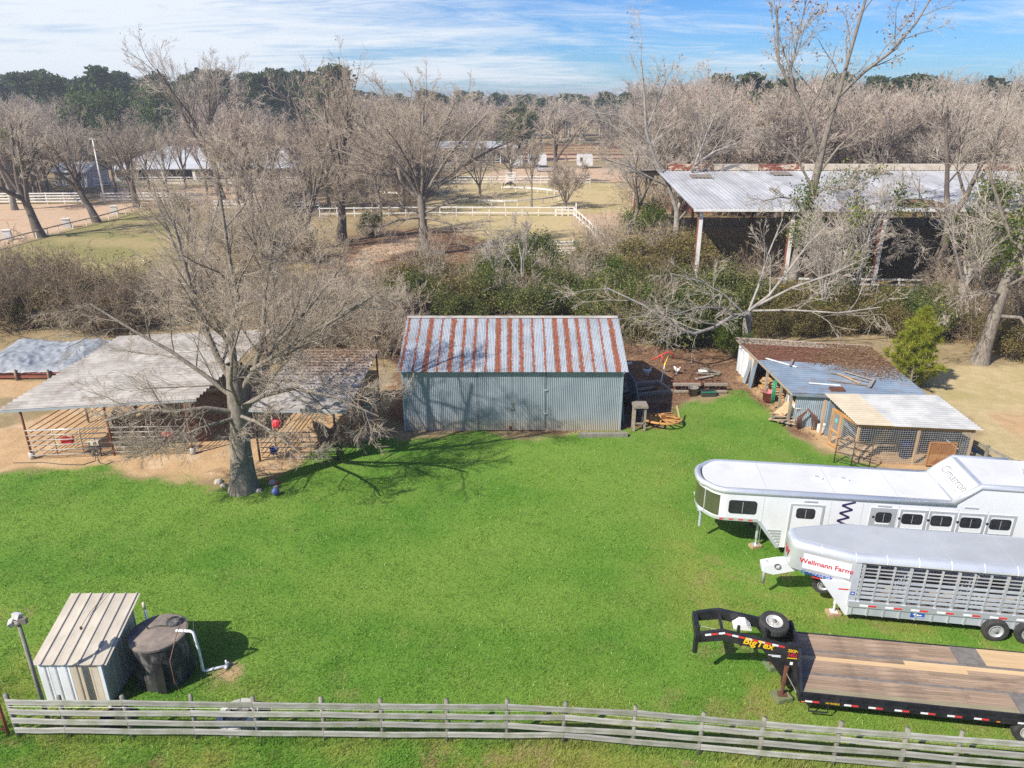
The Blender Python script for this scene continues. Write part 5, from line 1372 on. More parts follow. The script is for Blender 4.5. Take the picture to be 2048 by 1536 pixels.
for i, (px, py, s) in enumerate(((437, 965, .2), (447, 972, .15), (518, 982, .16), (545, 967, .2), (552, 975, .13))):
    g = G(px, py); m = MB(); m.lathe((0, 0, 0), [(.001, -.02), (s, -.01), (s * .95, s * .4), (s * .55, s * .75), (.001, s * .8)], 7)
    o = m.build('stone', MT['stone'], None); o.location = (g.x, g.y, 0); o.rotation_euler = (0.1, .1, i)
    tag(o, ['pale stone in the pair left of the massive tree, farther one', 'pale stone in the pair left of the massive tree, nearer one', 'tan block at the right foot of the massive tree', 'pale stone beside the red rake head', 'small pale stone just above the blue ball'][i], 'stone')
# standpipe with hoses at the stable front
g = G(195, 912); t = thing('water_standpipe', 'tan standpipe box with draped hoses in front of the large stable', 'standpipe', (g.x, g.y, 0))
m = MB(); m.bx(-.26, .26, -.14, .14, .62, .86); m.build('box', MT['beige'], t)
m = MB(); m.bx(-.2, -.12, -.05, .05, -.05, .62); m.bx(.12, .2, -.05, .05, -.05, .62); m.build('post', MT['old_wood'], t)
m = MB(); m.tube([(.05, 0, .8), (.06, -.04, 1.0), (.14, -.06, 1.0)], .022, 6); m.build('spigot', MT['dark_pipe'], t)
for k, pts in enumerate(([(-.18, -.16, .8), (-.22, -.22, .3), (-.05, -.26, .08), (.02, -.2, .5)], [(.12, -.16, .85), (.2, -.25, .35), (.3, -.5, .03), (.5, -.75, .02), (.9, -.9, .02), (1.1, -.6, .02), (.8, -.5, .02)], [(.05, -.16, .8), (.1, -.3, .2), (.2, -.55, .03), (-.2, -.95, .02), (-1.2, -.9, .02), (-2.2, -.7, .02), (-3.6, -.75, .02)])):
    MB().tube(pts, .018, 6).build('hose', MT['hose'], t, True)

# ------------------------------------------------------------------ tarpaulin over a hay stack, far left
t = thing('hay_stack', 'hay stack on a plank pen under a crumpled silver tarpaulin', 'hay stack')
A, Bq, Cq, Dq = Vector((-33.5, 41.3, 0)), Vector((-26.8, 41.6, 0)), Vector((-26.2, 46.5, 0)), Vector((-33.5, 46.5, 0))
nx_, ny_ = 96, 70; vs, fs = [], []
for j in range(ny_ + 1):
    for i in range(nx_ + 1):
        u, v = i / nx_, j / ny_
        p = A.lerp(Bq, u).lerp(Dq.lerp(Cq, u), v)
        e = min(u, 1 - u, v, 1 - v)
        h = .5 + (.25 + .6 * v) * min(1, e * 7) ** .6 + .18 * math.sin(5 * u + 2 * v) * e * 2 + .08 * math.sin(9 * v - 6 * u) * min(1, e * 5)
        h += (vnoise(np.array(u * 7.0), np.array(v * 5.0), 1.0, 9)) * .2 * min(1, e * 8) + (.25 - abs(float(vnoise(np.array(u * 13.0 + 5 * v), np.array(v * 9.0), 1.0, 10)))) * .17 * min(1, e * 9) + (.25 - abs(float(vnoise(np.array(u * 31.0 - 9 * v), np.array(v * 17.0 + 4 * u), 1.0, 12)))) * .13
        vs.append((p.x, p.y, float(h)))
for j in range(ny_):
    for i in range(nx_):
        a = j * (nx_ + 1) + i; fs.append((a, a + 1, a + nx_ + 2, a + nx_ + 1))
m = MB(); m.add(vs, fs); m.build('tarpaulin', MT['tarp'], t, True)
m = MB(); m.bx(-33.3, -27, 41.75, 46.2, 0.02, .5); m.build('hay', MT['hay'], t)
for x in (-32.6, -30.4, -28.4, -27.0): MB().tube([(x, 41.45, 0), (x, 41.45, .7)], .08, 8).build('post', MT['old_wood'], t, True)
for z in (.2, .45): MB().beam((-33.2, 41.5, z), (-27, 41.6, z), .04, .16).build('plank', MT['red_iron'], t)

# ------------------------------------------------------------------ pump shed, tank, light pole (lower left)
sx0, sx1, sy0, sy1 = -13.15, -11.38, 15.78, 17.75
shd = thing('pump_shed', 'small slant roofed metal shed with ribbed cream roof, white and tan walls', 'shed')
cols = ['white_panel', 'white_panel', 'white_panel', 'beige', 'beige', 'beige']
w = (sx1 - sx0) / 6
for i in range(6):
    m = MB(); y_ = sy0 + .004 * (i % 2)
    m.sheet((sx0 + i * w, y_, 0), (sx0 + (i + 1) * w, y_, 0), (sx0 + (i + 1) * w, y_, 1.6), (sx0 + i * w, y_, 1.6), 1, -.03, 1, 'rib'); m.build('wall_panel', MT[cols[i]], shd)
for i in range(7):
    a, b = sy0 + (sy1 - sy0) * i / 7, sy0 + (sy1 - sy0) * (i + 1) / 7
    za, zb = 1.6 + .6 * i / 7, 1.6 + .6 * (i + 1) / 7
    m = MB(); m.sheet((sx1, a, 0), (sx1, b, 0), (sx1, b, zb), (sx1, a, za), 1, -.022, 1, 'rib'); m.build('wall_panel', MT['beige'], shd)
m = MB(); m.add([(sx0, sy0, 0), (sx0, sy1, 0), (sx0, sy1, 2.2), (sx0, sy0, 1.6), (sx1, sy1, 0), (sx1, sy1, 2.2)], [(0, 3, 2, 1), (1, 2, 5, 4)]); m.build('wall', MT['beige'], shd)
m = MB(); m.bx(sx1 - .06, sx1 + .035, sy0 - .045, sy0 + .02, 0, 1.58); m.build('corner_trim', MT['white_panel'], shd)
for i in range(6):
    a = sx0 - .06 + (sx1 - sx0 + .3) * i / 6; b = sx0 - .06 + (sx1 - sx0 + .3) * (i + 1) / 6
    m = MB(); zf, zb = 1.62 - .05, 2.2 + .05
    m.sheet((a, sy0 - .12, zf + .003 * (i % 2)), (b, sy0 - .12, zf + .003 * (i % 2)), (b, sy1 + .14, zb + .003 * (i % 2)), (a, sy1 + .14, zb + .003 * (i % 2)), 1, .038, 1, 'rib')
    m.build('roof_sheet', MT['cream'], shd)
m = MB(); m.tube([(-12.35, 16.75, 1.95), (-12.3, 17.2, 2.12), (-12.1, 17.85, 2.3)], .008, 5); m.tube([(-12.35, 16.72, 1.9), (-12.35, 16.74, 1.98)], .03, 6); m.build('cable', MT['dark_pipe'], shd)

tk = thing('water_tank', 'round blackened concrete water tank with stained lid beside the pump shed', 'tank', (-10.38, 17.08, 0))
TR, TH = .80, 1.5
MB().lathe((0, 0, 0), [(TR, -.05), (TR * .995, .7), (TR * .985, TH - .06)], 40).build('wall', MT['tank'], tk, True)
MB().lathe((0, 0, 0), [(TR + .015, TH - .07), (TR + .02, TH), (TR * .96, TH + .025), (.001, TH + .05)], 40).build('lid', MT['tank_top'], tk)
MB().lathe((0.32, .35, 0), [(.2, TH + .03), (.2, TH + .13), (.16, TH + .15), (.001, TH + .15)], 14).build('hatch', MT['tank'], tk, True)
m = MB(); m.box((.3, -.86, .6), (.26, .07, 1.1)); m.build('stain_and_shadow_strip', MT['black_paint'], tk)  # black strip standing for the drip stain and the pipe's shadow on the wall
t = thing('pvc_pipe', 'white plastic pipe bending down the tank side and along the grass', 'pipe', (-10.25, 17.12, 0))
MB().tube([(.45, -.1, TH + .1), (.86, -.12, TH + .1), (.95, -.13, TH + .06), (.98, -.14, TH - .1), (1.0, -.1, .8), (1.0, -.08, .12), (1.03, -.07, .07), (1.2, 0, .07), (1.62, .14, .08)], .042, 8).build('pipe', MT['pvc'], t, True)
m = MB(); m.tube([(1.62, .02, .08), (1.62, .26, .08)], .05, 8); m.tube([(1.62, .14, .05), (1.62, .14, .28)], .03, 8); m.build('tee', MT['pvc'], t, True)
for k, pts in enumerate(([(.55, .1, TH + .3), (.6, -.4, TH + .2), (.55, -.9, TH - .3), (.6, -.98, .5), (.75, -.95, .05)], [(-.1, .5, TH + .06), (.2, .3, TH + .1), (.5, .3, TH + .28), (.85, .2, TH + .2), (.9, -.1, TH - .2), (.95, -.3, .3)], [(-.7, .3, TH + .05), (-.45, .0, TH + .08), (-.2, .1, TH + .12), (.1, .15, TH + .06), (.2, .3, TH + .1)])):
    o = MB().tube(pts, .014, 6).build('hose', MT['hose'] if k else MT['brown_hose'], None, True); o.location = (-10.25, 17.12, 0)
    tag(o, ['brown hose hanging down the front of the round tank', 'dark hose looping over the right rim of the round tank', 'dark cord coiled across the round tank lid'][k], 'hose')
t = thing('well_pipe', 'thin upright pipe with tan cap between the pump shed and the tank', 'pipe', (-10.95, 17.62, 0))
MB().tube([(0, 0, 0), (0, 0, 1.9)], .035, 8).build('pipe', MT['pvc'], t, True); MB().cyl((0, 0, 1.9), .045, .22, 8).build('cap', MT['beige'], t, True)

lp = thing('light_pole', 'wooden pole with twin flood lamps in front of the pump shed', 'light pole', (-12.72, 15.1, 0))
MB().tube([(0, 0, -.05), (0, 0, 3.45)], [.06, .05], 10).build('pole', MT['post_wood'], lp, True)
m = MB(); m.tube([(-.2, 0, 3.5), (.1, 0, 3.5)], .035, 8); m.cyl((0, 0, 3.42), .09, .1, 10); m.build('bracket', MT['lamp_body'], lp, True)
for (x, z, az, el) in ((-.24, 3.42, R(115), R(-25)), (-.05, 3.66, R(160), R(20))):
    hd = MB(); hd.prism([(-.10, -.07), (.10, -.07), (.13, .07), (-.13, .07)], .13, 'z', 0); o = hd.build('lamp_head', MT['lamp_metal'], lp)
    o.matrix_local = Matrix.Translation((x, 0, z)) @ Matrix.Rotation(az, 4, 'Z') @ Matrix.Rotation(R(90) + el, 4, 'X')
    gl = MB(); gl.bx(-.10, .10, .071, .08, .02, .11); gl.build('lens', MT['lamp_glass'], o)
m = MB(); m.bx(-.09, .09, -.05, .05, 0, .16); o = m.build('sensor_box', MT['lamp_body'], lp); o.location = (.14, 0, 3.46)

t = thing('rubber_tub', 'black rubber tub lying on the grass behind the fence by the pump shed', 'tub', (-10.95, 15.22, 0))
MB().lathe((0, 0, 0), [(.001, .02), (.27, .02), (.36, .2), (.4, .2), (.38, .16), (.30, .0)], 20).build('shell', MT['black_rubber'], t, True)
MB().tube([(.36 * math.cos(a), .36 * math.sin(a), .21) for a in np.linspace(0, 6.283, 25)[:-1]], .02, 6, closed=True).build('rim', MT['black_rubber'], t, True)
# ring of concrete blocks behind the fence
rg_t = thing('block_ring', 'ring of grey concrete blocks filled with rubble behind the board fence', 'block ring', (-7.55, 15.2, 0))
def ring_block(r0, r1, a0, a1, z0, z1):
    m = MB(); vs = []
    n = 5
    for z in (z0, z1):
        for r in (r0, r1):
            for i in range(n): a = a0 + (a1 - a0) * i / (n - 1); vs.append((r * math.cos(a), r * math.sin(a), z))
    f = []
    for i in range(n - 1):
        f += [(i, i + 1, n + i + 1, n + i), (2 * n + i, 3 * n + i, 3 * n + i + 1, 2 * n + i + 1), (n + i, n + i + 1, 3 * n + i + 1, 3 * n + i), (i, 2 * n + i, 2 * n + i + 1, i + 1)]
    f += [(0, n, 3 * n, 2 * n), (n - 1, 3 * n - 1, 4 * n - 1, 2 * n + n - 1)]
    m.add(vs, f); return m
for c in range(2):
    for i in range(9):
        a = 6.283 * (i + .5 * (c % 2)) / 9
        ring_block(.38, .545 + .012 * ((i * 7 + c) % 3 - 1), a + .02, a + 6.283 / 9 - .02, .0 + .16 * c, .155 + .16 * c).build('block', MT['concrete'], rg_t)
m = MB(); rr_ = random.Random(4)
for i in range(120):
    a, q = rr_.uniform(0, 6.28), .36 * math.sqrt(rr_.random()); m.lathe((q * math.cos(a), q * math.sin(a), .22), [(.001, 0), (.05, .01), (.045, .06), (.001, .09)], 6)
o = m.build('rubble', MT['post_wood'], rg_t); o['kind'] = 'stuff'

# ------------------------------------------------------------------ the near board fence
fence_x = [-13.32, -11.95, -10.22, -8.48, -6.80, -5.02, -3.45, -1.72, -0.12, 1.38, 3.22, 4.92, 6.45, 8.30, 9.93, 11.2, 12.9, 14.7, 16.5, 18.3]
def fence_y(x): return 14.66 - .012 * (x + 13) if x < 1.4 else 14.48 - (x - 1.4) * .103
bf = thing('board_fence', 'weathered grey four board fence running across the front of the lawn', 'fence')
rr_ = random.Random(12)
post_me = []
for i, x in enumerate(fence_x):
    y = fence_y(x) + .07; h = 1.42 + rr_.uniform(-.04, .06); r = .062 + rr_.uniform(-.006, .01)
    o = MB().tube([(0, 0, -.05), (0, 0, h * .5), (rr_.uniform(-.02, .02), 0, h)], [r * 1.05, r, r * .94], 8).build('post', MT['post_wood'], bf, True); o.location = (x, y, 0)
    o.rotation_euler = (rr_.uniform(-.02, .02), rr_.uniform(-.025, .025), 0)
levels = [.30, .62, .94, 1.27]
for li, z in enumerate(levels):
    i = li % 2 and -1 or 0
    j = 0
    seq = [0] + list(range(1 + (li % 2), len(fence_x), 2))
    if seq[-1] != len(fence_x) - 1: seq.append(len(fence_x) - 1)
    for a, b in zip(seq[:-1], seq[1:]):
        pts = [Vector((fence_x[k], fence_y(fence_x[k]) - .012, z + .02 * math.sin(k * 2.3 + li))) for k in range(a, b + 1)]
        # a board bows gently over its posts
        L = (pts[-1] - pts[0]).length; d = (pts[-1] - pts[0]).normalized()
        m = MB(); n = 6; w_, t_ = .155, .04; vs, fs = [], []
        for k in range(n + 1):
            u = k / n; x_ = u * L; sag = -.018 * math.sin(math.pi * u) + .006 * math.sin(9 * u + li)
            gap = .004 if k == 0 else (-.004 if k == n else 0)
            vs += [(x_ + gap, -t_ / 2, -w_ / 2 + sag), (x_ + gap, t_ / 2, -w_ / 2 + sag), (x_ + gap, t_ / 2, w_ / 2 + sag), (x_ + gap, -t_ / 2, w_ / 2 + sag)]
            if k:
                q = 4 * k; p = q - 4; fs += [(p, q, q + 3, p + 3), (p + 3, q + 3, q + 2, p + 2), (p + 2, q + 2, q + 1, p + 1), (p + 1, q + 1, q, p)]
        fs += [(0, 3, 2, 1), (4 * n, 4 * n + 1, 4 * n + 2, 4 * n + 3)]
        m.add(vs, fs); o = m.build('board', MT['fence_wood'], bf)
        o.location = pts[0]; o.rotation_euler = (rr_.uniform(-.03, .03), -math.atan2(pts[-1].z - pts[0].z, L), math.atan2(d.y, d.x))
m = MB(); m.tube([(x, fence_y(x) + .005, 1.1) for x in fence_x], .004, 4); m.build('wire', MT['wire'], bf)
rp = thing('rusty_gate', 'rust brown gate frame at the left end of the board fence', 'gate', (-13.62, 14.75, 0), R(12))
for x in (-.9, 0): MB().tube([(x, 0, -.02), (x, 0, 1.42)], .045, 8).build('post', MT['red_iron'], rp, True)
for z in (.25, .65, 1.3): MB().tube([(-.9, 0, z), (0, 0, z)], .03, 6).build('rail', MT['red_iron'], rp, True)
# ------------------------------------------------------------------ trailers. Local axes: x along the trailer to its tail, y to the far side
def wheel(parent, x, y, z, r=.38, w=.22, rim='rim', face=-1, name='wheel'):
    """Tyre (its own object) with rim and hub as children; axis along y, outer face towards -y."""
    m = MB(); prof = []
    for rr_, yy in ((.56, -.42), (.72, -.5), (.9, -.5), (.97, -.42), (1.0, -.25), (1.0, .25), (.97, .42), (.9, .5), (.72, .5), (.56, .42)):
        prof.append((r * rr_, w * yy))
    m.lathe((0, 0, 0), prof, 32, 'Y')
    for k in range(28):
        a = 6.283 * k / 28
        m.box((r * 1.0 * math.cos(a), 0, r * 1.0 * math.sin(a)), (.016, w * .62, .012), Matrix.Rotation(-a, 3, 'Y'))
    o = m.build(name, MT['black_rubber'], parent, False); o.location = (x, y, z)
    m = MB(); s = -1
    m.lathe((0, 0, 0), [(r * .58, s * w * .44), (r * .54, s * w * .5), (r * .50, s * w * .44), (r * .46, s * w * .2), (r * .30, s * w * .26), (r * .16, s * w * .34), (.001, s * w * .34)], 24, 'Y')
    rm = m.build('rim', MT[rim], o, True)
    m = MB(); m.lathe((0, 0, 0), [(r * .13, s * w * .33), (r * .12, s * w * .55), (.001, s * w * .57)], 12, 'Y')
    for k in range(6):
        a = 6.283 * k / 6; m.lathe((r * .24 * math.cos(a), 0, r * .24 * math.sin(a)), [(.016, s * w * .27), (.014, s * w * .36), (.001, s * w * .37)], 6, 'Y')
    m.build('hub', MT['lamp_body'], o, True)
    return o
def rrect(x0, x1, z0, z1, r, n=5):
    out = []
    for cx, cz, a0 in ((x1 - r, z1 - r, 0), (x0 + r, z1 - r, 90), (x0 + r, z0 + r, 180), (x1 - r, z0 + r, 270)):
        for i in range(n): a = R(a0 + 90 * i / (n - 1)); out.append((cx + r * math.cos(a), cz + r * math.sin(a)))
    return out
def round_poly(pts, rads, n=6):
    out = []; k = len(pts)
    for i, p in enumerate(pts):
        p = Vector((*p, 0)); a = Vector((*pts[i - 1], 0)); b = Vector((*pts[(i + 1) % k], 0)); r = rads[i]
        if r <= 0: out.append((p.x, p.y)); continue
        da, db = (a - p).normalized(), (b - p).normalized()
        p0, p1 = p + da * r, p + db * r
        for j in range(n):
            t = j / (n - 1); q = p0.lerp(p, t).lerp(p.lerp(p1, t), t); out.append((q.x, q.y))
    return out
def wallstrip(poly, z0, z1, closed=False):
    m = MB(); n = len(poly); vs = []
    for x, y in poly: vs += [(x, y, z0), (x, y, z1)]
    fs = [(2 * i, 2 * ((i + 1) % n), 2 * ((i + 1) % n) + 1, 2 * i + 1) for i in range(n if closed else n - 1)]
    m.add(vs, fs); return m
def tape(parent, u0, u1, y, z, h, reverse=False):
    um = (u0 + u1) / 2
    a = MB(); a.bx(u0, um - .0, y - .004, y + .003, z - h / 2, z + h / 2); b = MB(); b.bx(um + .002, u1, y - .004, y + .003, z - h / 2, z + h / 2)
    a.build('reflector_tape', MT['white_tape'], parent); b.build('reflector_tape', MT['red_tape'], parent)
def jack(parent, x, y, z1, foot=.06, mt='silver'):
    m = MB(); m.tube([(x, y, foot + .3), (x, y, z1)], .055, 8); m.tube([(x, y, foot), (x, y, foot + .5)], .038, 8); m.bx(x - .12, x + .12, y - .1, y + .1, foot - .02, foot + .01)
    m.build('landing_jack', MT[mt], parent)
def block(label, loc, s, rz, mt='lumber'):
    m = MB(); m.box((0, 0, s[2] / 2), s); o = m.build('jack_block', MT[mt], None); o.location = loc; o.rotation_euler = (0, 0, rz)
    return tag(o, label, 'wood block')

# ---- white horse trailer
HA = R(-7)
ht = thing('horse_trailer', 'long white gooseneck horse trailer with raised rear roof and row of drop windows', 'trailer', (8.0, 23.25, 0), HA)
Wd, ZR, L_ = 2.37, 2.66, 12.4
nose = round_poly([(L_, 0), (-.40, 0), (-1.02, .72), (-1.02, Wd - .72), (-.40, Wd), (L_, Wd)], [0, .35, .35, .35, .35, 0])
near = [(L_, 0), (-.05, 0)]
# near and far side skins as profiled plates, nose skin as a bent strip
for y_, t_ in ((0.0, .04), (Wd - .04, .04)):
    m = MB(); m.prism([(-.02, 1.52), (1.12, 1.52), (1.95, .42), (L_, .42), (L_, 3.38), (8.55, 3.38), (7.8, ZR), (-.02, ZR)], t_, 'y', y_); m.build('side_wall', MT['white_skin'], ht)
npart = [p for p in nose if p[0] < .2]
m = wallstrip([(-.02, 0.0)] + npart + [(-.02, Wd)], 1.52, ZR); m.build('nose_skin', MT['white_skin'], ht, True)
flat = [p for p in npart if p[0] < -.30 and p[1] < Wd * .62]
m = wallstrip([(x - .012 if x < -.9 else x - .008, y - .008) for x, y in flat], 1.60, ZR - .2); m.build('nose_panel', MT['mirror_bronze'], ht, True)
xs_ = min(flat, key=lambda p: p[1]); m = MB()
(x, y) = flat[len(flat) // 3]; m.bx(x - .03, x + .005, y - .03, y + .005, 1.58, ZR - .18)
m.build('nose_trim', MT['silver'], ht)
inset = round_poly([(7.75, .16), (-.36, .16), (-.86, .8), (-.86, Wd - .8), (-.36, Wd - .16), (7.75, Wd - .16)], [0, .3, .3, .3, .3, 0])
m = MB(); m.prism(inset, .06, 'z', ZR + .04); m.build('roof', MT['white_roof'], ht)
m = MB(); m.tube([(x, y + (.06 if y < .5 else (-.06 if y > Wd - .5 else 0)), ZR + .0) for x, y in [(7.8, 0)] + [p for p in nose if p[0] < 1] + [(7.8, Wd)]], .125, 10); m.build('roof_edge', MT['silver'], ht, True)
m = wallstrip([(x - .012, y - .012 * (1 if y < 1.2 else -1)) for x, y in [(1.12, 0)] + npart + [(1.12, Wd)]], 1.44, 1.56); m.build('nose_rail', MT['silver'], ht, True)
m = MB(); m.prism([(-1.0, .5), (1.1, .02), (1.1, Wd - .02), (-1.0, Wd - .5)], .05, 'z', 1.47); m.build('nose_floor', MT['silver_matt'], ht)
m = MB(); m.prism([(1.06, 1.5), (1.2, 1.5), (2.02, .42), (1.9, .38)], .1, 'y', -.02); m.prism([(1.06, 1.5), (1.2, 1.5), (2.02, .42), (1.9, .38)], .1, 'y', Wd - .08); m.build('neck_frame', MT['silver_matt'], ht)
for i in range(9):
    t = .06 + i * .105; x, z = 1.16 + .80 * t, 1.46 - 1.06 * t
    MB().beam((x, .1, z), (x, Wd - .1, z), .085, .05, (-.8, 0, .6)).build('slat', MT['silver'], ht)
m = MB(); m.prism([(1.14, 1.46), (1.22, 1.46), (2.0, .42), (1.95, .42)], Wd - .16, 'y', .08); m.build('neck_front', MT['silver_matt'], ht)
# the flat side skin below the wall's slanted edge carries ribbed silver cladding
for i in range(6):
    z = .5 + i * .115; xs = 1.95 - (z - .42) * .75 + .06
    MB().bx(xs, 2.0, -.014, -.002, z, z + .085).build('gravel_guard', MT['silver'], ht)
# raised roof
m = MB(); m.prism([(8.5, .14), (10.4, .14), (10.4, Wd - .14), (8.5, Wd - .14)], .05, 'z', 3.40); m.build('raised_roof', MT['white_roof'], ht)
m = MB(); m.add([(7.74, .1, ZR + .08), (7.74, Wd - .1, ZR + .08), (8.5, Wd - .1, 3.43), (8.5, .1, 3.43)], [(0, 3, 2, 1)]); m.add([(10.4, .1, 3.42), (10.4, Wd - .1, 3.42), (11.0, Wd - .1, ZR), (11.0, .1, ZR)], [(0, 3, 2, 1)]); m.build('slope_panel', MT['white_skin'], ht)
m = MB(); m.tube([(7.72, .05, ZR + .05), (8.5, .05, 3.40), (10.4, .05, 3.38), (11.0, .05, ZR + .05), (L_, .05, ZR + .05)], .11, 10); m.tube([(7.72, Wd - .05, ZR + .05), (8.5, Wd - .05, 3.40), (10.4, Wd - .05, 3.38)], .11, 10)
m.build('raised_edge', MT['silver'], ht, True)
m = MB(); m.beam((7.74, .1, ZR + .098), (7.74, Wd - .1, ZR + .098), .16, .03); m.beam((8.5, .1, 3.455), (8.5, Wd - .1, 3.455), .16, .03); m.build('slope_trim', MT['silver'], ht)
m = MB(); m.prism([(11.0, .16), (L_, .16), (L_, Wd - .16), (11.0, Wd - .16)], .05, 'z', ZR + .02); m.build('rear_roof', MT['white_roof'], ht)
rk = MB()
for y_ in (.3, 1.2, 2.1): rk.beam((10.9, y_, ZR + .5), (L_, y_, ZR + .5), .05, .05)
for x in (11.0, 11.8): rk.beam((x, .3, ZR + .5), (x, 2.1, ZR + .5), .05, .05); rk.beam((x, 2.1, ZR), (x, 2.1, ZR + .5), .05, .05); rk.beam((x, .3, ZR), (x, .3, ZR + .5), .05, .05)
rk.build('hay_rack', MT['silver'], ht)
for x in (1.3, 3.7, 5.9): MB().bx(x, x + .015, .2, Wd - .2, ZR + .099, ZR + .104).build('roof_seam', MT['silver'], ht)
up = Vector((.74, 0, .70)).normalized()
Ms = basis((8.13, Wd / 2, (ZR + 3.5) / 2 + .022), (0, -1, 0), up)
lettering('Cimarron', .46, MT['grey_line'], ht, Ms, .006, .006, .12)
Mu = basis(Vector((8.13, Wd / 2, (ZR + 3.5) / 2 + .02)) - up * .24, (0, -1, 0), up)
o = MB().bx(-.75, .75, -.012, .012, -.004, .006).build('underline', MT['grey_line'], ht); o.matrix_local = Mu
for x in (3.2, 4.15):
    vt = MB(); vt.prism(rrect(x, x + .36, 1.1, 1.3, .09), .06, 'z', ZR + .1); o = vt.build('roof_vent', MT['white_plastic'], ht)
    vc = MB(); vc.prism(rrect(x + .06, x + .22, 1.14, 1.26, .05), .03, 'z', ZR + .16); vc.build('vent_cap', MT['silver'], o)
def t_window(x0, x1, z0, z1, parent=ht, mul=1):
    fr = MB(); fr.prism(rrect(x0 - .03, x1 + .03, z0 - .03, z1 + .03, .1), .025, 'y', -.028); f_ = fr.build('window_frame', MT['black_paint'], parent)
    gl = MB(); gl.prism(rrect(x0, x1, z0, z1, .08), .012, 'y', -.038); gl.build('pane', MT['glass'], f_)
    mm = MB()
    for k in range(mul): xc = x0 + (x1 - x0) * (k + 1) / (mul + 1); mm.bx(xc - .008, xc + .008, -.044, -.036, z0 + .01, z1 - .01)
    mm.build('mullion', MT['silver'], f_)
    return f_
t_window(.04, .98, 1.80, 2.28)
def frame_rect(x0, x1, z0, z1, w_, name, parent, mt, y0=-.022, y1=-.002):
    m = MB(); m.bx(x0, x1, y0, y1, z1 - w_, z1); m.bx(x0, x1, y0, y1, z0, z0 + w_); m.bx(x0, x0 + w_, y0, y1, z0 + w_, z1 - w_); m.bx(x1 - w_, x1, y0, y1, z0 + w_, z1 - w_)
    return m.build(name, MT[mt], parent)
dr = MB().bx(2.28, 3.32, -.012, 0.0, .5, 2.24).build('door', MT['white_skin'], ht); frame_rect(2.2, 3.4, .45, 2.32, .075, 'door_frame', ht, 'silver'); t_window(2.46, 3.06, 1.76, 2.12, dr)
for i in range(5):
    if i == 0: a, b, wx0, wx1 = 4.98, 5.88, 5.22, 5.70
    else: a, b, wx0, wx1 = 6.0 + (i - 1) * .99, 6.0 + (i - 1) * .99 + .93, 6.12 + (i - 1) * .99, 6.76 + (i - 1) * .99
    w_ = .20 if i == 0 else .085
    dd = MB().bx(a + w_ * .8, b - w_ * .8, -.012, 0.0, 1.55, 2.30).build('drop_door', MT['white_skin'], ht)
    frame_rect(a, b, 1.5, 2.36, w_, 'door_frame', ht, 'silver')
    t_window(wx0, wx1, 1.80, 2.16, dd)
    MB().bx(wx0 - .15, wx0 - .07, -.035, -.01, 1.94, 2.02).build('latch', MT['black_paint'], dd)
for x in (2.65, 5.2, 8.1): MB().bx(x, x + .46, -.03, -.001, 2.42 if x < 8 else 2.56, 2.47 if x < 8 else 2.61).build('vent_strip', MT['silver_matt'], ht)
for x in (1.25, 3.6, 4.7, 5.93, 6.95, 7.93, 8.92): MB().bx(x, x + .012, -.004, .001, .5, 2.5).build('panel_seam', MT['silver_matt'], ht)
# the zig-zag emblem on the side
zz = [(4.42, 2.52), (3.98, 2.36), (4.36, 2.20), (3.94, 2.04), (4.30, 1.88), (3.90, 1.72), (4.25, 1.56), (3.86, 1.40)]
m = MB()
for a, b in zip(zz[:-1], zz[1:]): m.beam((a[0], -.006, a[1]), (b[0], -.006, b[1]), .010, .075, (0, 0, 1))
m.build('zigzag_emblem', MT['purple'], ht)
for i in range(4): MB().bx(-.28 + i * .35, -.12 + i * .35, -.018, -.012, 1.475, 1.53).build('reflector_tape', MT['red_tape'], ht)
m = MB(); m.beam((-1.0, Wd / 2, 1.40), (1.2, Wd / 2, 1.30), .2, .12); m.tube([(-.82, Wd / 2 - .35, .62), (-.82, Wd / 2 - .35, 1.45)], .06, 8); m.build('coupler', MT['silver_matt'], ht)
jack(ht, 1.3, .55, 1.5, .12)
wheel(ht, 1.45, 1.3, .72, .34, .22, 'rim_grey', name='spare_wheel')
for x in (6.2, 7.2): wheel(ht, x, .12, .39, .39, .22, 'rim_grey')
for x in (6.2, 7.2): wheel(ht, x, Wd - .12, .39, .39, .22, 'rim_grey')
bl = ht.matrix_basis @ Vector((1.3, .55, 0)); block('tan wood block under the jack of the white horse trailer', (bl.x, bl.y, 0), (.42, .3, .11), .3)

# ---- grey stock trailer
SA = R(-8.5)
stt = thing('stock_trailer', 'silver gooseneck livestock trailer with slatted sides and red sign lettering', 'trailer', (10.9, 19.28, 0), SA)
W2, Z2, L2 = 2.1, 2.36, 7.6
NP = [(0, 0), (-1.84, .56), (-1.84, W2 - .56), (0, W2)]; NR_ = [0, .3, .3, 0]
nose2 = round_poly(NP, NR_)
full = [(L2, 0)] + nose2 + [(L2, W2)]
m = wallstrip([p for p in nose2], 1.62, Z2); m.build('nose_skin', MT['silver'], stt, True)
def offset_in(poly, d):
    """An open plan outline moved inwards by d (inside is on its left going round the nose)."""
    out = []; k = len(poly)
    for i in range(k):
        p = Vector((*poly[i], 0)); a = Vector((*poly[max(0, i - 1)], 0)); b = Vector((*poly[min(k - 1, i + 1)], 0))
        ns = []
        for u, v in ((a, p), (p, b)):
            e = v - u
            if e.length > 1e-6: e.normalize(); ns.append(Vector((e.y, -e.x, 0)))
        n_ = sum(ns, Vector()); n_.normalize()
        n_ = n_ / max(.6, n_.dot(ns[0]))
        if (Vector((1.5, W2 / 2, 0)) - p).dot(n_) < 0: n_ = -n_
        q = p + n_ * d; out.append((q.x, q.y))
    return out
roof_o = [(L2, 0), (0, 0)] + round_poly(NP, NR_)[1:-1] + [(0, W2), (L2, W2)]
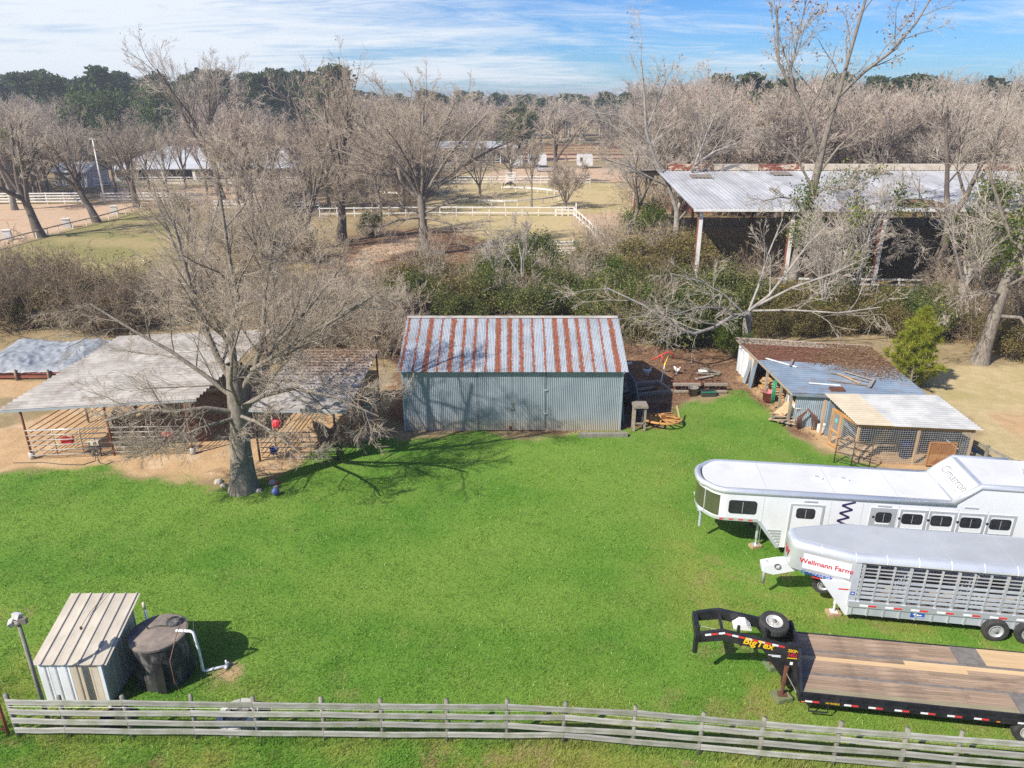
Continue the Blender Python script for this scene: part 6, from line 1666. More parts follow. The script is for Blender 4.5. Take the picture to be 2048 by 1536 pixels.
def swept(poly, z, r, n=7):
    m = MB(); rings = []
    for j in range(n):
        an = math.pi / 2 * j / (n - 1)
        rings.append([(x, y, z + r * math.sin(an)) for x, y in offset_in(poly, r * (1 - math.cos(an)))])
    k = len(poly); m.add([p for ring in rings for p in ring], [(j * k + i, j * k + i + 1, (j + 1) * k + i + 1, (j + 1) * k + i) for j in range(n - 1) for i in range(k - 1)])
    return m
swept(roof_o, Z2, .24).build('roof_edge', MT['silver'], stt, True)
m = MB(); m.prism(offset_in(roof_o, .232), .02, 'z', Z2 + .224); m.build('roof', MT['roof_grey'], stt)
for x in (-.95, 0.02, .95, 1.9, 2.85, 3.8, 4.75, 5.7, 6.6):
    y0 = 0 if x >= 0 else .28
    m = MB(); m.tube([(x, y0 - .004, Z2 + .01), (x, y0 + .025, Z2 + .10), (x, y0 + .075, Z2 + .185), (x, y0 + .16, Z2 + .243)], .008, 5); m.build('roof_seam', MT['white_tape'], stt)
for x in (.95, 2.85, 4.75, 6.6): MB().bx(x, x + .012, .26, W2 - .26, Z2 + .243, Z2 + .249).build('roof_seam', MT['silver_matt'], stt)
sd = Vector((-1.84, .56, 0)).normalized(); sn = Vector((sd.y, -sd.x, 0))
if sn.y > 0: sn = -sn
Mside = lambda t, z: basis(Vector((0, 0, z)) + sd * t + sn * .012, -sd, (0, 0, 1))
o = MB().bx(-.72, .72, -.27, .27, -.004, .004).build('sign_panel', MT['white_skin'], stt); o.matrix_local = Mside(.80, 1.99)
lettering('Wellmann Farms', .24, MT['red_letter'], stt, Mside(.80, 1.99) @ Matrix.Translation((0, 0, .009)), .02, .003, 0, space=1.0)
m = MB(); m.prism([(-1.62, 1.66), (-.9, 1.5), (0.03, 1.42), (.03, 1.66)], .03, 'y', .0); o = m.build('neck_plate', MT['white_skin'], stt); o.matrix_local = Matrix(((-sd.x, 0 - sn.x, 0, 0), (-sd.y, -sn.y, 0, 0), (0, 0, 1, 0), (0, 0, 0, 1)))
lettering('Gooseneck', .20, MT['blue_letter'], stt, Mside(1.05, 1.575) @ Matrix.Translation((0, 0, .005)), .012, .003, 0, space=1.06)
o = MB().bx(-.16, .16, -.022, .022, -.002, .004).build('reflector_tape', MT['red_tape'], stt); o.matrix_local = Mside(1.02, 1.46) @ Matrix.Translation((0, 0, .004))
Mf = basis((-1.855, W2 / 2 - .1, 2.0), (0, -1, 0), (0, 0, 1))
lettering('W', .42, MT['red_letter'], stt, Mf, .02, .003)
m = wallstrip([(x - .008, y - (.008 if y < 1 else -.008)) for x, y in nose2], 1.60, 1.65); m.build('nose_rail', MT['silver'], stt, True)
m = MB(); m.prism([(x, y) for x, y in nose2], .03, 'z', 1.6); m.build('nose_floor', MT['silver_matt'], stt)
# gooseneck frame below the nose
m = MB()
for y_ in (W2 / 2 - .2, W2 / 2 + .14): m.prism([(-2.55, 1.12), (-2.2, 1.05), (-1.2, 1.38), (.1, 1.36), (.1, 1.6), (-1.5, 1.6), (-2.1, 1.5), (-2.55, 1.36)], .06, 'y', y_)
m.beam((-2.6, W2 / 2, 1.25), (-1.4, W2 / 2, 1.42), .34, .22); m.build('gooseneck_beam', MT['white_skin'], stt)
m = MB(); m.tube([(-2.45, W2 / 2, .55), (-2.45, W2 / 2, 1.45)], .06, 10); m.build('coupler', MT['silver'], stt, True)
m = MB(); m.lathe((-2.12, W2 / 2 - .26, 1.42), [(.10, 0), (.10, .05), (.06, .07)], 12, 'Y'); m.build('coupler_ring', MT['lamp_body'], stt, True)
m = MB(); m.prism([(-.95, 1.6), (.22, 1.6), (.22, .40), (.0, .32)], .05, 'y', .0); m.build('neck_gusset', MT['white_skin'], stt)
m = MB(); m.prism([(-.95, 1.6), (.22, 1.6), (.22, .40), (.0, .32)], .05, 'y', W2 - .05); m.build('neck_gusset', MT['white_skin'], stt)
m = MB(); m.add([(-.9, .05, 1.58), (-.9, W2 - .05, 1.58), (.02, W2 - .05, .36), (.02, .05, .36)], [(0, 1, 2, 3)]); m.build('neck_front', MT['silver_matt'], stt)
lt = MB(); lt.bx(-.36, -.04, -.008, -.001, 1.30, 1.345); lt.build('reflector_tape', MT['red_tape'], stt)
m = MB(); m.bx(-.02, .2, -.035, 0, 1.36, 2.34); m.bx(-.02, .2, -.03, 0, .75, 1.36); m.bx(-.02, .2, W2, W2 + .03, .6, 2.34); m.build('corner_post', MT['silver_matt'], stt)
o = MB().bx(.02, .14, -.042, -.034, 1.16, 1.28).build('decal', MT['blue_letter'], stt)
o2 = MB().bx(.05, .11, -.046, -.041, 1.20, 1.24).build('decal_mark', MT['white_tape'], stt)
jack(stt, -.22, .42, 1.45, .12, 'white_skin')
bl = stt.matrix_basis @ Vector((-.22, .42, 0)); block('tan wood block under the jack of the silver livestock trailer', (bl.x, bl.y, 0), (.42, .32, .11), .1)
wheel(stt, -.52, 1.0, .76, .34, .22, 'rim_grey', name='spare_wheel')
# body: floor, belly rail, slats, posts
m = MB(); m.bx(.0, L2, .03, W2 - .03, .5, .56); m.build('floor', MT['old_wood'], stt)
m = MB(); m.bx(.0, L2, -.07, .03, .72, .93); m.build('belly_rail', MT['silver'], stt)
m = MB(); m.bx(.05, L2, -.02, .03, .40, .72); m.build('lower_panel', MT['silver_matt'], stt)
m = MB(); m.bx(.0, L2, W2 - .03, W2 + .02, .40, .93); m.build('far_panel', MT['silver_matt'], stt)
for i in range(16):
    x = .12 + i * .49
    MB().bx(x, x + .05, -.05, -.022, .40, .72).build('lower_rib', MT['silver'], stt)
npost = 16
for i in range(npost):
    x = .62 + i * .47 - .38
    if x > L2: break
    MB().bx(x, x + (.085 if i % 3 == 0 else .05), -.03, .03, .93, 2.30).build('side_post', MT['silver'], stt)
    if i % 2 == 0: MB().bx(x, x + .05, W2 - .03, W2 + .03, .93, 2.30).build('side_post', MT['silver'], stt)
for z, h in ((2.16, .03), (2.03, .03), (1.90, .03)):
    MB().bx(.2, L2, -.015, .015, z, z + h).build('slat', MT['silver'], stt)
    MB().bx(.2, L2, W2 - .015, W2 + .015, z, z + h).build('slat', MT['silver'], stt)
for z in (1.04, 1.20, 1.36, 1.52, 1.70):
    MB().bx(.2, L2, -.02, .02, z, z + .085).build('slat', MT['silver_matt'], stt)
    MB().bx(.2, L2, W2 - .02, W2 + .02, z, z + .085).build('slat', MT['silver_matt'], stt)
for k, x in enumerate((1.75, 3.7, 5.65)):
    g_ = MB(); g_.bx(x, x + .04, .1, W2 - .1, .6, .7); g_.bx(x, x + .04, .1, W2 - .1, 2.1, 2.16)
    for j in range(11): y_ = .12 + j * .18; g_.bx(x, x + .03, y_, y_ + .05, .6, 2.14)
    g_.build('partition_gate', MT['silver_matt'], stt)
m = MB()
for i in range(8): m.bx(.3 + i * .95, .3 + i * .95 + .8, W2 - .07, W2 - .04, 1.0, 1.62)
m.build('inner_board', MT['old_wood'], stt)
for i in range(7): tape(stt, .36 + i * .78, .36 + i * .78 + .50, -.072, .80, .065)
sg = MB().bx(1.95, 2.37, -.035, -.028, .50, .71).build('name_plate', MT['blue_letter'], stt)
m = MB(); m.prism([(2.02, .63), (2.08, .66), (2.16, .64), (2.2, .61), (2.3, .62), (2.27, .58), (2.16, .58), (2.12, .55), (2.08, .58)], .004, 'y', -.040); m.bx(1.98, 2.34, -.040, -.036, .685, .70); m.bx(2.12, 2.36, -.040, -.036, .52, .535); m.build('bird_emblem', MT['white_tape'], sg)
for x in (4.48, 5.44, ): wheel(stt, x, -.12, .385, .385, .22, 'rim_grey')
for x in (4.48, 5.44): wheel(stt, x, W2 - .05, .385, .385, .22, 'rim_grey')

# ---- black flatbed trailer
FA = R(-8)
fb = thing('flatbed_trailer', 'black gooseneck flatbed trailer with weathered plank deck and spare wheel on its neck', 'trailer', (7.95, 15.4, 0), FA)
W3, ZD, L3 = 2.52, .86, 8.2
rr_ = random.Random(5)
rows = []
y_ = .04
plan = ['g', 'w', 'w', 'w', 'S', 'w', 'w', 'w', 'n', 'm', 'S', 'w', 'w', 'w', 'w']
pw = (W3 - .08 - 2 * .09) / (len(plan) - 2)
for k, c in enumerate(plan):
    if c == 'S':
        MB().bx(.0, L3, y_, y_ + .09, ZD - .05, ZD - .004).build('deck_strip', MT['lamp_body'], fb); y_ += .09; continue
    a, b = y_ + .004, y_ + pw - .004
    segs = {'g': [(0, L3, 'deck_green')], 'w': [(0, rr_.uniform(3.5, 4.6), 'deck_wood'), (None, L3, 'deck_wood')], 'n': [(0, 4.85, 'new_wood'), (4.86, L3, 'deck_wood')], 'm': [(0, 3.2, 'deck_wood'), (3.21, L3, 'new_wood')]}[c]
    x = 0
    for (p, q, mt) in segs:
        x0 = x + .006 if x else .0
        if k >= 11 and q == L3 and mt == 'deck_wood':  # planks stop at the dark steel plate
            pass
        o = MB().bx(0, q - x0, -(b - a) / 2, (b - a) / 2, -.045, 0).build('deck_plank', MT[mt], fb)
        o.location = (x0, (a + b) / 2, ZD + rr_.uniform(-.004, .004)); x = q
    y_ += pw
MB().bx(4.75, 5.5, W3 - .04 - 4 * pw, W3 - .04, ZD + .004, ZD + .016).build('steel_plate', MT['lamp_body'], fb)
MB().bx(5.5, L3, W3 - .04 - 4 * pw, W3 - .04, ZD + .005, ZD + .014).build('new_board', MT['new_wood'], fb)
MB().bx(5.6, 6.4, .05, .05 + 4 * pw, ZD + .006, ZD + .016).build('steel_plate', MT['lamp_body'], fb)
m = MB(); m.bx(-.03, L3, -.10, -.03, .60, .74); m.bx(-.03, L3, -.01, .035, .62, ZD + .012); m.bx(-.03, L3, W3 - .035, W3 + .01, .62, ZD + .012); m.bx(-.03, L3, W3 + .03, W3 + .08, .66, .8); m.bx(-.06, -.0, -.05, W3 + .05, .6, ZD + .02); m.build('side_rail', MT['black_paint'], fb)
for i in range(14):
    x = .35 + i * .58
    MB().bx(x, x + .07, -.09, .0, .74, .80).build('stake_pocket', MT['black_paint'], fb)
    MB().bx(x, x + .07, W3 + .0, W3 + .07, .76, .83).build('stake_pocket', MT['black_paint'], fb)
m = MB()
for y0 in (.55, W3 - .7): m.bx(.0, L3, y0, y0 + .15, .42, .76)
for i in range(16): m.bx(.3 + i * .5, .36 + i * .5, .03, W3 - .03, .66, .78)
m.build('chassis', MT['black_paint'], fb)
for i, x in enumerate((.10, 1.12, 1.75, 2.42, 3.08, 3.75, 4.42, 5.5, 6.2)): tape(fb, x, x + .37, -.102, .675, .055)
for x in (-.0, 4.98): MB().bx(x, x + .09, -.108, -.10, .63, .66).build('marker_lamp', MT['amber'], fb)
lettering('HI-TENSILE', .075, MT['yellow_letter'], fb, basis((.82, -.104, .672), (1, 0, 0), (0, 0, 1)), .01, .002)
# neck
YN, YF = .80, 1.72
for y0 in (YN, YF):
    m = MB(); m.prism([(-2.75, 1.92), (-2.75, 1.60), (-2.1, 1.74), (-.38, 1.46), (-.3, 1.46), (-.3, 1.80), (-.45, 1.80), (-2.12, 2.08)], .10, 'y', y0 - .05); m.build('neck_beam', MT['black_paint'], fb)
    m = MB(); m.prism([(-1.0, 1.56), (-.3, 1.46), (-.12, .42), (-.2, .42)], .03, 'y', y0 - .015); m.build('neck_gusset', MT['black_paint'], fb)
    m = MB(); m.bx(-.32, .0, y0 - .07, y0 + .07, .38, 1.82); m.build('riser', MT['black_paint'], fb)
m = MB(); m.add([(-.02, YN - .05, 1.8), (-.02, YF + .05, 1.8), (-.02, W3, ZD), (-.02, 0, ZD)], [(0, 3, 2, 1)])
m.beam((-.02, YN - .05, 1.78), (-.0, .02, ZD), .07, .07); m.beam((-.02, YF + .05, 1.78), (-.0, W3 - .02, ZD), .07, .07); m.beam((-.03, YN - .1, 1.78), (-.03, YF + .1, 1.78), .08, .1); m.build('headboard', MT['black_paint'], fb)
m = MB(); m.bx(-2.86, -2.72, YN - .05, YF + .05, 1.62, 1.88); m.beam((-2.1, YN, 1.9), (-2.1, YF, 1.9), .08, .08); m.build('cross_member', MT['black_paint'], fb)
for q in (-1.6, -.9): MB().bx(q, q + .07, YN, YF, 1.58, 1.66).build('cross_member', MT['black_paint'], fb)
YC = (YN + YF) / 2
m = MB(); m.tube([(-2.8, YC - .3, 1.08), (-2.8, YC - .3, 2.02)], .075, 10); m.build('coupler', MT['black_paint'], fb)
MB().tube([(-2.75, YC - .25, 1.98), (-2.2, YN + .1, 1.98), (-2.18, YN - .06, 1.6)], .008, 5).build('chain', MT['pipe'], fb)
m = MB()
for k in range(4): m.bx(-1.72 + .05 * k, -1.22 - .05 * k, YF - .42, YF - .08, 1.72 + .05 * k, 1.765 + .05 * k)
m.build('step_stack', MT['white_plastic'], fb)
for x in (-1.72, -.98): MB().bx(x, x + .07, YN + .02, YN + .12, 1.9, 2.2).build('bracket', MT['black_paint'], fb)
sw = wheel(fb, -.62, YC + .08, 2.02, .41, .24, 'rim', name='spare_wheel'); sw.rotation_euler = (R(-90 + 8), 0, R(0))
for i in range(6):
    a = -2.6 + i * .37; z = (2.0 - .0 * i) if i < 2 else 1.98 - (a + 2.0) * .155
    s_ = -.155 if i >= 2 else .13
    for k, mt in enumerate(('white_tape', 'red_tape')):
        o = MB().bx(0, .172, -.006, 0, -.03, .03).build('reflector_tape', MT[mt], fb); zz_ = 1.80 if False else None
        x = a + k * .178; zb = (1.90 + (x + 2.75) * .25) if x < -2.12 else (2.06 - (x + 2.12) * .168)
        o.location = (x, YN - .052, zb - .055); o.rotation_euler = (0, -math.atan(.25) if x < -2.12 else math.atan(.168), 0)
lettering('BigTex', .30, MT['yellow_letter'], fb, basis((-1.12, YN - .056, 1.745), (1, 0, -.165), (0, 0, 1)), .018, .003, .1, space=1.02)
lettering('22GN', .13, MT['yellow_letter'], fb, basis((-.16, YN - .075, 1.62), (1, 0, -.05), (0, 0, 1)), .012, .003, 0, space=.85)
lettering('HD', .17, MT['red_letter'], fb, basis((-.16, YN - .075, 1.47), (1, 0, -.05), (0, 0, 1)), .03, .003)
MB().bx(-.30, -.03, YN - .077, YN - .072, 1.36, 1.385).build('decal_bar', MT['yellow_letter'], fb)
m = MB(); m.bx(-.80, -.46, YN - .021, YN - .017, 1.36, 1.385); m.bx(-.70, -.46, YN - .021, YN - .017, 1.32, 1.345); m.bx(-.2, -.12, YN - .076, YN - .072, 1.14, 1.24); m.build('small_print', MT['white_tape'], fb)
for y0, col in ((YN - .18, 'near'), (YF + .18, 'far')):
    m = MB(); m.tube([(-.30, y0, .55), (-.30, y0, 1.15)], .065, 10); m.tube([(-.30, y0, .18), (-.30, y0, .7)], .045, 10); m.bx(-.42, -.18, y0 - .1, y0 + .1, .15, .18); m.build('landing_jack', MT['rust'], fb)
    MB().tube([(-.32, y0 - .03, 1.0), (-.1, y0 - .3, .7), (-.02, y0 - .45, .55)], .009, 5).build('chain', MT['pipe'], fb)
    bl = fb.matrix_basis @ Vector((-.30, y0, 0)); block('mossy green wood block under the ' + ('nearer' if col == 'near' else 'farther') + ' jack of the black flatbed trailer', (bl.x, bl.y, 0), (.46, .40, .15), .25, 'mossy')
m = MB(); m.tube([(.25, -.05, .6), (.25, -.06, .3), (.75, -.06, .3), (.75, -.05, .6)], .025, 6); m.build('step', MT['black_paint'], fb)
for x in (5.85, 6.75): wheel(fb, x, .0, .38, .38, .22, 'rim')
for x in (5.85, 6.75): wheel(fb, x, W3 - .12, .38, .38, .22, 'rim')
# ------------------------------------------------------------------ clutter beside the barn
def simple(name, label, cat, m, mt, loc=(0, 0, 0), rot=(0, 0, 0), group=None, smooth=False):
    o = m.build(name, MT[mt], None, smooth); o.location = loc; o.rotation_euler = rot
    return tag(o, label, cat, group)
g = G(1212, 873)
simple('railway_sleeper', 'long greenish timber sleeper on the grass before the right corner of the barn', 'timber', MB().bx(-1.25, 1.25, -.13, .13, -.02, .2), 'post_wood', (g.x - .15, g.y, 0), (0, 0, R(2)))
tb = thing('timber_stand', 'grey timber frame stand at the right corner of the barn', 'stand', (6.32, 34.1, 0))
for x, y in ((0, 0), (.55, 0.02), (0, .5), (.55, .5)): MB().bx(x - .05, x + .05, y - .04, y + .04, 0, 1.32).build('leg', MT['old_wood'], tb)
MB().bx(-.1, .66, -.1, .62, 1.32, 1.44).build('top', MT['old_wood'], tb); MB().bx(0, .55, -.02, .03, .4, .48).build('rail', MT['old_wood'], tb)
t = simple('scrap_sheet', 'blue grey metal panel leaning low on the barn end wall', 'panel', MB().bx(-.5, .5, -.015, .015, 0, 1.5), 'steel_blue', (6.0, 35.3, 0), (R(-8), 0, R(80)))
t = simple('scrap_sheet', 'tall blue grey metal panel leaning behind the timber stand', 'panel', MB().bx(-1.1, 1.1, -.015, .015, 0, 2.1), 'steel_blue', (6.85, 36.9, 0), (R(-10), 0, R(96)))
for i in range(5):
    simple('scrap_beam', ['rusty beam lying along the barn end wall, nearest', 'rusty beam lying along the barn end wall, second', 'rusty beam lying along the barn end wall, third', 'long grey beam under the leaning tall panel', 'rusty beam crossing the scrap by the barn end'][i], 'beam',
           MB().bx(-1.3, 1.3, -.06, .06, 0, .12), 'rust' if i != 3 else 'old_wood', (6.5 + .2 * i, 37.6 + .6 * i, .02 + .10 * (i % 2)), (0, .02, R(85 - 22 * i)))
# big wooden wheel
wl_ = thing('wooden_wheel', 'large orange wooden spoked wheel lying tilted on the grass edge', 'wheel', (7.95, 35.05, .28))
wl_.rotation_euler = (R(-9), R(4), R(12))
RW = 1.06
for k in range(12):
    a = 6.283 * k / 12; c, s = math.cos(a), math.sin(a)
    MB().beam((.12 * c, .12 * s, 0), ((RW - .03) * c, (RW - .03) * s, 0), .085, .05).build('spoke', MT['orange_wood'], wl_)
for k in range(6):
    a0, a1 = 6.283 * k / 6 + .02, 6.283 * (k + 1) / 6 - .02; m = ring_block(RW - .09, RW, a0, a1, -.045, .045); m.build('rim', MT['orange_wood'], wl_)
m = MB(); m.box((0, 0, .12), (.5, .34, .26), Matrix.Rotation(.4, 3, 'Z')); m.build('hub', MT['orange_wood'], wl_)
m = MB(); m.beam((.05, .05, .26), (.95, .75, .12), .12, .05); m.beam((.1, -.05, .22), (.9, .2, .14), .12, .05); m.beam((.15, -.2, .2), (.95, -.3, .1), .12, .05); m.build('board', MT['orange_wood'], wl_)
MB().beam((.86, -.3, .06), (.95, .32, .62), .07, .05).build('stake', MT['lumber'], wl_)
# red bent tube hung on chains from the level limb
rd = thing('hanging_red_tube', 'bent red steel tube hanging on two thin chains from the pale limb', 'steel tube', (9.55, 42.3, 1.35))
MB().tube([(-.85, -.1, -.25), (-.4, -.05, -.02), (0, 0, .16), (.22, 0, .18), (.38, 0, .05), (.42, 0, -.22)], .055, 8).build('bar', MT['red_paint'], rd, True)
MB().tube([(-.32, -.05, .02), (-.22, -.15, -.2), (-.16, -.2, -.45)], .05, 8).build('arm', MT['red_paint'], rd, True)
MB().tube([(-.5, -.05, -.05), (-.55, -.12, -.25)], .045, 8).build('arm', MT['red_paint'], rd, True)
for x in (-.03, .06): MB().tube([(x, 0, .18), (x - .05, 0, 1.35)], .01, 4).build('chain', MT['wire'], rd)
pl = thing('pole_tool', 'white and yellow pole leaning below the hanging red tube', 'pole')
MB().tube([(8.95, 40.6, .05), (9.35, 41.6, 1.0)], .035, 8).build('shaft', MT['white_plastic'], pl, True); MB().tube([(9.34, 41.58, .98), (9.6, 42.0, 1.4)], .03, 8).build('extension', MT['yellow'], pl, True)
MB().tube([(9.31, 41.5, .93), (9.40, 41.72, 1.09)], .055, 8).build('collar', MT['yellow'], pl, True)
# rusty harrow with a timber bar across
hw = thing('disc_harrow', 'rusty farm harrow under grey timber bars at the leaf strewn lawn edge', 'harrow', (11.0, 39.9, 0))
MB().bx(-1.5, .1, -.3, -.16, .35, .5).build('timber', MT['old_wood'], hw); MB().bx(.35, 1.7, -.3, -.16, .35, .5).build('timber', MT['old_wood'], hw); MB().bx(-1.5, 1.6, -.62, -.5, .06, .18).build('timber', MT['old_wood'], hw)
rr_ = random.Random(3)
for i in range(9):
    x = -1.3 + i * .34; o = MB().lathe((0, 0, 0), [(.001, -.06), (.14, -.04), (.24, .02), (.25, .03), (.14, -.02), (.001, -.04)], 14, 'X').build('disc', MT['rust'], hw, True); o.location = (x, .15 + .15 * (i % 2), .24); o.rotation_euler = (0, 0, .3)
for i in range(12):
    x = -1.4 + i * .25; MB().tube([(x, .05, .5), (x + .05, .12, .25), (x - .05, .35, .02)], .018, 5).build('tine', MT['rust'], hw, True)
for y in (.0, .4): MB().tube([(-1.5, y, .42), (1.5, y, .42)], .035, 6).build('frame_bar', MT['rust'], hw, True)
bucket('bucket', 'dark grey tub standing in front of the rusty harrow', 10.55, 39.05, 0, .3, .5, 'lamp_body', 'tub', False)
t = thing('open_crate', 'green open topped low crate right of the dark tub', 'crate', (11.4, 38.95, 0), R(6))
m = MB(); m.bx(-.42, .42, -.2, -.17, 0, .34); m.bx(-.42, .42, .17, .2, 0, .34); m.bx(-.42, -.39, -.17, .17, 0, .34); m.bx(.39, .42, -.17, .17, 0, .34); m.bx(-.42, .42, -.2, .2, 0, .02); m.build('shell', MT['hose'], t)
m = MB(); m.bx(-.44, .44, -.22, -.2, .28, .34); m.build('rim', MT['green_plastic'], t)
t = thing('plough', 'old rusty plough in the shade between the wheel and the barn scrap', 'plough', (8.05, 36.9, 0), R(25))
MB().beam((-.7, 0, .45), (.5, 0, .3), .07, .09).build('beam', MT['rust'], t); MB().prism([(.2, 0), (.75, -.1), (.7, .35), (.3, .42)], .05, 'y', -.05).build('share', MT['rust'], t); MB().beam((-.7, .15, .45), (-1.2, .2, .85), .04, .04).build('handle', MT['old_wood'], t)
t = thing('timber_skid', 'old timber frame lying flat in the shade under the hanging tube', 'timber', (8.0, 39.9, 0), R(15))
for y in (-.8, .8): MB().bx(-1.3, 1.3, y - .08, y + .08, .0, .18).build('beam', MT['old_wood'], t)
for x in (-1.2, 1.2): MB().bx(x - .08, x + .08, -.72, .72, .02, .16).build('beam', MT['old_wood'], t)
for i in range(3):
    o = MB().box((0, 0, .09), (1.4, .2, .05)).build('plank', MT['old_wood'], None); o.location = (11.9 + .3 * i, 41.7 + .5 * i, .02 + .05 * i); o.rotation_euler = (0, .03, .5 - .6 * i)
    tag(o, ['grey plank on the leaf litter behind the harrow, nearest', 'grey plank on the leaf litter behind the harrow, middle', 'grey plank on the leaf litter behind the harrow, farthest'][i], 'plank')
m = MB(); m.add([(-.5, -.2, .03), (.1, -.25, .1), (.55, -.1, .03), (.4, .25, .05), (-.1, .3, .16), (-.45, .2, .04), (0, 0, .2)], [(0, 1, 6), (1, 2, 6), (2, 3, 6), (3, 4, 6), (4, 5, 6), (5, 0, 6)])
simple('crumpled_sheet', 'crumpled pale plastic sheet on the leaf litter near the level limb', 'plastic sheet', m, 'white_plastic', (12.3, 43.0, 0))

# ------------------------------------------------------------------ lean-to shed
ls = thing('lean_to_shed', 'low lean-to shed with leaf covered rusty tin roof and open left side', 'shed')
P1, P2, P3, P4 = Vector((14.45, 34.55, 1.93)), Vector((21.25, 33.85, 1.93)), Vector((21.75, 41.7, 2.1)), Vector((14.1, 43.5, 2.05))
nS = 9
for i in range(nS):
    a, b = i / nS, (i + 1) / nS
    q = [P1.lerp(P4, a), P2.lerp(P3, a), P2.lerp(P3, b), P1.lerp(P4, b)]
    lift = Vector((0, 0, .004 * (nS - i)))
    m = MB(); m.sheet(q[0] + lift, q[3] + lift, q[2] + lift, q[1] + lift, 3, -.018, 1, 'rib')
    m.build('roof_sheet', MT['steel_blue'] if i < 5 else MT['rust'] if i < 8 else MT['old_wood'], ls)
roof_leaves(ls, (P1, P2, P3, P4), 26000, 9, lambda u, v, rg: (rg.random(len(u)) < np.clip((v - .38 - .10 * np.sin(6 * u) + .12 * (u - .5)) * 3.2, 0, .9) * (.18 + .82 * np.clip((u + .25 * np.sin(5 * v) - .35) * 5, 0, 1))), .055)
m = MB(); m.beam(P1 - Vector((0, .02, .05)), P2 - Vector((0, .02, .05)), .05, .12); m.build('eave_trim', MT['steel_blue'], ls)
m = MB(); m.beam(P1 + Vector((.04, 0, -.07)), P4 + Vector((.04, 0, -.07)), .06, .12); m.beam(P4 + Vector((0, 0, .03)), P3 + Vector((0, 0, .03)), .25, .03); m.build('rafter', MT['old_wood'], ls)
m = MB(); m.sheet((14.75, 34.7, 0), (21.1, 34.05, 0), (21.1, 34.05, 1.88), (14.75, 34.7, 1.88), 64, .014); m.build('wall', MT['galv'], ls, True)
m = MB(); m.sheet((21.15, 34.1, 0), (21.6, 41.6, 0), (21.6, 41.6, 2.0), (21.15, 34.1, 1.88), 70, .014, 1, 'sin4'); m.sheet((21.6, 41.6, 0), (14.3, 43.3, 0), (14.3, 43.3, 2.0), (21.6, 41.6, 2.0), 70, .014, 1, 'sin4'); m.build('wall', MT['galv'], ls, True)
for i in range(3):
    m = MB(); a = 43.25 - .95 * i; m.sheet((14.32, a, 0), (14.32 + .04 * i, a - .93, 0), (14.32 + .04 * i, a - .93, 1.98), (14.32, a, 1.98), 1, .03, 1, 'rib'); m.build('wall_panel', MT['white_panel'] if i < 2 else MT['coop_cream'], ls)
for y, dx in ((40.3, 0), (38.3, .05), (36.2, .12), (34.75, .12)): MB().bx(14.35 + dx, 14.47 + dx, y - .06, y + .06, 0, 1.93).build('post', MT['old_wood'], ls)
MB().beam((14.25, 40.35, .02), (14.42, 40.2, 1.85), .55, .03, (1, 0, 0)).build('leaning_sheet', MT['steel_blue'], ls)
MB().beam((14.1, 41.0, .02), (14.40, 40.9, 1.7), .45, .03, (1, 0, 0)).build('leaning_sheet', MT['galv'], ls)
# things lying on its roof
def on_roof(u, v, dz=.06): return P1.lerp(P2, u).lerp(P4.lerp(P3, u), v) + Vector((0, 0, dz))
for k, (u0, v0, u1, v1, mt, lab) in enumerate(((.07, .58, .24, .44, 'white_panel', 'white strip lying across the rusty part of the shed roof'), (.20, .16, .42, .14, 'white_panel', 'long white strip near the front edge of the shed roof'),
        (.36, .22, .62, .16, 'old_wood', 'grey board lying on the shed roof beside the long white strip'), (.45, .36, .66, .22, 'old_wood', 'long board slanting over the middle of the shed roof'), (.5, .34, .58, .18, 'lumber', 'short plank in the board heap on the shed roof'),
        (.56, .38, .72, .24, 'old_wood', 'board at the right of the heap on the shed roof'), (.19, .44, .26, .56, 'old_wood', 'weathered board crossing the white strip on the shed roof'), (.62, .12, .72, .26, 'old_wood', 'pale plank at the right front of the shed roof'))):
    o = MB().beam((0, 0, 0), on_roof(u1, v1) - on_roof(u0, v0), .13, .03).build('roof_board', MT[mt], None); o.location = on_roof(u0, v0, .07 + .012 * k); tag(o, lab, 'board')
o = MB().bx(-.35, .35, -.2, .2, 0, .12).build('wood_box', MT['rust'], None); o.location = on_roof(.36, .07, .04); o.rotation_euler = (0, 0, -.1); tag(o, 'rusty flat box at the front edge of the shed roof', 'box')
# contents
fw_ = thing('firewood_stack', 'stack of split tan firewood in the open side of the lean-to shed', 'firewood', (15.3, 39.3, 0))
rr_ = random.Random(6)
for i in range(46):
    r = .06 + .03 * rr_.random(); o = MB().tube([(-.55 + rr_.uniform(-.1, .1), 0, 0), (.45 + rr_.uniform(-.1, .1), rr_.uniform(-.05, .05), 0)], r, 6).build('log', MT['lumber'] if i % 3 else MT['orange_wood'], fw_)
    o.location = (rr_.uniform(-.1, .1), -.75 + .19 * (i % 8), .09 + .16 * (i // 8)); o.rotation_euler = (rr_.uniform(0, 3), 0, rr_.uniform(-.08, .08))
bucket('barrel', 'faded pink plastic tub before the firewood stack', 14.55, 38.0, .12, .32, .55, 'pink_plastic', 'tub', False)
simple('white_board', 'white board standing inside the lean-to shed near its corner', 'board', MB().bx(-.5, .5, -.02, .02, 0, 1.3), 'white_panel', (15.05, 36.5, .05), (0, 0, R(75)))
m = MB()
for k in range(7): m.tube([(.03 * k - .1, .02 * (k % 3), 1.75), (.03 * k - .1 + .02 * math.sin(k), -.03 + .02 * (k % 2), 1.0), (.025 * k - .07, -.02, .35 + .08 * (k % 3))], .022, 5)
simple('green_netting', 'green netting hanging on the corner post of the lean-to shed', 'netting', m, 'green_plastic', (14.42, 36.9, .0), smooth=True)
t = thing('wheelbarrow', 'upturned wooden barrow with dark wheel at the open corner of the lean-to shed', 'barrow', (14.75, 35.6, 0), R(30))
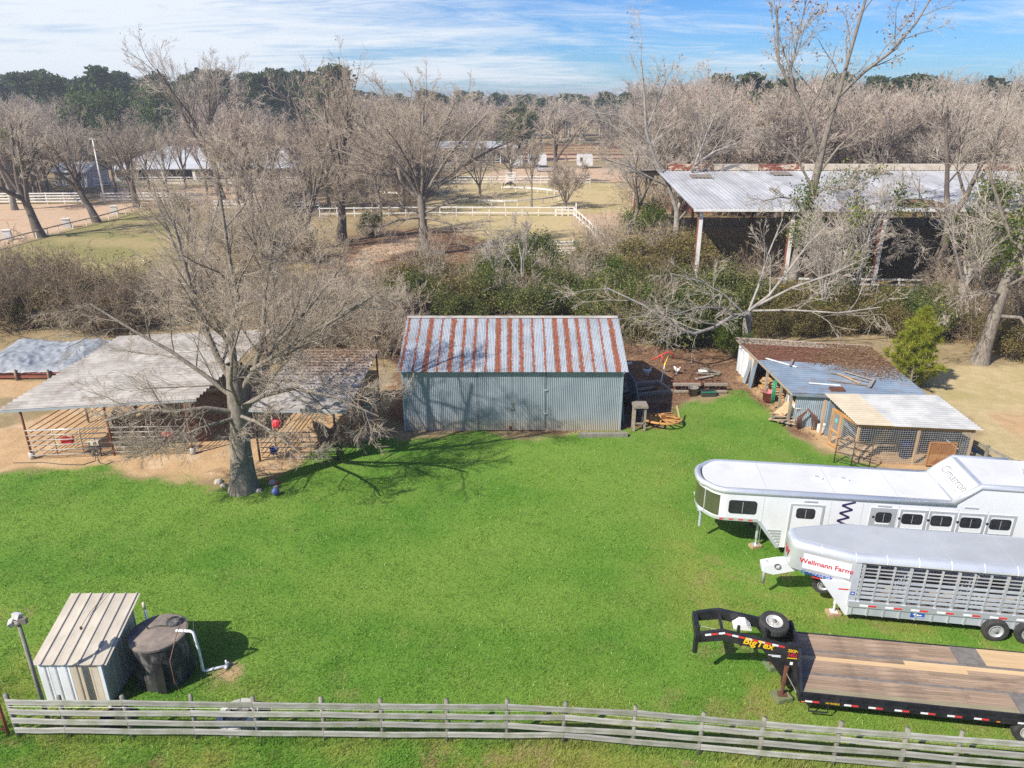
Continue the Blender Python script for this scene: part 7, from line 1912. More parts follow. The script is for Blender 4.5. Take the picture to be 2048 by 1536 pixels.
MB().beam((-.75, 0, .35), (.7, .1, .95), .6, .05).build('tray', MT['lumber'], t); MB().beam((-.9, -.25, .1), (.6, -.2, .85), .06, .06).build('handle', MT['old_wood'], t); MB().beam((-.9, .3, .1), (.6, .35, .85), .06, .06).build('handle', MT['old_wood'], t)
m = MB(); m.lathe((.5, -.35, .28), [(.12, -.04), (.26, -.05), (.27, .05), (.12, .04)], 16, 'Y'); m.build('wheel', MT['black_rubber'], t)
bucket('bucket', 'white plastic bucket among the clutter at the shed corner', 15.0, 34.95, .55, .3, .5, 'white_plastic', 'bucket', False)
t = thing('plank_heap', 'heap of broken boards on the ground at the shed corner', 'boards', (14.7, 35.1, 0))
for i in range(12):
    o = MB().box((0, 0, 0), (.9 + .5 * rr_.random(), .12, .04)).build('plank', MT['lumber'] if i % 2 else MT['old_wood'], t); o.location = (rr_.uniform(-.5, .4), rr_.uniform(-.55, .5), .06 + .04 * i); o.rotation_euler = (rr_.uniform(-.2, .2), rr_.uniform(-.2, .2), rr_.uniform(0, 3.1))
t = thing('hose_bundle', 'bundle of brown and dark hoses looped over a peg on the blue grey shed wall', 'hoses', (15.35, 34.45, 0))
for k in range(9):
    w_ = .30 + .035 * k; o = MB().tube([(-w_ - .03 * (k % 3), -.12 - .02 * k, .02 + .02 * k), (-w_ * .85, -.08, .7), (-.05 * k / 9, -.08 - .01 * k, 1.12 + .02 * (k % 4)), (w_ * .85, -.09, .7), (w_ + .05 * (k % 2), -.16 - .02 * k, .02)], .022, 6).build('hose', MT['brown_hose'] if k % 3 else MT['hose'], t, True)
for i, (x, y, z, lab) in enumerate(((16.05, 34.05, 0, 'pale concrete block on the ground below the hoses, lower one of two'), (16.07, 34.08, .2, 'pale concrete block on top of another beside the hoses'), (16.5, 33.9, 0, 'small brown stone right of the stacked concrete blocks'))):
    simple('concrete_block', lab, 'block', MB().bx(-.2, .2, -.12, .12, 0, .2) if i < 2 else MB().bx(-.12, .12, -.1, .1, 0, .14), 'white_plastic' if i < 2 else 'rust', (x, y, z), (0, 0, .2 * i))

# ------------------------------------------------------------------ hen coop
cp = thing('hen_coop', 'timber framed wire hen coop with cream and white ribbed roof', 'coop')
C1, C2, C3, C4 = Vector((15.95, 30.45, 2.02)), Vector((21.45, 29.85, 2.02)), Vector((21.35, 33.6, 2.24)), Vector((15.75, 33.75, 2.24))
for i in range(8):
    a, b = i / 8, (i + 1) / 8
    def sub(u0, u1, mt, dz):
        q = [C1.lerp(C2, u0).lerp(C4.lerp(C3, u0), a), C1.lerp(C2, u1).lerp(C4.lerp(C3, u1), a), C1.lerp(C2, u1).lerp(C4.lerp(C3, u1), b), C1.lerp(C2, u0).lerp(C4.lerp(C3, u0), b)]
        lf = Vector((0, 0, dz + .003 * (8 - i)))
        m = MB(); m.sheet(q[0] + lf, q[3] + lf, q[2] + lf, q[1] + lf, 2, -.018, 1, 'sin'); m.build('roof_sheet', MT[mt], cp, True)
    sub(0, .30, 'coop_cream', .012); sub(.29, 1, 'coop_white', 0)
def timber(p, q, w_=.1, h_=.1): MB().beam(p, q, w_, h_).build('timber', MT['orange_wood' if p[2] == q[2] and p[2] > 1 else 'lumber'], cp)
fl, fm, fr_, bl_, ml = Vector((16.2, 30.65, 0)), Vector((18.85, 30.35, 0)), Vector((21.2, 30.1, 0)), Vector((15.8, 32.6, 0)), Vector((15.95, 31.9, 0))
H_ = Vector((0, 0, 1.95))
for p in (fl, fm, fr_, bl_, ml, Vector((21.2, 33.5, 0)), Vector((15.8, 33.6, 0))): timber(p, p + H_)
timber(fl + Vector((0, 0, 1.9)), fr_ + Vector((0, 0, 1.9)), .06, .16); timber(fl + Vector((0, 0, .06)), fr_ + Vector((0, 0, .06)), .06, .1)
timber(bl_ + Vector((0, 0, 1.9)), fl + Vector((0, 0, 1.9)), .06, .14); timber(fr_ + Vector((0, 0, 1.9)), Vector((21.2, 33.5, 1.9)), .06, .14)
def wire_panel(p, q, z0, z1, s=.1):
    p, q = Vector(p), Vector(q); n = int((q - p).length / s); m = MB()
    for i in range(n + 1):
        a = p.lerp(q, i / n); m.tube([(a.x, a.y, z0), (a.x, a.y, z1)], .0065, 3, False)
    k = int((z1 - z0) / s)
    for j in range(k + 1):
        z = z0 + (z1 - z0) * j / k; m.tube([(p.x, p.y, z), (q.x, q.y, z)], .0065, 3, False)
    m.build('wire_mesh', MT['wire'], cp)
off = Vector((0, -.05, 0))
wire_panel(fl + off, fm + off, .1, 1.84); wire_panel(fm + off, fr_ + off, .1, 1.84); wire_panel(ml, fl, .1, 1.84); wire_panel(fr_, (21.2, 33.5, 0), .1, 1.84)
m = MB(); m.beam(bl_ + Vector((.06, -.05, .1)), bl_ + Vector((.06, -.05, 1.85)), .07, .07); m.beam(ml + Vector((-.04, .06, .1)), ml + Vector((-.04, .06, 1.85)), .07, .07)
for z in (.12, .85, 1.83): m.beam(bl_ + Vector((0, 0, z)), ml + Vector((0, 0, z)), .05, .08)
door = m.build('door', MT['orange_wood'], cp)
wire_panel(bl_, ml, .12, 1.83)
MB().box((15.84, 32.2, 1.45), (.03, .2, .2)).build('notice_card', MT['cyan'], cp)
lp0 = Vector((19.35, 30.12, .15)); lq = Vector((20.5, 30.0, .15))
lpan = MB(); lpan.beam(lp0, lq, .04, .07); lpan.beam(lp0 + Vector((0, 0, 1.15)), lq + Vector((0, 0, 1.15)), .04, .07); lpan.beam(lp0, lp0 + Vector((0, 0, 1.15)), .04, .07); lpan.beam(lq, lq + Vector((0, 0, 1.15)), .04, .07)
lo = lpan.build('lattice_frame', MT['lattice'], cp)
lat = MB(); Lw, Lh = (lq - lp0).length, 1.15; n = 22
for k in range(-n, n + 1):
    for s in (1, -1):
        x0 = k * .1
        pts = []
        for z in (0, Lh):
            pts.append((x0 + (z if s > 0 else Lh - z), z))
        (xa, za), (xb, zb) = pts
        # clip to the panel
        def clip(xa, za, xb, zb):
            if xa > xb: xa, za, xb, zb = xb, zb, xa, za
            if xb <= 0 or xa >= Lw: return None
            if xa < 0: t = (0 - xa) / (xb - xa); za += (zb - za) * t; xa = 0
            if xb > Lw: t = (Lw - xa) / (xb - xa); zb = za + (zb - za) * t; xb = Lw
            return xa, za, xb, zb
        c = clip(xa, za, xb, zb)
        if c is None or abs(c[0] - c[2]) < .03: continue
        dv = (lq - lp0).normalized(); y_off = Vector((0, .008 * s, 0))
        lat.beam(lp0 + dv * c[0] + Vector((0, 0, c[1])) + y_off, lp0 + dv * c[2] + Vector((0, 0, c[3])) + y_off, .012, .035, (0, 1, 0))
lat.build('lattice', MT['lattice'], lo)
bucket('barrel', 'blue plastic barrel inside the wire hen coop by the middle post', 18.9, 31.2, 0, .28, .8, 'blue_plastic', 'barrel', False)
bucket('barrel', 'dark blue barrel at the back of the hen coop', 18.0, 33.0, .1, .3, .85, 'dull_blue', 'barrel', False)
simple('ramp_board', 'wide plank ramp leaning inside the hen coop', 'ramp', MB().beam((0, 0, .03), (1.7, .9, 1.0), .45, .04), 'lumber', (16.7, 31.1, 0))
simple('perch_pole', 'perch pole crossing low inside the hen coop', 'perch', MB().tube([(16.4, 31.0, .7), (18.3, 31.0, .72)], .025, 6), 'lumber')
simple('white_plank', 'white plank slanting inside the right bay of the hen coop', 'plank', MB().beam((20.3, 30.7, 1.25), (21.0, 30.6, .75), .14, .03), 'white_panel')
simple('back_board', 'dark sheet closing the back of the hen coop', 'sheet', MB().bx(16.0, 21.1, 33.55, 33.58, .05, 2.0), 'steel_blue')
mound('dirt_mound', 17.6, 32.1, .9, .7, .3, MT['soil'], 9, 'scratched dirt mound inside the hen coop', 'mound')
# gate and fence by the coop
gt = thing('pipe_gate', 'small dark pipe gate standing ajar at the front of the hen coop', 'gate', (15.25, 30.55, 0), R(-32))
for x in (0, .75, 1.5): MB().tube([(x, 0, .05), (x, 0, 1.3)], .028, 6).build('upright', MT['dark_pipe'], gt, True)
for z in (.25, .6, .95, 1.3): MB().tube([(0, 0, z), (1.5, 0, z)], .026, 6).build('rail', MT['dark_pipe'], gt, True)
rf = thing('rail_fence', 'dark weathered rail fence behind the white horse trailer, right of the coop', 'fence')
for i in range(4):
    x, y = 21.6 + .45 * i, 31.6 - 1.5 * i
    MB().bx(x - .06, x + .06, y - .06, y + .06, 0, 1.15).build('post', MT['post_wood'], rf)
for z in (.45, 1.0): MB().beam((21.5, 31.9, z), (23.1, 26.7, z), .05, .14).build('rail', MT['post_wood'], rf)
simple('black_board', 'black board leaning between the coop and the dark rail fence', 'board', MB().beam((21.5, 31.4, 1.0), (22.1, 30.6, .35), .3, .04), 'black_paint')
# ------------------------------------------------------------------ pavilion
pv = thing('pavilion', 'large open sided riding pavilion with long white ribbed roof on red steel columns', 'pavilion')
X0, X1, Y0, Y1, YR, ZE, ZRD = 16.0, 66.0, 64.0, 100.0, 82.0, 7.25, 8.95
n = 62
wd = (X1 - X0) / 31
for i in range(31):
    for (ya, za, yb, zb) in ((Y0 - .4, ZE, YR, ZRD), (YR, ZRD, Y1 + .4, ZE)):
        m = MB(); x = X0 - .3 + i * wd * 1.01
        m.sheet((x, ya, za), (x + wd * 1.005, ya, za), (x + wd * 1.005, yb, zb), (x, yb, zb), 4, .04, 1, 'rib'); m.build('roof_sheet', MT['pav_roof'], pv)
for j in range(7):
    x = X0 + .5 + j * 8.05
    for y in (Y0, Y1):
        s = 1 if y == Y0 else -1
        m = MB(); m.prism([(y, 0), (y + s * .35, 0), (y + s * .85, ZE - .6), (y + s * .85, ZE - .1), (y, ZE - .1)], .22, 'x', x - .11); m.build('column', MT['red_iron'], pv)
        MB().bx(x - .16, x + .16, y - s * .0 - .05 if s > 0 else y, y + .0 if s > 0 else y + .05, 0, ZE - .2).build('column_trim', MT['white_paint'], pv)
    m = MB(); m.prism([(Y0, ZE - .75), (YR, ZRD - .55), (Y1, ZE - .75), (Y1, ZE - .12), (YR, ZRD - .12), (Y0, ZE - .12)], .18, 'x', x - .09); m.build('rafter', MT['dark_pipe'], pv)
m = MB()
for t in np.linspace(.02, .98, 9):
    for (ya, za, yb, zb) in ((Y0, ZE, YR, ZRD), (Y1, ZE, YR, ZRD)):
        y = ya + (yb - ya) * t; z = za + (zb - za) * t; m.beam((X0 - .2, y, z - .12), (X1, y, z - .12), .1, .16)
m.build('purlin', MT['dark_pipe'], pv)
m = MB(); m.bx(X0 - .3, X1, Y0 - .55, Y0 - .42, ZE - .16, ZE + .02); m.build('gutter', MT['white_paint'], pv)
for i in range(10):
    a = X0 + 1.0 + i * 4.9; MB().bx(a, a + 4.8, YR - .55, YR + .55, ZRD + .02, ZRD + .62).build('ridge_vent', MT['ridge_rust'] if i in (0, 2, 7) else MT['ridge_cream'], pv)
for x, t, w_ in ((18.6, .78, 2.2), (27.5, .86, 2.0), (38, .9, 2.4)):
    y = Y0 + (YR - Y0) * t; z = ZE + (ZRD - ZE) * t; m = MB(); m.add([(x, y - .9, z - .02), (x + w_, y - .9, z - .02), (x + w_, y + .9, z + .17), (x, y + .9, z + .17)], [(0, 1, 2, 3)]); m.v = [(a, b, c + .06) for a, b, c in m.v]; m.build('roof_patch', MT['tank_top'], pv)
rg = NR(14); e = []
roof_leaves(pv, ((33.5, 64.2, 7.3), (39.5, 64.2, 7.3), (39, 67.5, 7.6), (34.5, 67.5, 7.6)), 5000, 4, lambda u, v, rg: rg.random(len(u)) < np.clip(1.3 - 2.2 * np.abs(u - .5) - .6 * v, 0, 1), .09)
for i in range(20):
    MB().bx(X0 + i * 2.5, X0 + i * 2.5 + 2.46, Y1 - .1, Y1 - .05, 0, 1.2).build('kick_board', MT['old_wood'], pv)

# ------------------------------------------------------------------ fences behind
def rail_fence(label, pts, zs, mt, post_gap, h=.16, t=.05, ph=None, pw=.12, post_mt=None, name='rail_fence', side=0):
    f = thing(name, label, 'fence')
    ph = ph or max(zs) + .12
    P = [Vector((p[0], p[1], 0)) for p in pts]
    for a, b in zip(P[:-1], P[1:]):
        L = (b - a).length; k = max(1, int(round(L / post_gap)))
        for i in range(k):
            p, q = a.lerp(b, i / k), a.lerp(b, (i + 1) / k)
            for z in zs: MB().beam(p + Vector((0, -.09, z)), q + Vector((0, -.09, z)), t, h).build('rail', MT[mt], f)
            MB().bx(p.x - pw / 2, p.x + pw / 2, p.y - pw / 2, p.y + pw / 2, -.02, ph).build('post', MT[post_mt or mt], f)
    q = P[-1]; MB().bx(q.x - pw / 2, q.x + pw / 2, q.y - pw / 2, q.y + pw / 2, -.02, ph).build('post', MT[post_mt or mt], f)
    return f
g2 = lambda *l: [tuple(G(*p))[:2] for p in l]
rail_fence('white two rail fence across the dry paddock, ending at a small gate', g2((640, 434), (880, 431), (1110, 432)), (.45, 1.25), 'white_paint', 2.6, .15, .06)
rail_fence('white rail fence running from the end gate down to the thicket', g2((1147, 433), (1178, 462), (1205, 492), (1250, 540)), (.4, 1.2), 'white_paint', 2.4, .14, .06, 1.4)
gt = thing('field_gate', 'short white gate at the corner of the paddock fence', 'gate', tuple(G(1112, 432)))
for z in (.35, .8, 1.2): MB().bx(0, 2.7, -.05, .05, z, z + .16).build('rail', MT['white_paint'], gt)
for x in (0, .9, 1.8, 2.7): MB().bx(x - .07, x + .07, -.07, .07, 0, 1.35).build('upright', MT['white_paint'], gt)
MB().bx(2.85, 3.05, -.1, .1, 0, 1.9).build('post', MT['white_paint'], gt)
arc6 = [(480, 712), (610, 715), (715, 720), (815, 727), (905, 737), (970, 745), (1030, 760), (1042, 785), (1010, 798), (950, 813), (865, 825), (750, 836), (630, 845), (510, 848), (385, 846), (270, 840)]
rail_fence('curved low white rail of the round riding track', g2(*[(900 + x / 4.655, 230 + y / 4.655) for x, y in arc6]), (.85,), 'white_paint', 3.2, .26, .12, .85, .14)
rail_fence('low white rail stub left of the curved riding track', g2((745, 388), (800, 392), (835, 394)), (.5,), 'white_paint', 3.0, .3, .12, .6)
rail_fence('three rail white fence behind the dark grazing horse', g2((880, 369), (1015, 369), (1180, 369)), (.5, 1.05, 1.6), 'white_paint', 3.2, .18, .06)
rail_fence('white four rail panel just behind the dark grazing horse', g2((1012, 364), (1032, 364)), (.4, .9, 1.4, 1.9), 'white_paint', 3.0, .2, .06)
rail_fence('pale rail fence on the left of the far clearing', g2((850, 345), (985, 341)), (.5, 1.1, 1.7), 'white_paint', 4.0, .16, .06)
rail_fence('pale rail fence left in front of the long grey shed', g2((860, 330), (1000, 327)), (.5, 1.2), 'white_paint', 4.5, .16, .06)
rail_fence('white four rail fence at the left edge behind the sand ring', g2((-60, 408), (60, 408), (165, 407)), (.4, .85, 1.3, 1.7), 'white_paint', 3.0, .2, .06)
rail_fence('white rail fence running along the back of the second sand ring', g2((190, 376), (300, 372), (460, 372), (600, 372)), (.6, 1.2, 1.7), 'white_paint', 3.2, .2, .06)
rail_fence('white three rail fence in front of the second sand ring', g2((205, 405), (290, 404), (400, 405)), (.5, 1.0, 1.5), 'white_paint', 3.0, .18, .06)
rail_fence('grey rail line of short posts behind the domed tree', g2((430, 420), (640, 423)), (.45, .95, 1.4), 'white_paint', 3.0, .2, .06)
rail_fence('white rail fence along the near side of the pavilion', g2((1400, 582), (1740, 586), (2120, 590)), (.35, .8, 1.25), 'white_paint', 2.5, .16, .05, 1.35)
rail_fence('low brown topped rail with bent white legs along the sand arena', g2((-60, 512), (0, 497), (118, 465), (200, 445), (283, 420)), (.9,), 'old_wood', 2.4, .12, .16, .9, .10, 'white_paint', 'arena_rail')
rail_fence('far dark red pipe fence in front of the wood', [(-4, 236), (20, 236), (34, 234)], (.6, 1.4, 2.2, 3.0), 'red_iron', 6.0, .22, .12)
rail_fence('long far red rail fence behind the white trailers', [(-2, 212), (44, 210)], (1.0, 2.0), 'rust', 6.0, .3, .12)

# jump poles on the grass
jp = rail_fence('white jump rails on short stands at the thicket edge', g2((1052, 514), (1148, 512)), (.3, .6, .9), 'white_paint', 3.2, .12, .1, 1.0, name='jump_stand')
jp = rail_fence('white jump rail on stands just behind the nearer jump', g2((1096, 497), (1145, 497)), (.5, .8), 'white_paint', 2.8, .12, .1, 1.0, name='jump_stand')
g = G(1152, 498); bucket('barrel', 'small green barrel at the right end of the jump rails', g.x, g.y, 0, .3, .9, 'green_plastic', 'barrel', False)
for (px, py, lab) in ((4, 484, 'white jump block by the arena rail, nearest of three'), (125, 459, 'white jump block by the arena rail, middle of three'), (222, 431, 'white jump block by the arena rail, farthest of three')):
    g = G(px, py); t = thing('jump_block', lab, 'jump block', (g.x - .2, g.y + 1.5, 0), R(20))
    m = MB(); m.prism([(-.55, 0), (.55, 0), (.42, 1.15), (-.42, 1.15)], .6, 'y', -.3); m.build('body', MT['white_paint'], t); MB().bx(-.5, .5, -.36, .36, 1.15, 1.24).build('top', MT['white_paint'], t)

# ------------------------------------------------------------------ far buildings
def opening(parent, x0, x1, y, z0, z1, name='window'):
    f_ = MB().bx(x0 - .08, x1 + .08, y - .06, y - .002, z0 - .08, z1 + .08).build(name, MT['white_paint'], parent)
    MB().bx(x0, x1, y - .09, y - .061, z0, z1).build('pane', MT['dark_void'], f_)  # near-black panel stands for the shaded inside of the opening
g = G(305, 352)
ba = thing('stable_barn', 'long pale roofed horse barn behind the white railed sand ring', 'barn', (-84.5, 160, 0), R(5))
m = MB(); m.bx(0, 36, 0, .2, 0, 2.6); m.bx(0, .2, .2, 15, 0, 2.6); m.bx(35.8, 36, .2, 15, 0, 2.6); m.bx(.2, 35.8, 14.8, 15, 0, 2.6); m.build('wall', MT['far_wall'], ba)
rv = [(-1.4, -1.6, 2.5), (37.4, -1.6, 2.5), (37.4, 16.6, 2.5), (-1.4, 16.6, 2.5), (8.5, 7.5, 6.6), (34, 7.5, 6.6)]
for fc in ([0, 1, 5, 4], [1, 2, 5], [2, 3, 4, 5], [3, 0, 4]):
    m = MB(); m.add([rv[i] for i in fc], [tuple(range(len(fc)))]); m.add([(p[0], p[1], p[2] - .14) for p in [rv[i] for i in fc]], [tuple(range(len(fc) - 1, -1, -1))]); m.build('roof', MT['far_roof'], ba)
for x in (4, 10.5, 14, 18, 23, 28): opening(ba, x, x + (4.5 if x == 10.5 else 2.2), 0, .2, 2.3, 'doorway')
for x in (9.8, 16.2, 21): MB().bx(x, x + .6, -1.3, -.7, 0, 2.5).build('column', MT['white_paint'], ba)
ws = thing('garden_shed', 'small white shed with pale gable roof behind the left sand ring', 'shed', (-91.0, 149, 0), R(-14))
m = MB(); m.bx(0, 7.5, 0, .2, 0, 3.1); m.bx(0, .2, .2, 6, 0, 3.1); m.bx(7.3, 7.5, .2, 6, 0, 3.1); m.bx(.2, 7.3, 5.8, 6, 0, 3.1); m.build('wall', MT['far_wall'], ws)
for s in (0, 1):
    m = MB(); y0, y1 = (-.5, 3) if s == 0 else (6.5, 3)
    m.add([(-.5, y0, 2.95), (8, y0, 2.95), (8, y1, 4.7), (-.5, y1, 4.7), (-.5, y0, 2.83), (8, y0, 2.83), (8, y1, 4.58), (-.5, y1, 4.58)], [(0, 1, 2, 3), (7, 6, 5, 4), (0, 4, 5, 1), (0, 3, 7, 4), (1, 5, 6, 2)]); m.build('roof', MT['far_roof'], ws)
m = MB(); m.prism([(0.1, 2.9), (5.9, 2.9), (3, 4.55)], .1, 'x', 0.0); m.prism([(0.1, 2.9), (5.9, 2.9), (3, 4.55)], .1, 'x', 7.4); m.build('gable', MT['far_wall'], ws)
opening(ws, 5.2, 6.4, 0, 1.3, 2.3)
up_ = thing('utility_pole', 'tall slender white pole beside the left sand ring', 'pole', (-67.4, 122.5, 0))
MB().tube([(0, 0, 0), (0, 0, 5), (0, 0, 10.5)], [.16, .13, .10], 8).build('shaft', MT['white_paint'], up_, True); MB().bx(-.5, .5, -.06, .06, 10.2, 10.35).build('crossarm', MT['white_paint'], up_)
lg = thing('long_shed', 'long low grey roofed shed among the trees left of the far clearing', 'shed', (-27, 205, 0), R(2))
m = MB(); m.bx(0, 28, 8, 8.2, 0, 4.2); m.bx(0, .2, 0, 8, 0, 4.2); m.bx(27.8, 28, 0, 8, 0, 4.2); m.build('wall', MT['far_wall'], lg)
m = MB(); m.add([(-.6, -.8, 4.2), (28.6, -.8, 4.2), (28.6, 8.8, 5.4), (-.6, 8.8, 5.4), (-.6, -.8, 4.05), (28.6, -.8, 4.05), (28.6, 8.8, 5.25), (-.6, 8.8, 5.25)], [(0, 1, 2, 3), (7, 6, 5, 4), (0, 4, 5, 1), (0, 3, 7, 4), (1, 5, 6, 2)]); m.build('roof', MT['far_roof'], lg)
for i in range(8): MB().bx(.1 + i * 3.95, .3 + i * 3.95, -.2, 0, 0, 4.1).build('post', MT['white_paint'], lg)
rdb = thing('red_shed', 'low dark red shed at the left end of the pavilion roof line', 'shed', (24.5, 112, 0))
m = MB(); m.bx(0, 9, 0, 5, 0, 2.6); m.build('wall', MT['red_iron'], rdb); m = MB(); m.prism([(-.4, 2.6), (5.4, 2.6), (2.5, 3.6)], 9.6, 'x', -.3); m.build('roof', MT['far_roof'], rdb)
# far white trailers and a car
def box_trailer(x, y, L, W, H, label):
    t = thing('box_trailer', label, 'trailer', (x, y, 0), R(3))
    m = MB(); m.prism(rrect(0, L, .7, H, .25), W, 'y', 0); m.build('body', MT['white_skin'], t)
    for xx in (L * .35, L * .55): wheel(t, xx, -.05, .42, .42, .25, 'rim_grey')
    opening(t, L * .12, L * .3, 0, H * .55, H * .8); MB().beam((-1.4, W / 2, .7), (0, W / 2, .75), .15, .12).build('tongue', MT['pipe'], t)
box_trailer(-.6, 190, 3.4, 2.4, 3.2, 'white box trailer at the left of the far parked trailers')
box_trailer(4.2, 192, 4.6, 2.4, 3.3, 'white box trailer in the middle of the far parked trailers')
box_trailer(16.6, 190, 3.8, 2.4, 3.4, 'white box trailer at the right, apart from the other far trailers')
cr = thing('parked_car', 'silver car parked in front of the far white trailers', 'car', (5.9, 181, 0), R(4))
m = MB(); m.prism([(0, .3), (4.4, .3), (4.5, .75), (3.9, .95), (3.2, 1.0), (.9, 1.0), (.05, .9)], 1.75, 'y', 0); m.build('body', MT['silver'], cr, False)
m = MB(); m.prism([(.7, 1.0), (3.3, 1.0), (2.7, 1.48), (1.2, 1.48)], 1.55, 'y', .1); m.build('cabin', MT['glass'], cr); MB().bx(1.2, 2.7, .12, 1.63, 1.48, 1.53).build('roof', MT['silver'], cr)
for x in (.85, 3.55):
    for y in (.1, 1.65): wheel(cr, x, y, .32, .32, .2, 'rim_grey')
tr = thing('tractor', 'small orange tractor at the far edge of the clearing', 'tractor', (-1.0, 232, 0))
m = MB(); m.bx(0, 2.6, .4, 1.2, .8, 1.7); m.bx(-.6, .6, .2, 1.4, 1.0, 1.6); m.build('body', MT['orange_body'], tr); m = MB(); m.bx(-.7, .7, .1, 1.5, 2.6, 2.75); m.build('roof', MT['orange_body'], tr)
m = MB()
for x in (-.6, .6):
    for y in (.2, 1.4): m.bx(x - .04, x + .04, y - .04, y + .04, 1.6, 2.6)
m.build('frame', MT['black_paint'], tr)
for y in (-.05, 1.65): wheel(tr, -.1, y, .8, .8, .35, 'rim'); wheel(tr, 2.2, y, .45, .45, .3, 'rim')
# ------------------------------------------------------------------ animals: one skinned surface each
def skin_body(name, parent, nodes, edges, mat_, levels=2):
    """nodes: {key: ((x, y, z), rx, ry)}; the first key is the root."""
    keys = list(nodes); idx = {k: i for i, k in enumerate(keys)}
    me = bpy.data.meshes.new(name)
    me.from_pydata([nodes[k][0] for k in keys], [(idx[a], idx[b]) for a, b in edges], [])
    o = link_mesh(name, me, parent)
    md = o.modifiers.new('skin', 'SKIN'); md.use_smooth_shade = True
    lay = me.skin_vertices[0] if me.skin_vertices else None
    if lay is None:
        bm = bmesh.new(); bm.from_mesh(me); bm.verts.layers.skin.verify(); bm.to_mesh(me); bm.free(); lay = me.skin_vertices[0]
    for i, k in enumerate(keys): lay.data[i].radius = (nodes[k][1], nodes[k][2]); lay.data[i].use_root = (i == 0)
    s = o.modifiers.new('sub', 'SUBSURF'); s.levels = levels; s.render_levels = levels
    dg = bpy.context.evaluated_depsgraph_get()
    me2 = bpy.data.meshes.new_from_object(o.evaluated_get(dg)); me2.materials.clear(); me2.materials.append(mat_); me2.shade_smooth()
    o.modifiers.clear(); o.data = me2; me2.name = name
    return o
def horse(label, loc, rz, mt, graze=False, blaze=True):
    t = thing('horse', label, 'horse', loc, rz)
    n = {'hip': ((-.55, 0, 1.2), .27, .30), 'belly': ((-.1, 0, 1.12), .29, .33), 'chest': ((.42, 0, 1.15), .25, .32), 'neck0': ((.68, 0, 1.3 if not graze else 1.18), .15, .22)}
    if not graze: n.update({'neck1': ((.92, 0, 1.55), .11, .17), 'poll': ((1.1, 0, 1.78), .09, .12), 'face': ((1.30, 0, 1.58), .085, .11), 'muzzle': ((1.46, 0, 1.36), .06, .075)})
    else: n.update({'neck1': ((1.0, 0, .95), .11, .17), 'poll': ((1.3, 0, .72), .09, .12), 'face': ((1.42, 0, .45), .085, .11), 'muzzle': ((1.48, 0, .16), .06, .075)})
    e = [('hip', 'belly'), ('belly', 'chest'), ('chest', 'neck0'), ('neck0', 'neck1'), ('neck1', 'poll'), ('poll', 'face'), ('face', 'muzzle')]
    for s, c in ((1, 'l'), (-1, 'r')):
        y = .15 * s
        n.update({'fe' + c: ((.46, y, .85), .11, .12), 'fk' + c: ((.47, y, .48), .055, .06), 'ff' + c: ((.46, y, .14), .04, .045), 'fh' + c: ((.49, y, .03), .055, .055),
                  'hs' + c: ((-.56, y, .88), .13, .15), 'hk' + c: ((-.48, y, .72), .09, .10), 'hh' + c: ((-.68, y, .5), .055, .06), 'hf' + c: ((-.64, y, .14), .04, .045), 'ho' + c: ((-.61, y, .03), .055, .055),
                  'ea' + c: ((n['poll'][0][0] - .02, .07 * s, n['poll'][0][2] + .16), .02, .03)})
        e += [('chest', 'fe' + c), ('fe' + c, 'fk' + c), ('fk' + c, 'ff' + c), ('ff' + c, 'fh' + c), ('hip', 'hs' + c), ('hs' + c, 'hk' + c), ('hk' + c, 'hh' + c), ('hh' + c, 'hf' + c), ('hf' + c, 'ho' + c), ('poll', 'ea' + c)]
    skin_body('body', t, n, e, MT[mt])
    m = MB(); m.tube([(-.82, 0, 1.28), (-.95, 0, 1.1), (-.98, 0, .75), (-.94, 0, .45)], [.04, .07, .08, .02], 8); m.build('tail', MT['horse_dark'], t, True)
    a, b = Vector(n['neck0'][0]), Vector(n['poll'][0]); m = MB()
    for k in range(6):
        p = a.lerp(b, k / 5) + Vector((-.12, 0, .12)); m.box(p, (.1, .05, .16))
    m.build('mane', MT['horse_dark'], t)
    if blaze:
        p, q = Vector(n['poll'][0]), Vector(n['muzzle'][0]); d = (q - p).normalized(); o_ = Vector((-d.z, 0, d.x)); o_ = o_ if o_.x > 0 else -o_
        MB().tube([p.lerp(q, .15) + o_ * .10, p.lerp(q, .55) + o_ * .098, q + o_ * .055], [.03, .045, .04], 8).build('blaze', MT['horse_white'], t, True)
    return t
horse('bay horse with white blaze looking out of the left stall of the large stable', (-19.45, 33.25, 0), R(-86), 'horse_bay')
g = G(1017, 378)
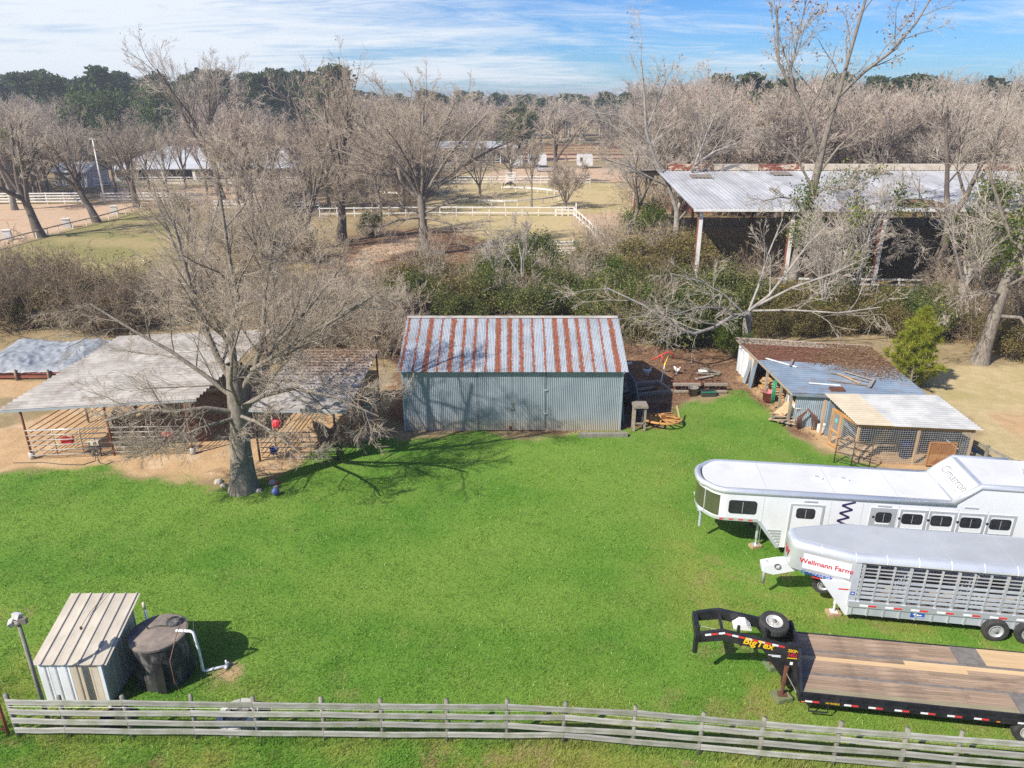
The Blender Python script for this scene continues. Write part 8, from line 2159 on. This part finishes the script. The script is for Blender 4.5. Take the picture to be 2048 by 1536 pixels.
horse('dark horse grazing behind the curved white rail, white cloth on its head', (g.x, g.y, 0), R(0), 'horse_dark', True)
def hen(label, loc, rz, s=1.0):
    t = thing('hen', label, 'hen', loc, rz, 'white hens beside the barn'); t.scale = (s, s, s)
    n = {'body': ((0, 0, .24), .10, .10), 'rear': ((-.14, 0, .27), .07, .08), 'tail': ((-.26, 0, .38), .025, .05), 'breast': ((.1, 0, .26), .08, .085), 'neck': ((.17, 0, .38), .035, .04), 'head': ((.2, 0, .45), .035, .035), 'beak': ((.25, 0, .44), .01, .01),
         'll': ((.0, .045, .12), .015, .015), 'lf': ((.02, .045, .0), .015, .015), 'rl': ((.0, -.045, .12), .015, .015), 'rf': ((.02, -.045, .0), .015, .015)}
    skin_body('body', t, n, [('body', 'rear'), ('rear', 'tail'), ('body', 'breast'), ('breast', 'neck'), ('neck', 'head'), ('head', 'beak'), ('body', 'll'), ('ll', 'lf'), ('body', 'rl'), ('rl', 'rf')], MT['feather'], 1)
    MB().prism([(.17, .48), (.24, .48), (.22, .53), (.19, .51)], .012, 'y', -.006).build('comb', MT['comb'], t)
hen('white hen standing left of the hanging red tube', (8.45, 42.2, 0), R(10), 1.3)
hen('white hen deep in the shade at the barn corner', (7.4, 43.6, 0), R(160), 1.2)
hen('white hen just right of the hanging red tube', (10.35, 42.5, 0), R(-60), 1.2)
# ------------------------------------------------------------------ winter haze: one closed box of even air round the whole view
hm = bpy.data.materials.new('haze'); hm.use_nodes = True
hn, hl = hm.node_tree.nodes, hm.node_tree.links
for n in list(hn): hn.remove(n)
ho = hn.new('ShaderNodeOutputMaterial'); hv = hn.new('ShaderNodeVolumePrincipled')
hv.inputs['Color'].default_value = (0.86, 0.91, 1.0, 1); hv.inputs['Density'].default_value = 0.0006; hv.inputs['Anisotropy'].default_value = 0.2
hl.new(hv.outputs[0], ho.inputs['Volume'])
hz = MB().bx(-5400, 5400, -400, 8400, -1, 32).build('haze', None); hz.data.materials.append(hm)
tag(hz, 'thin pale winter haze over the far woods', None, kind='stuff')
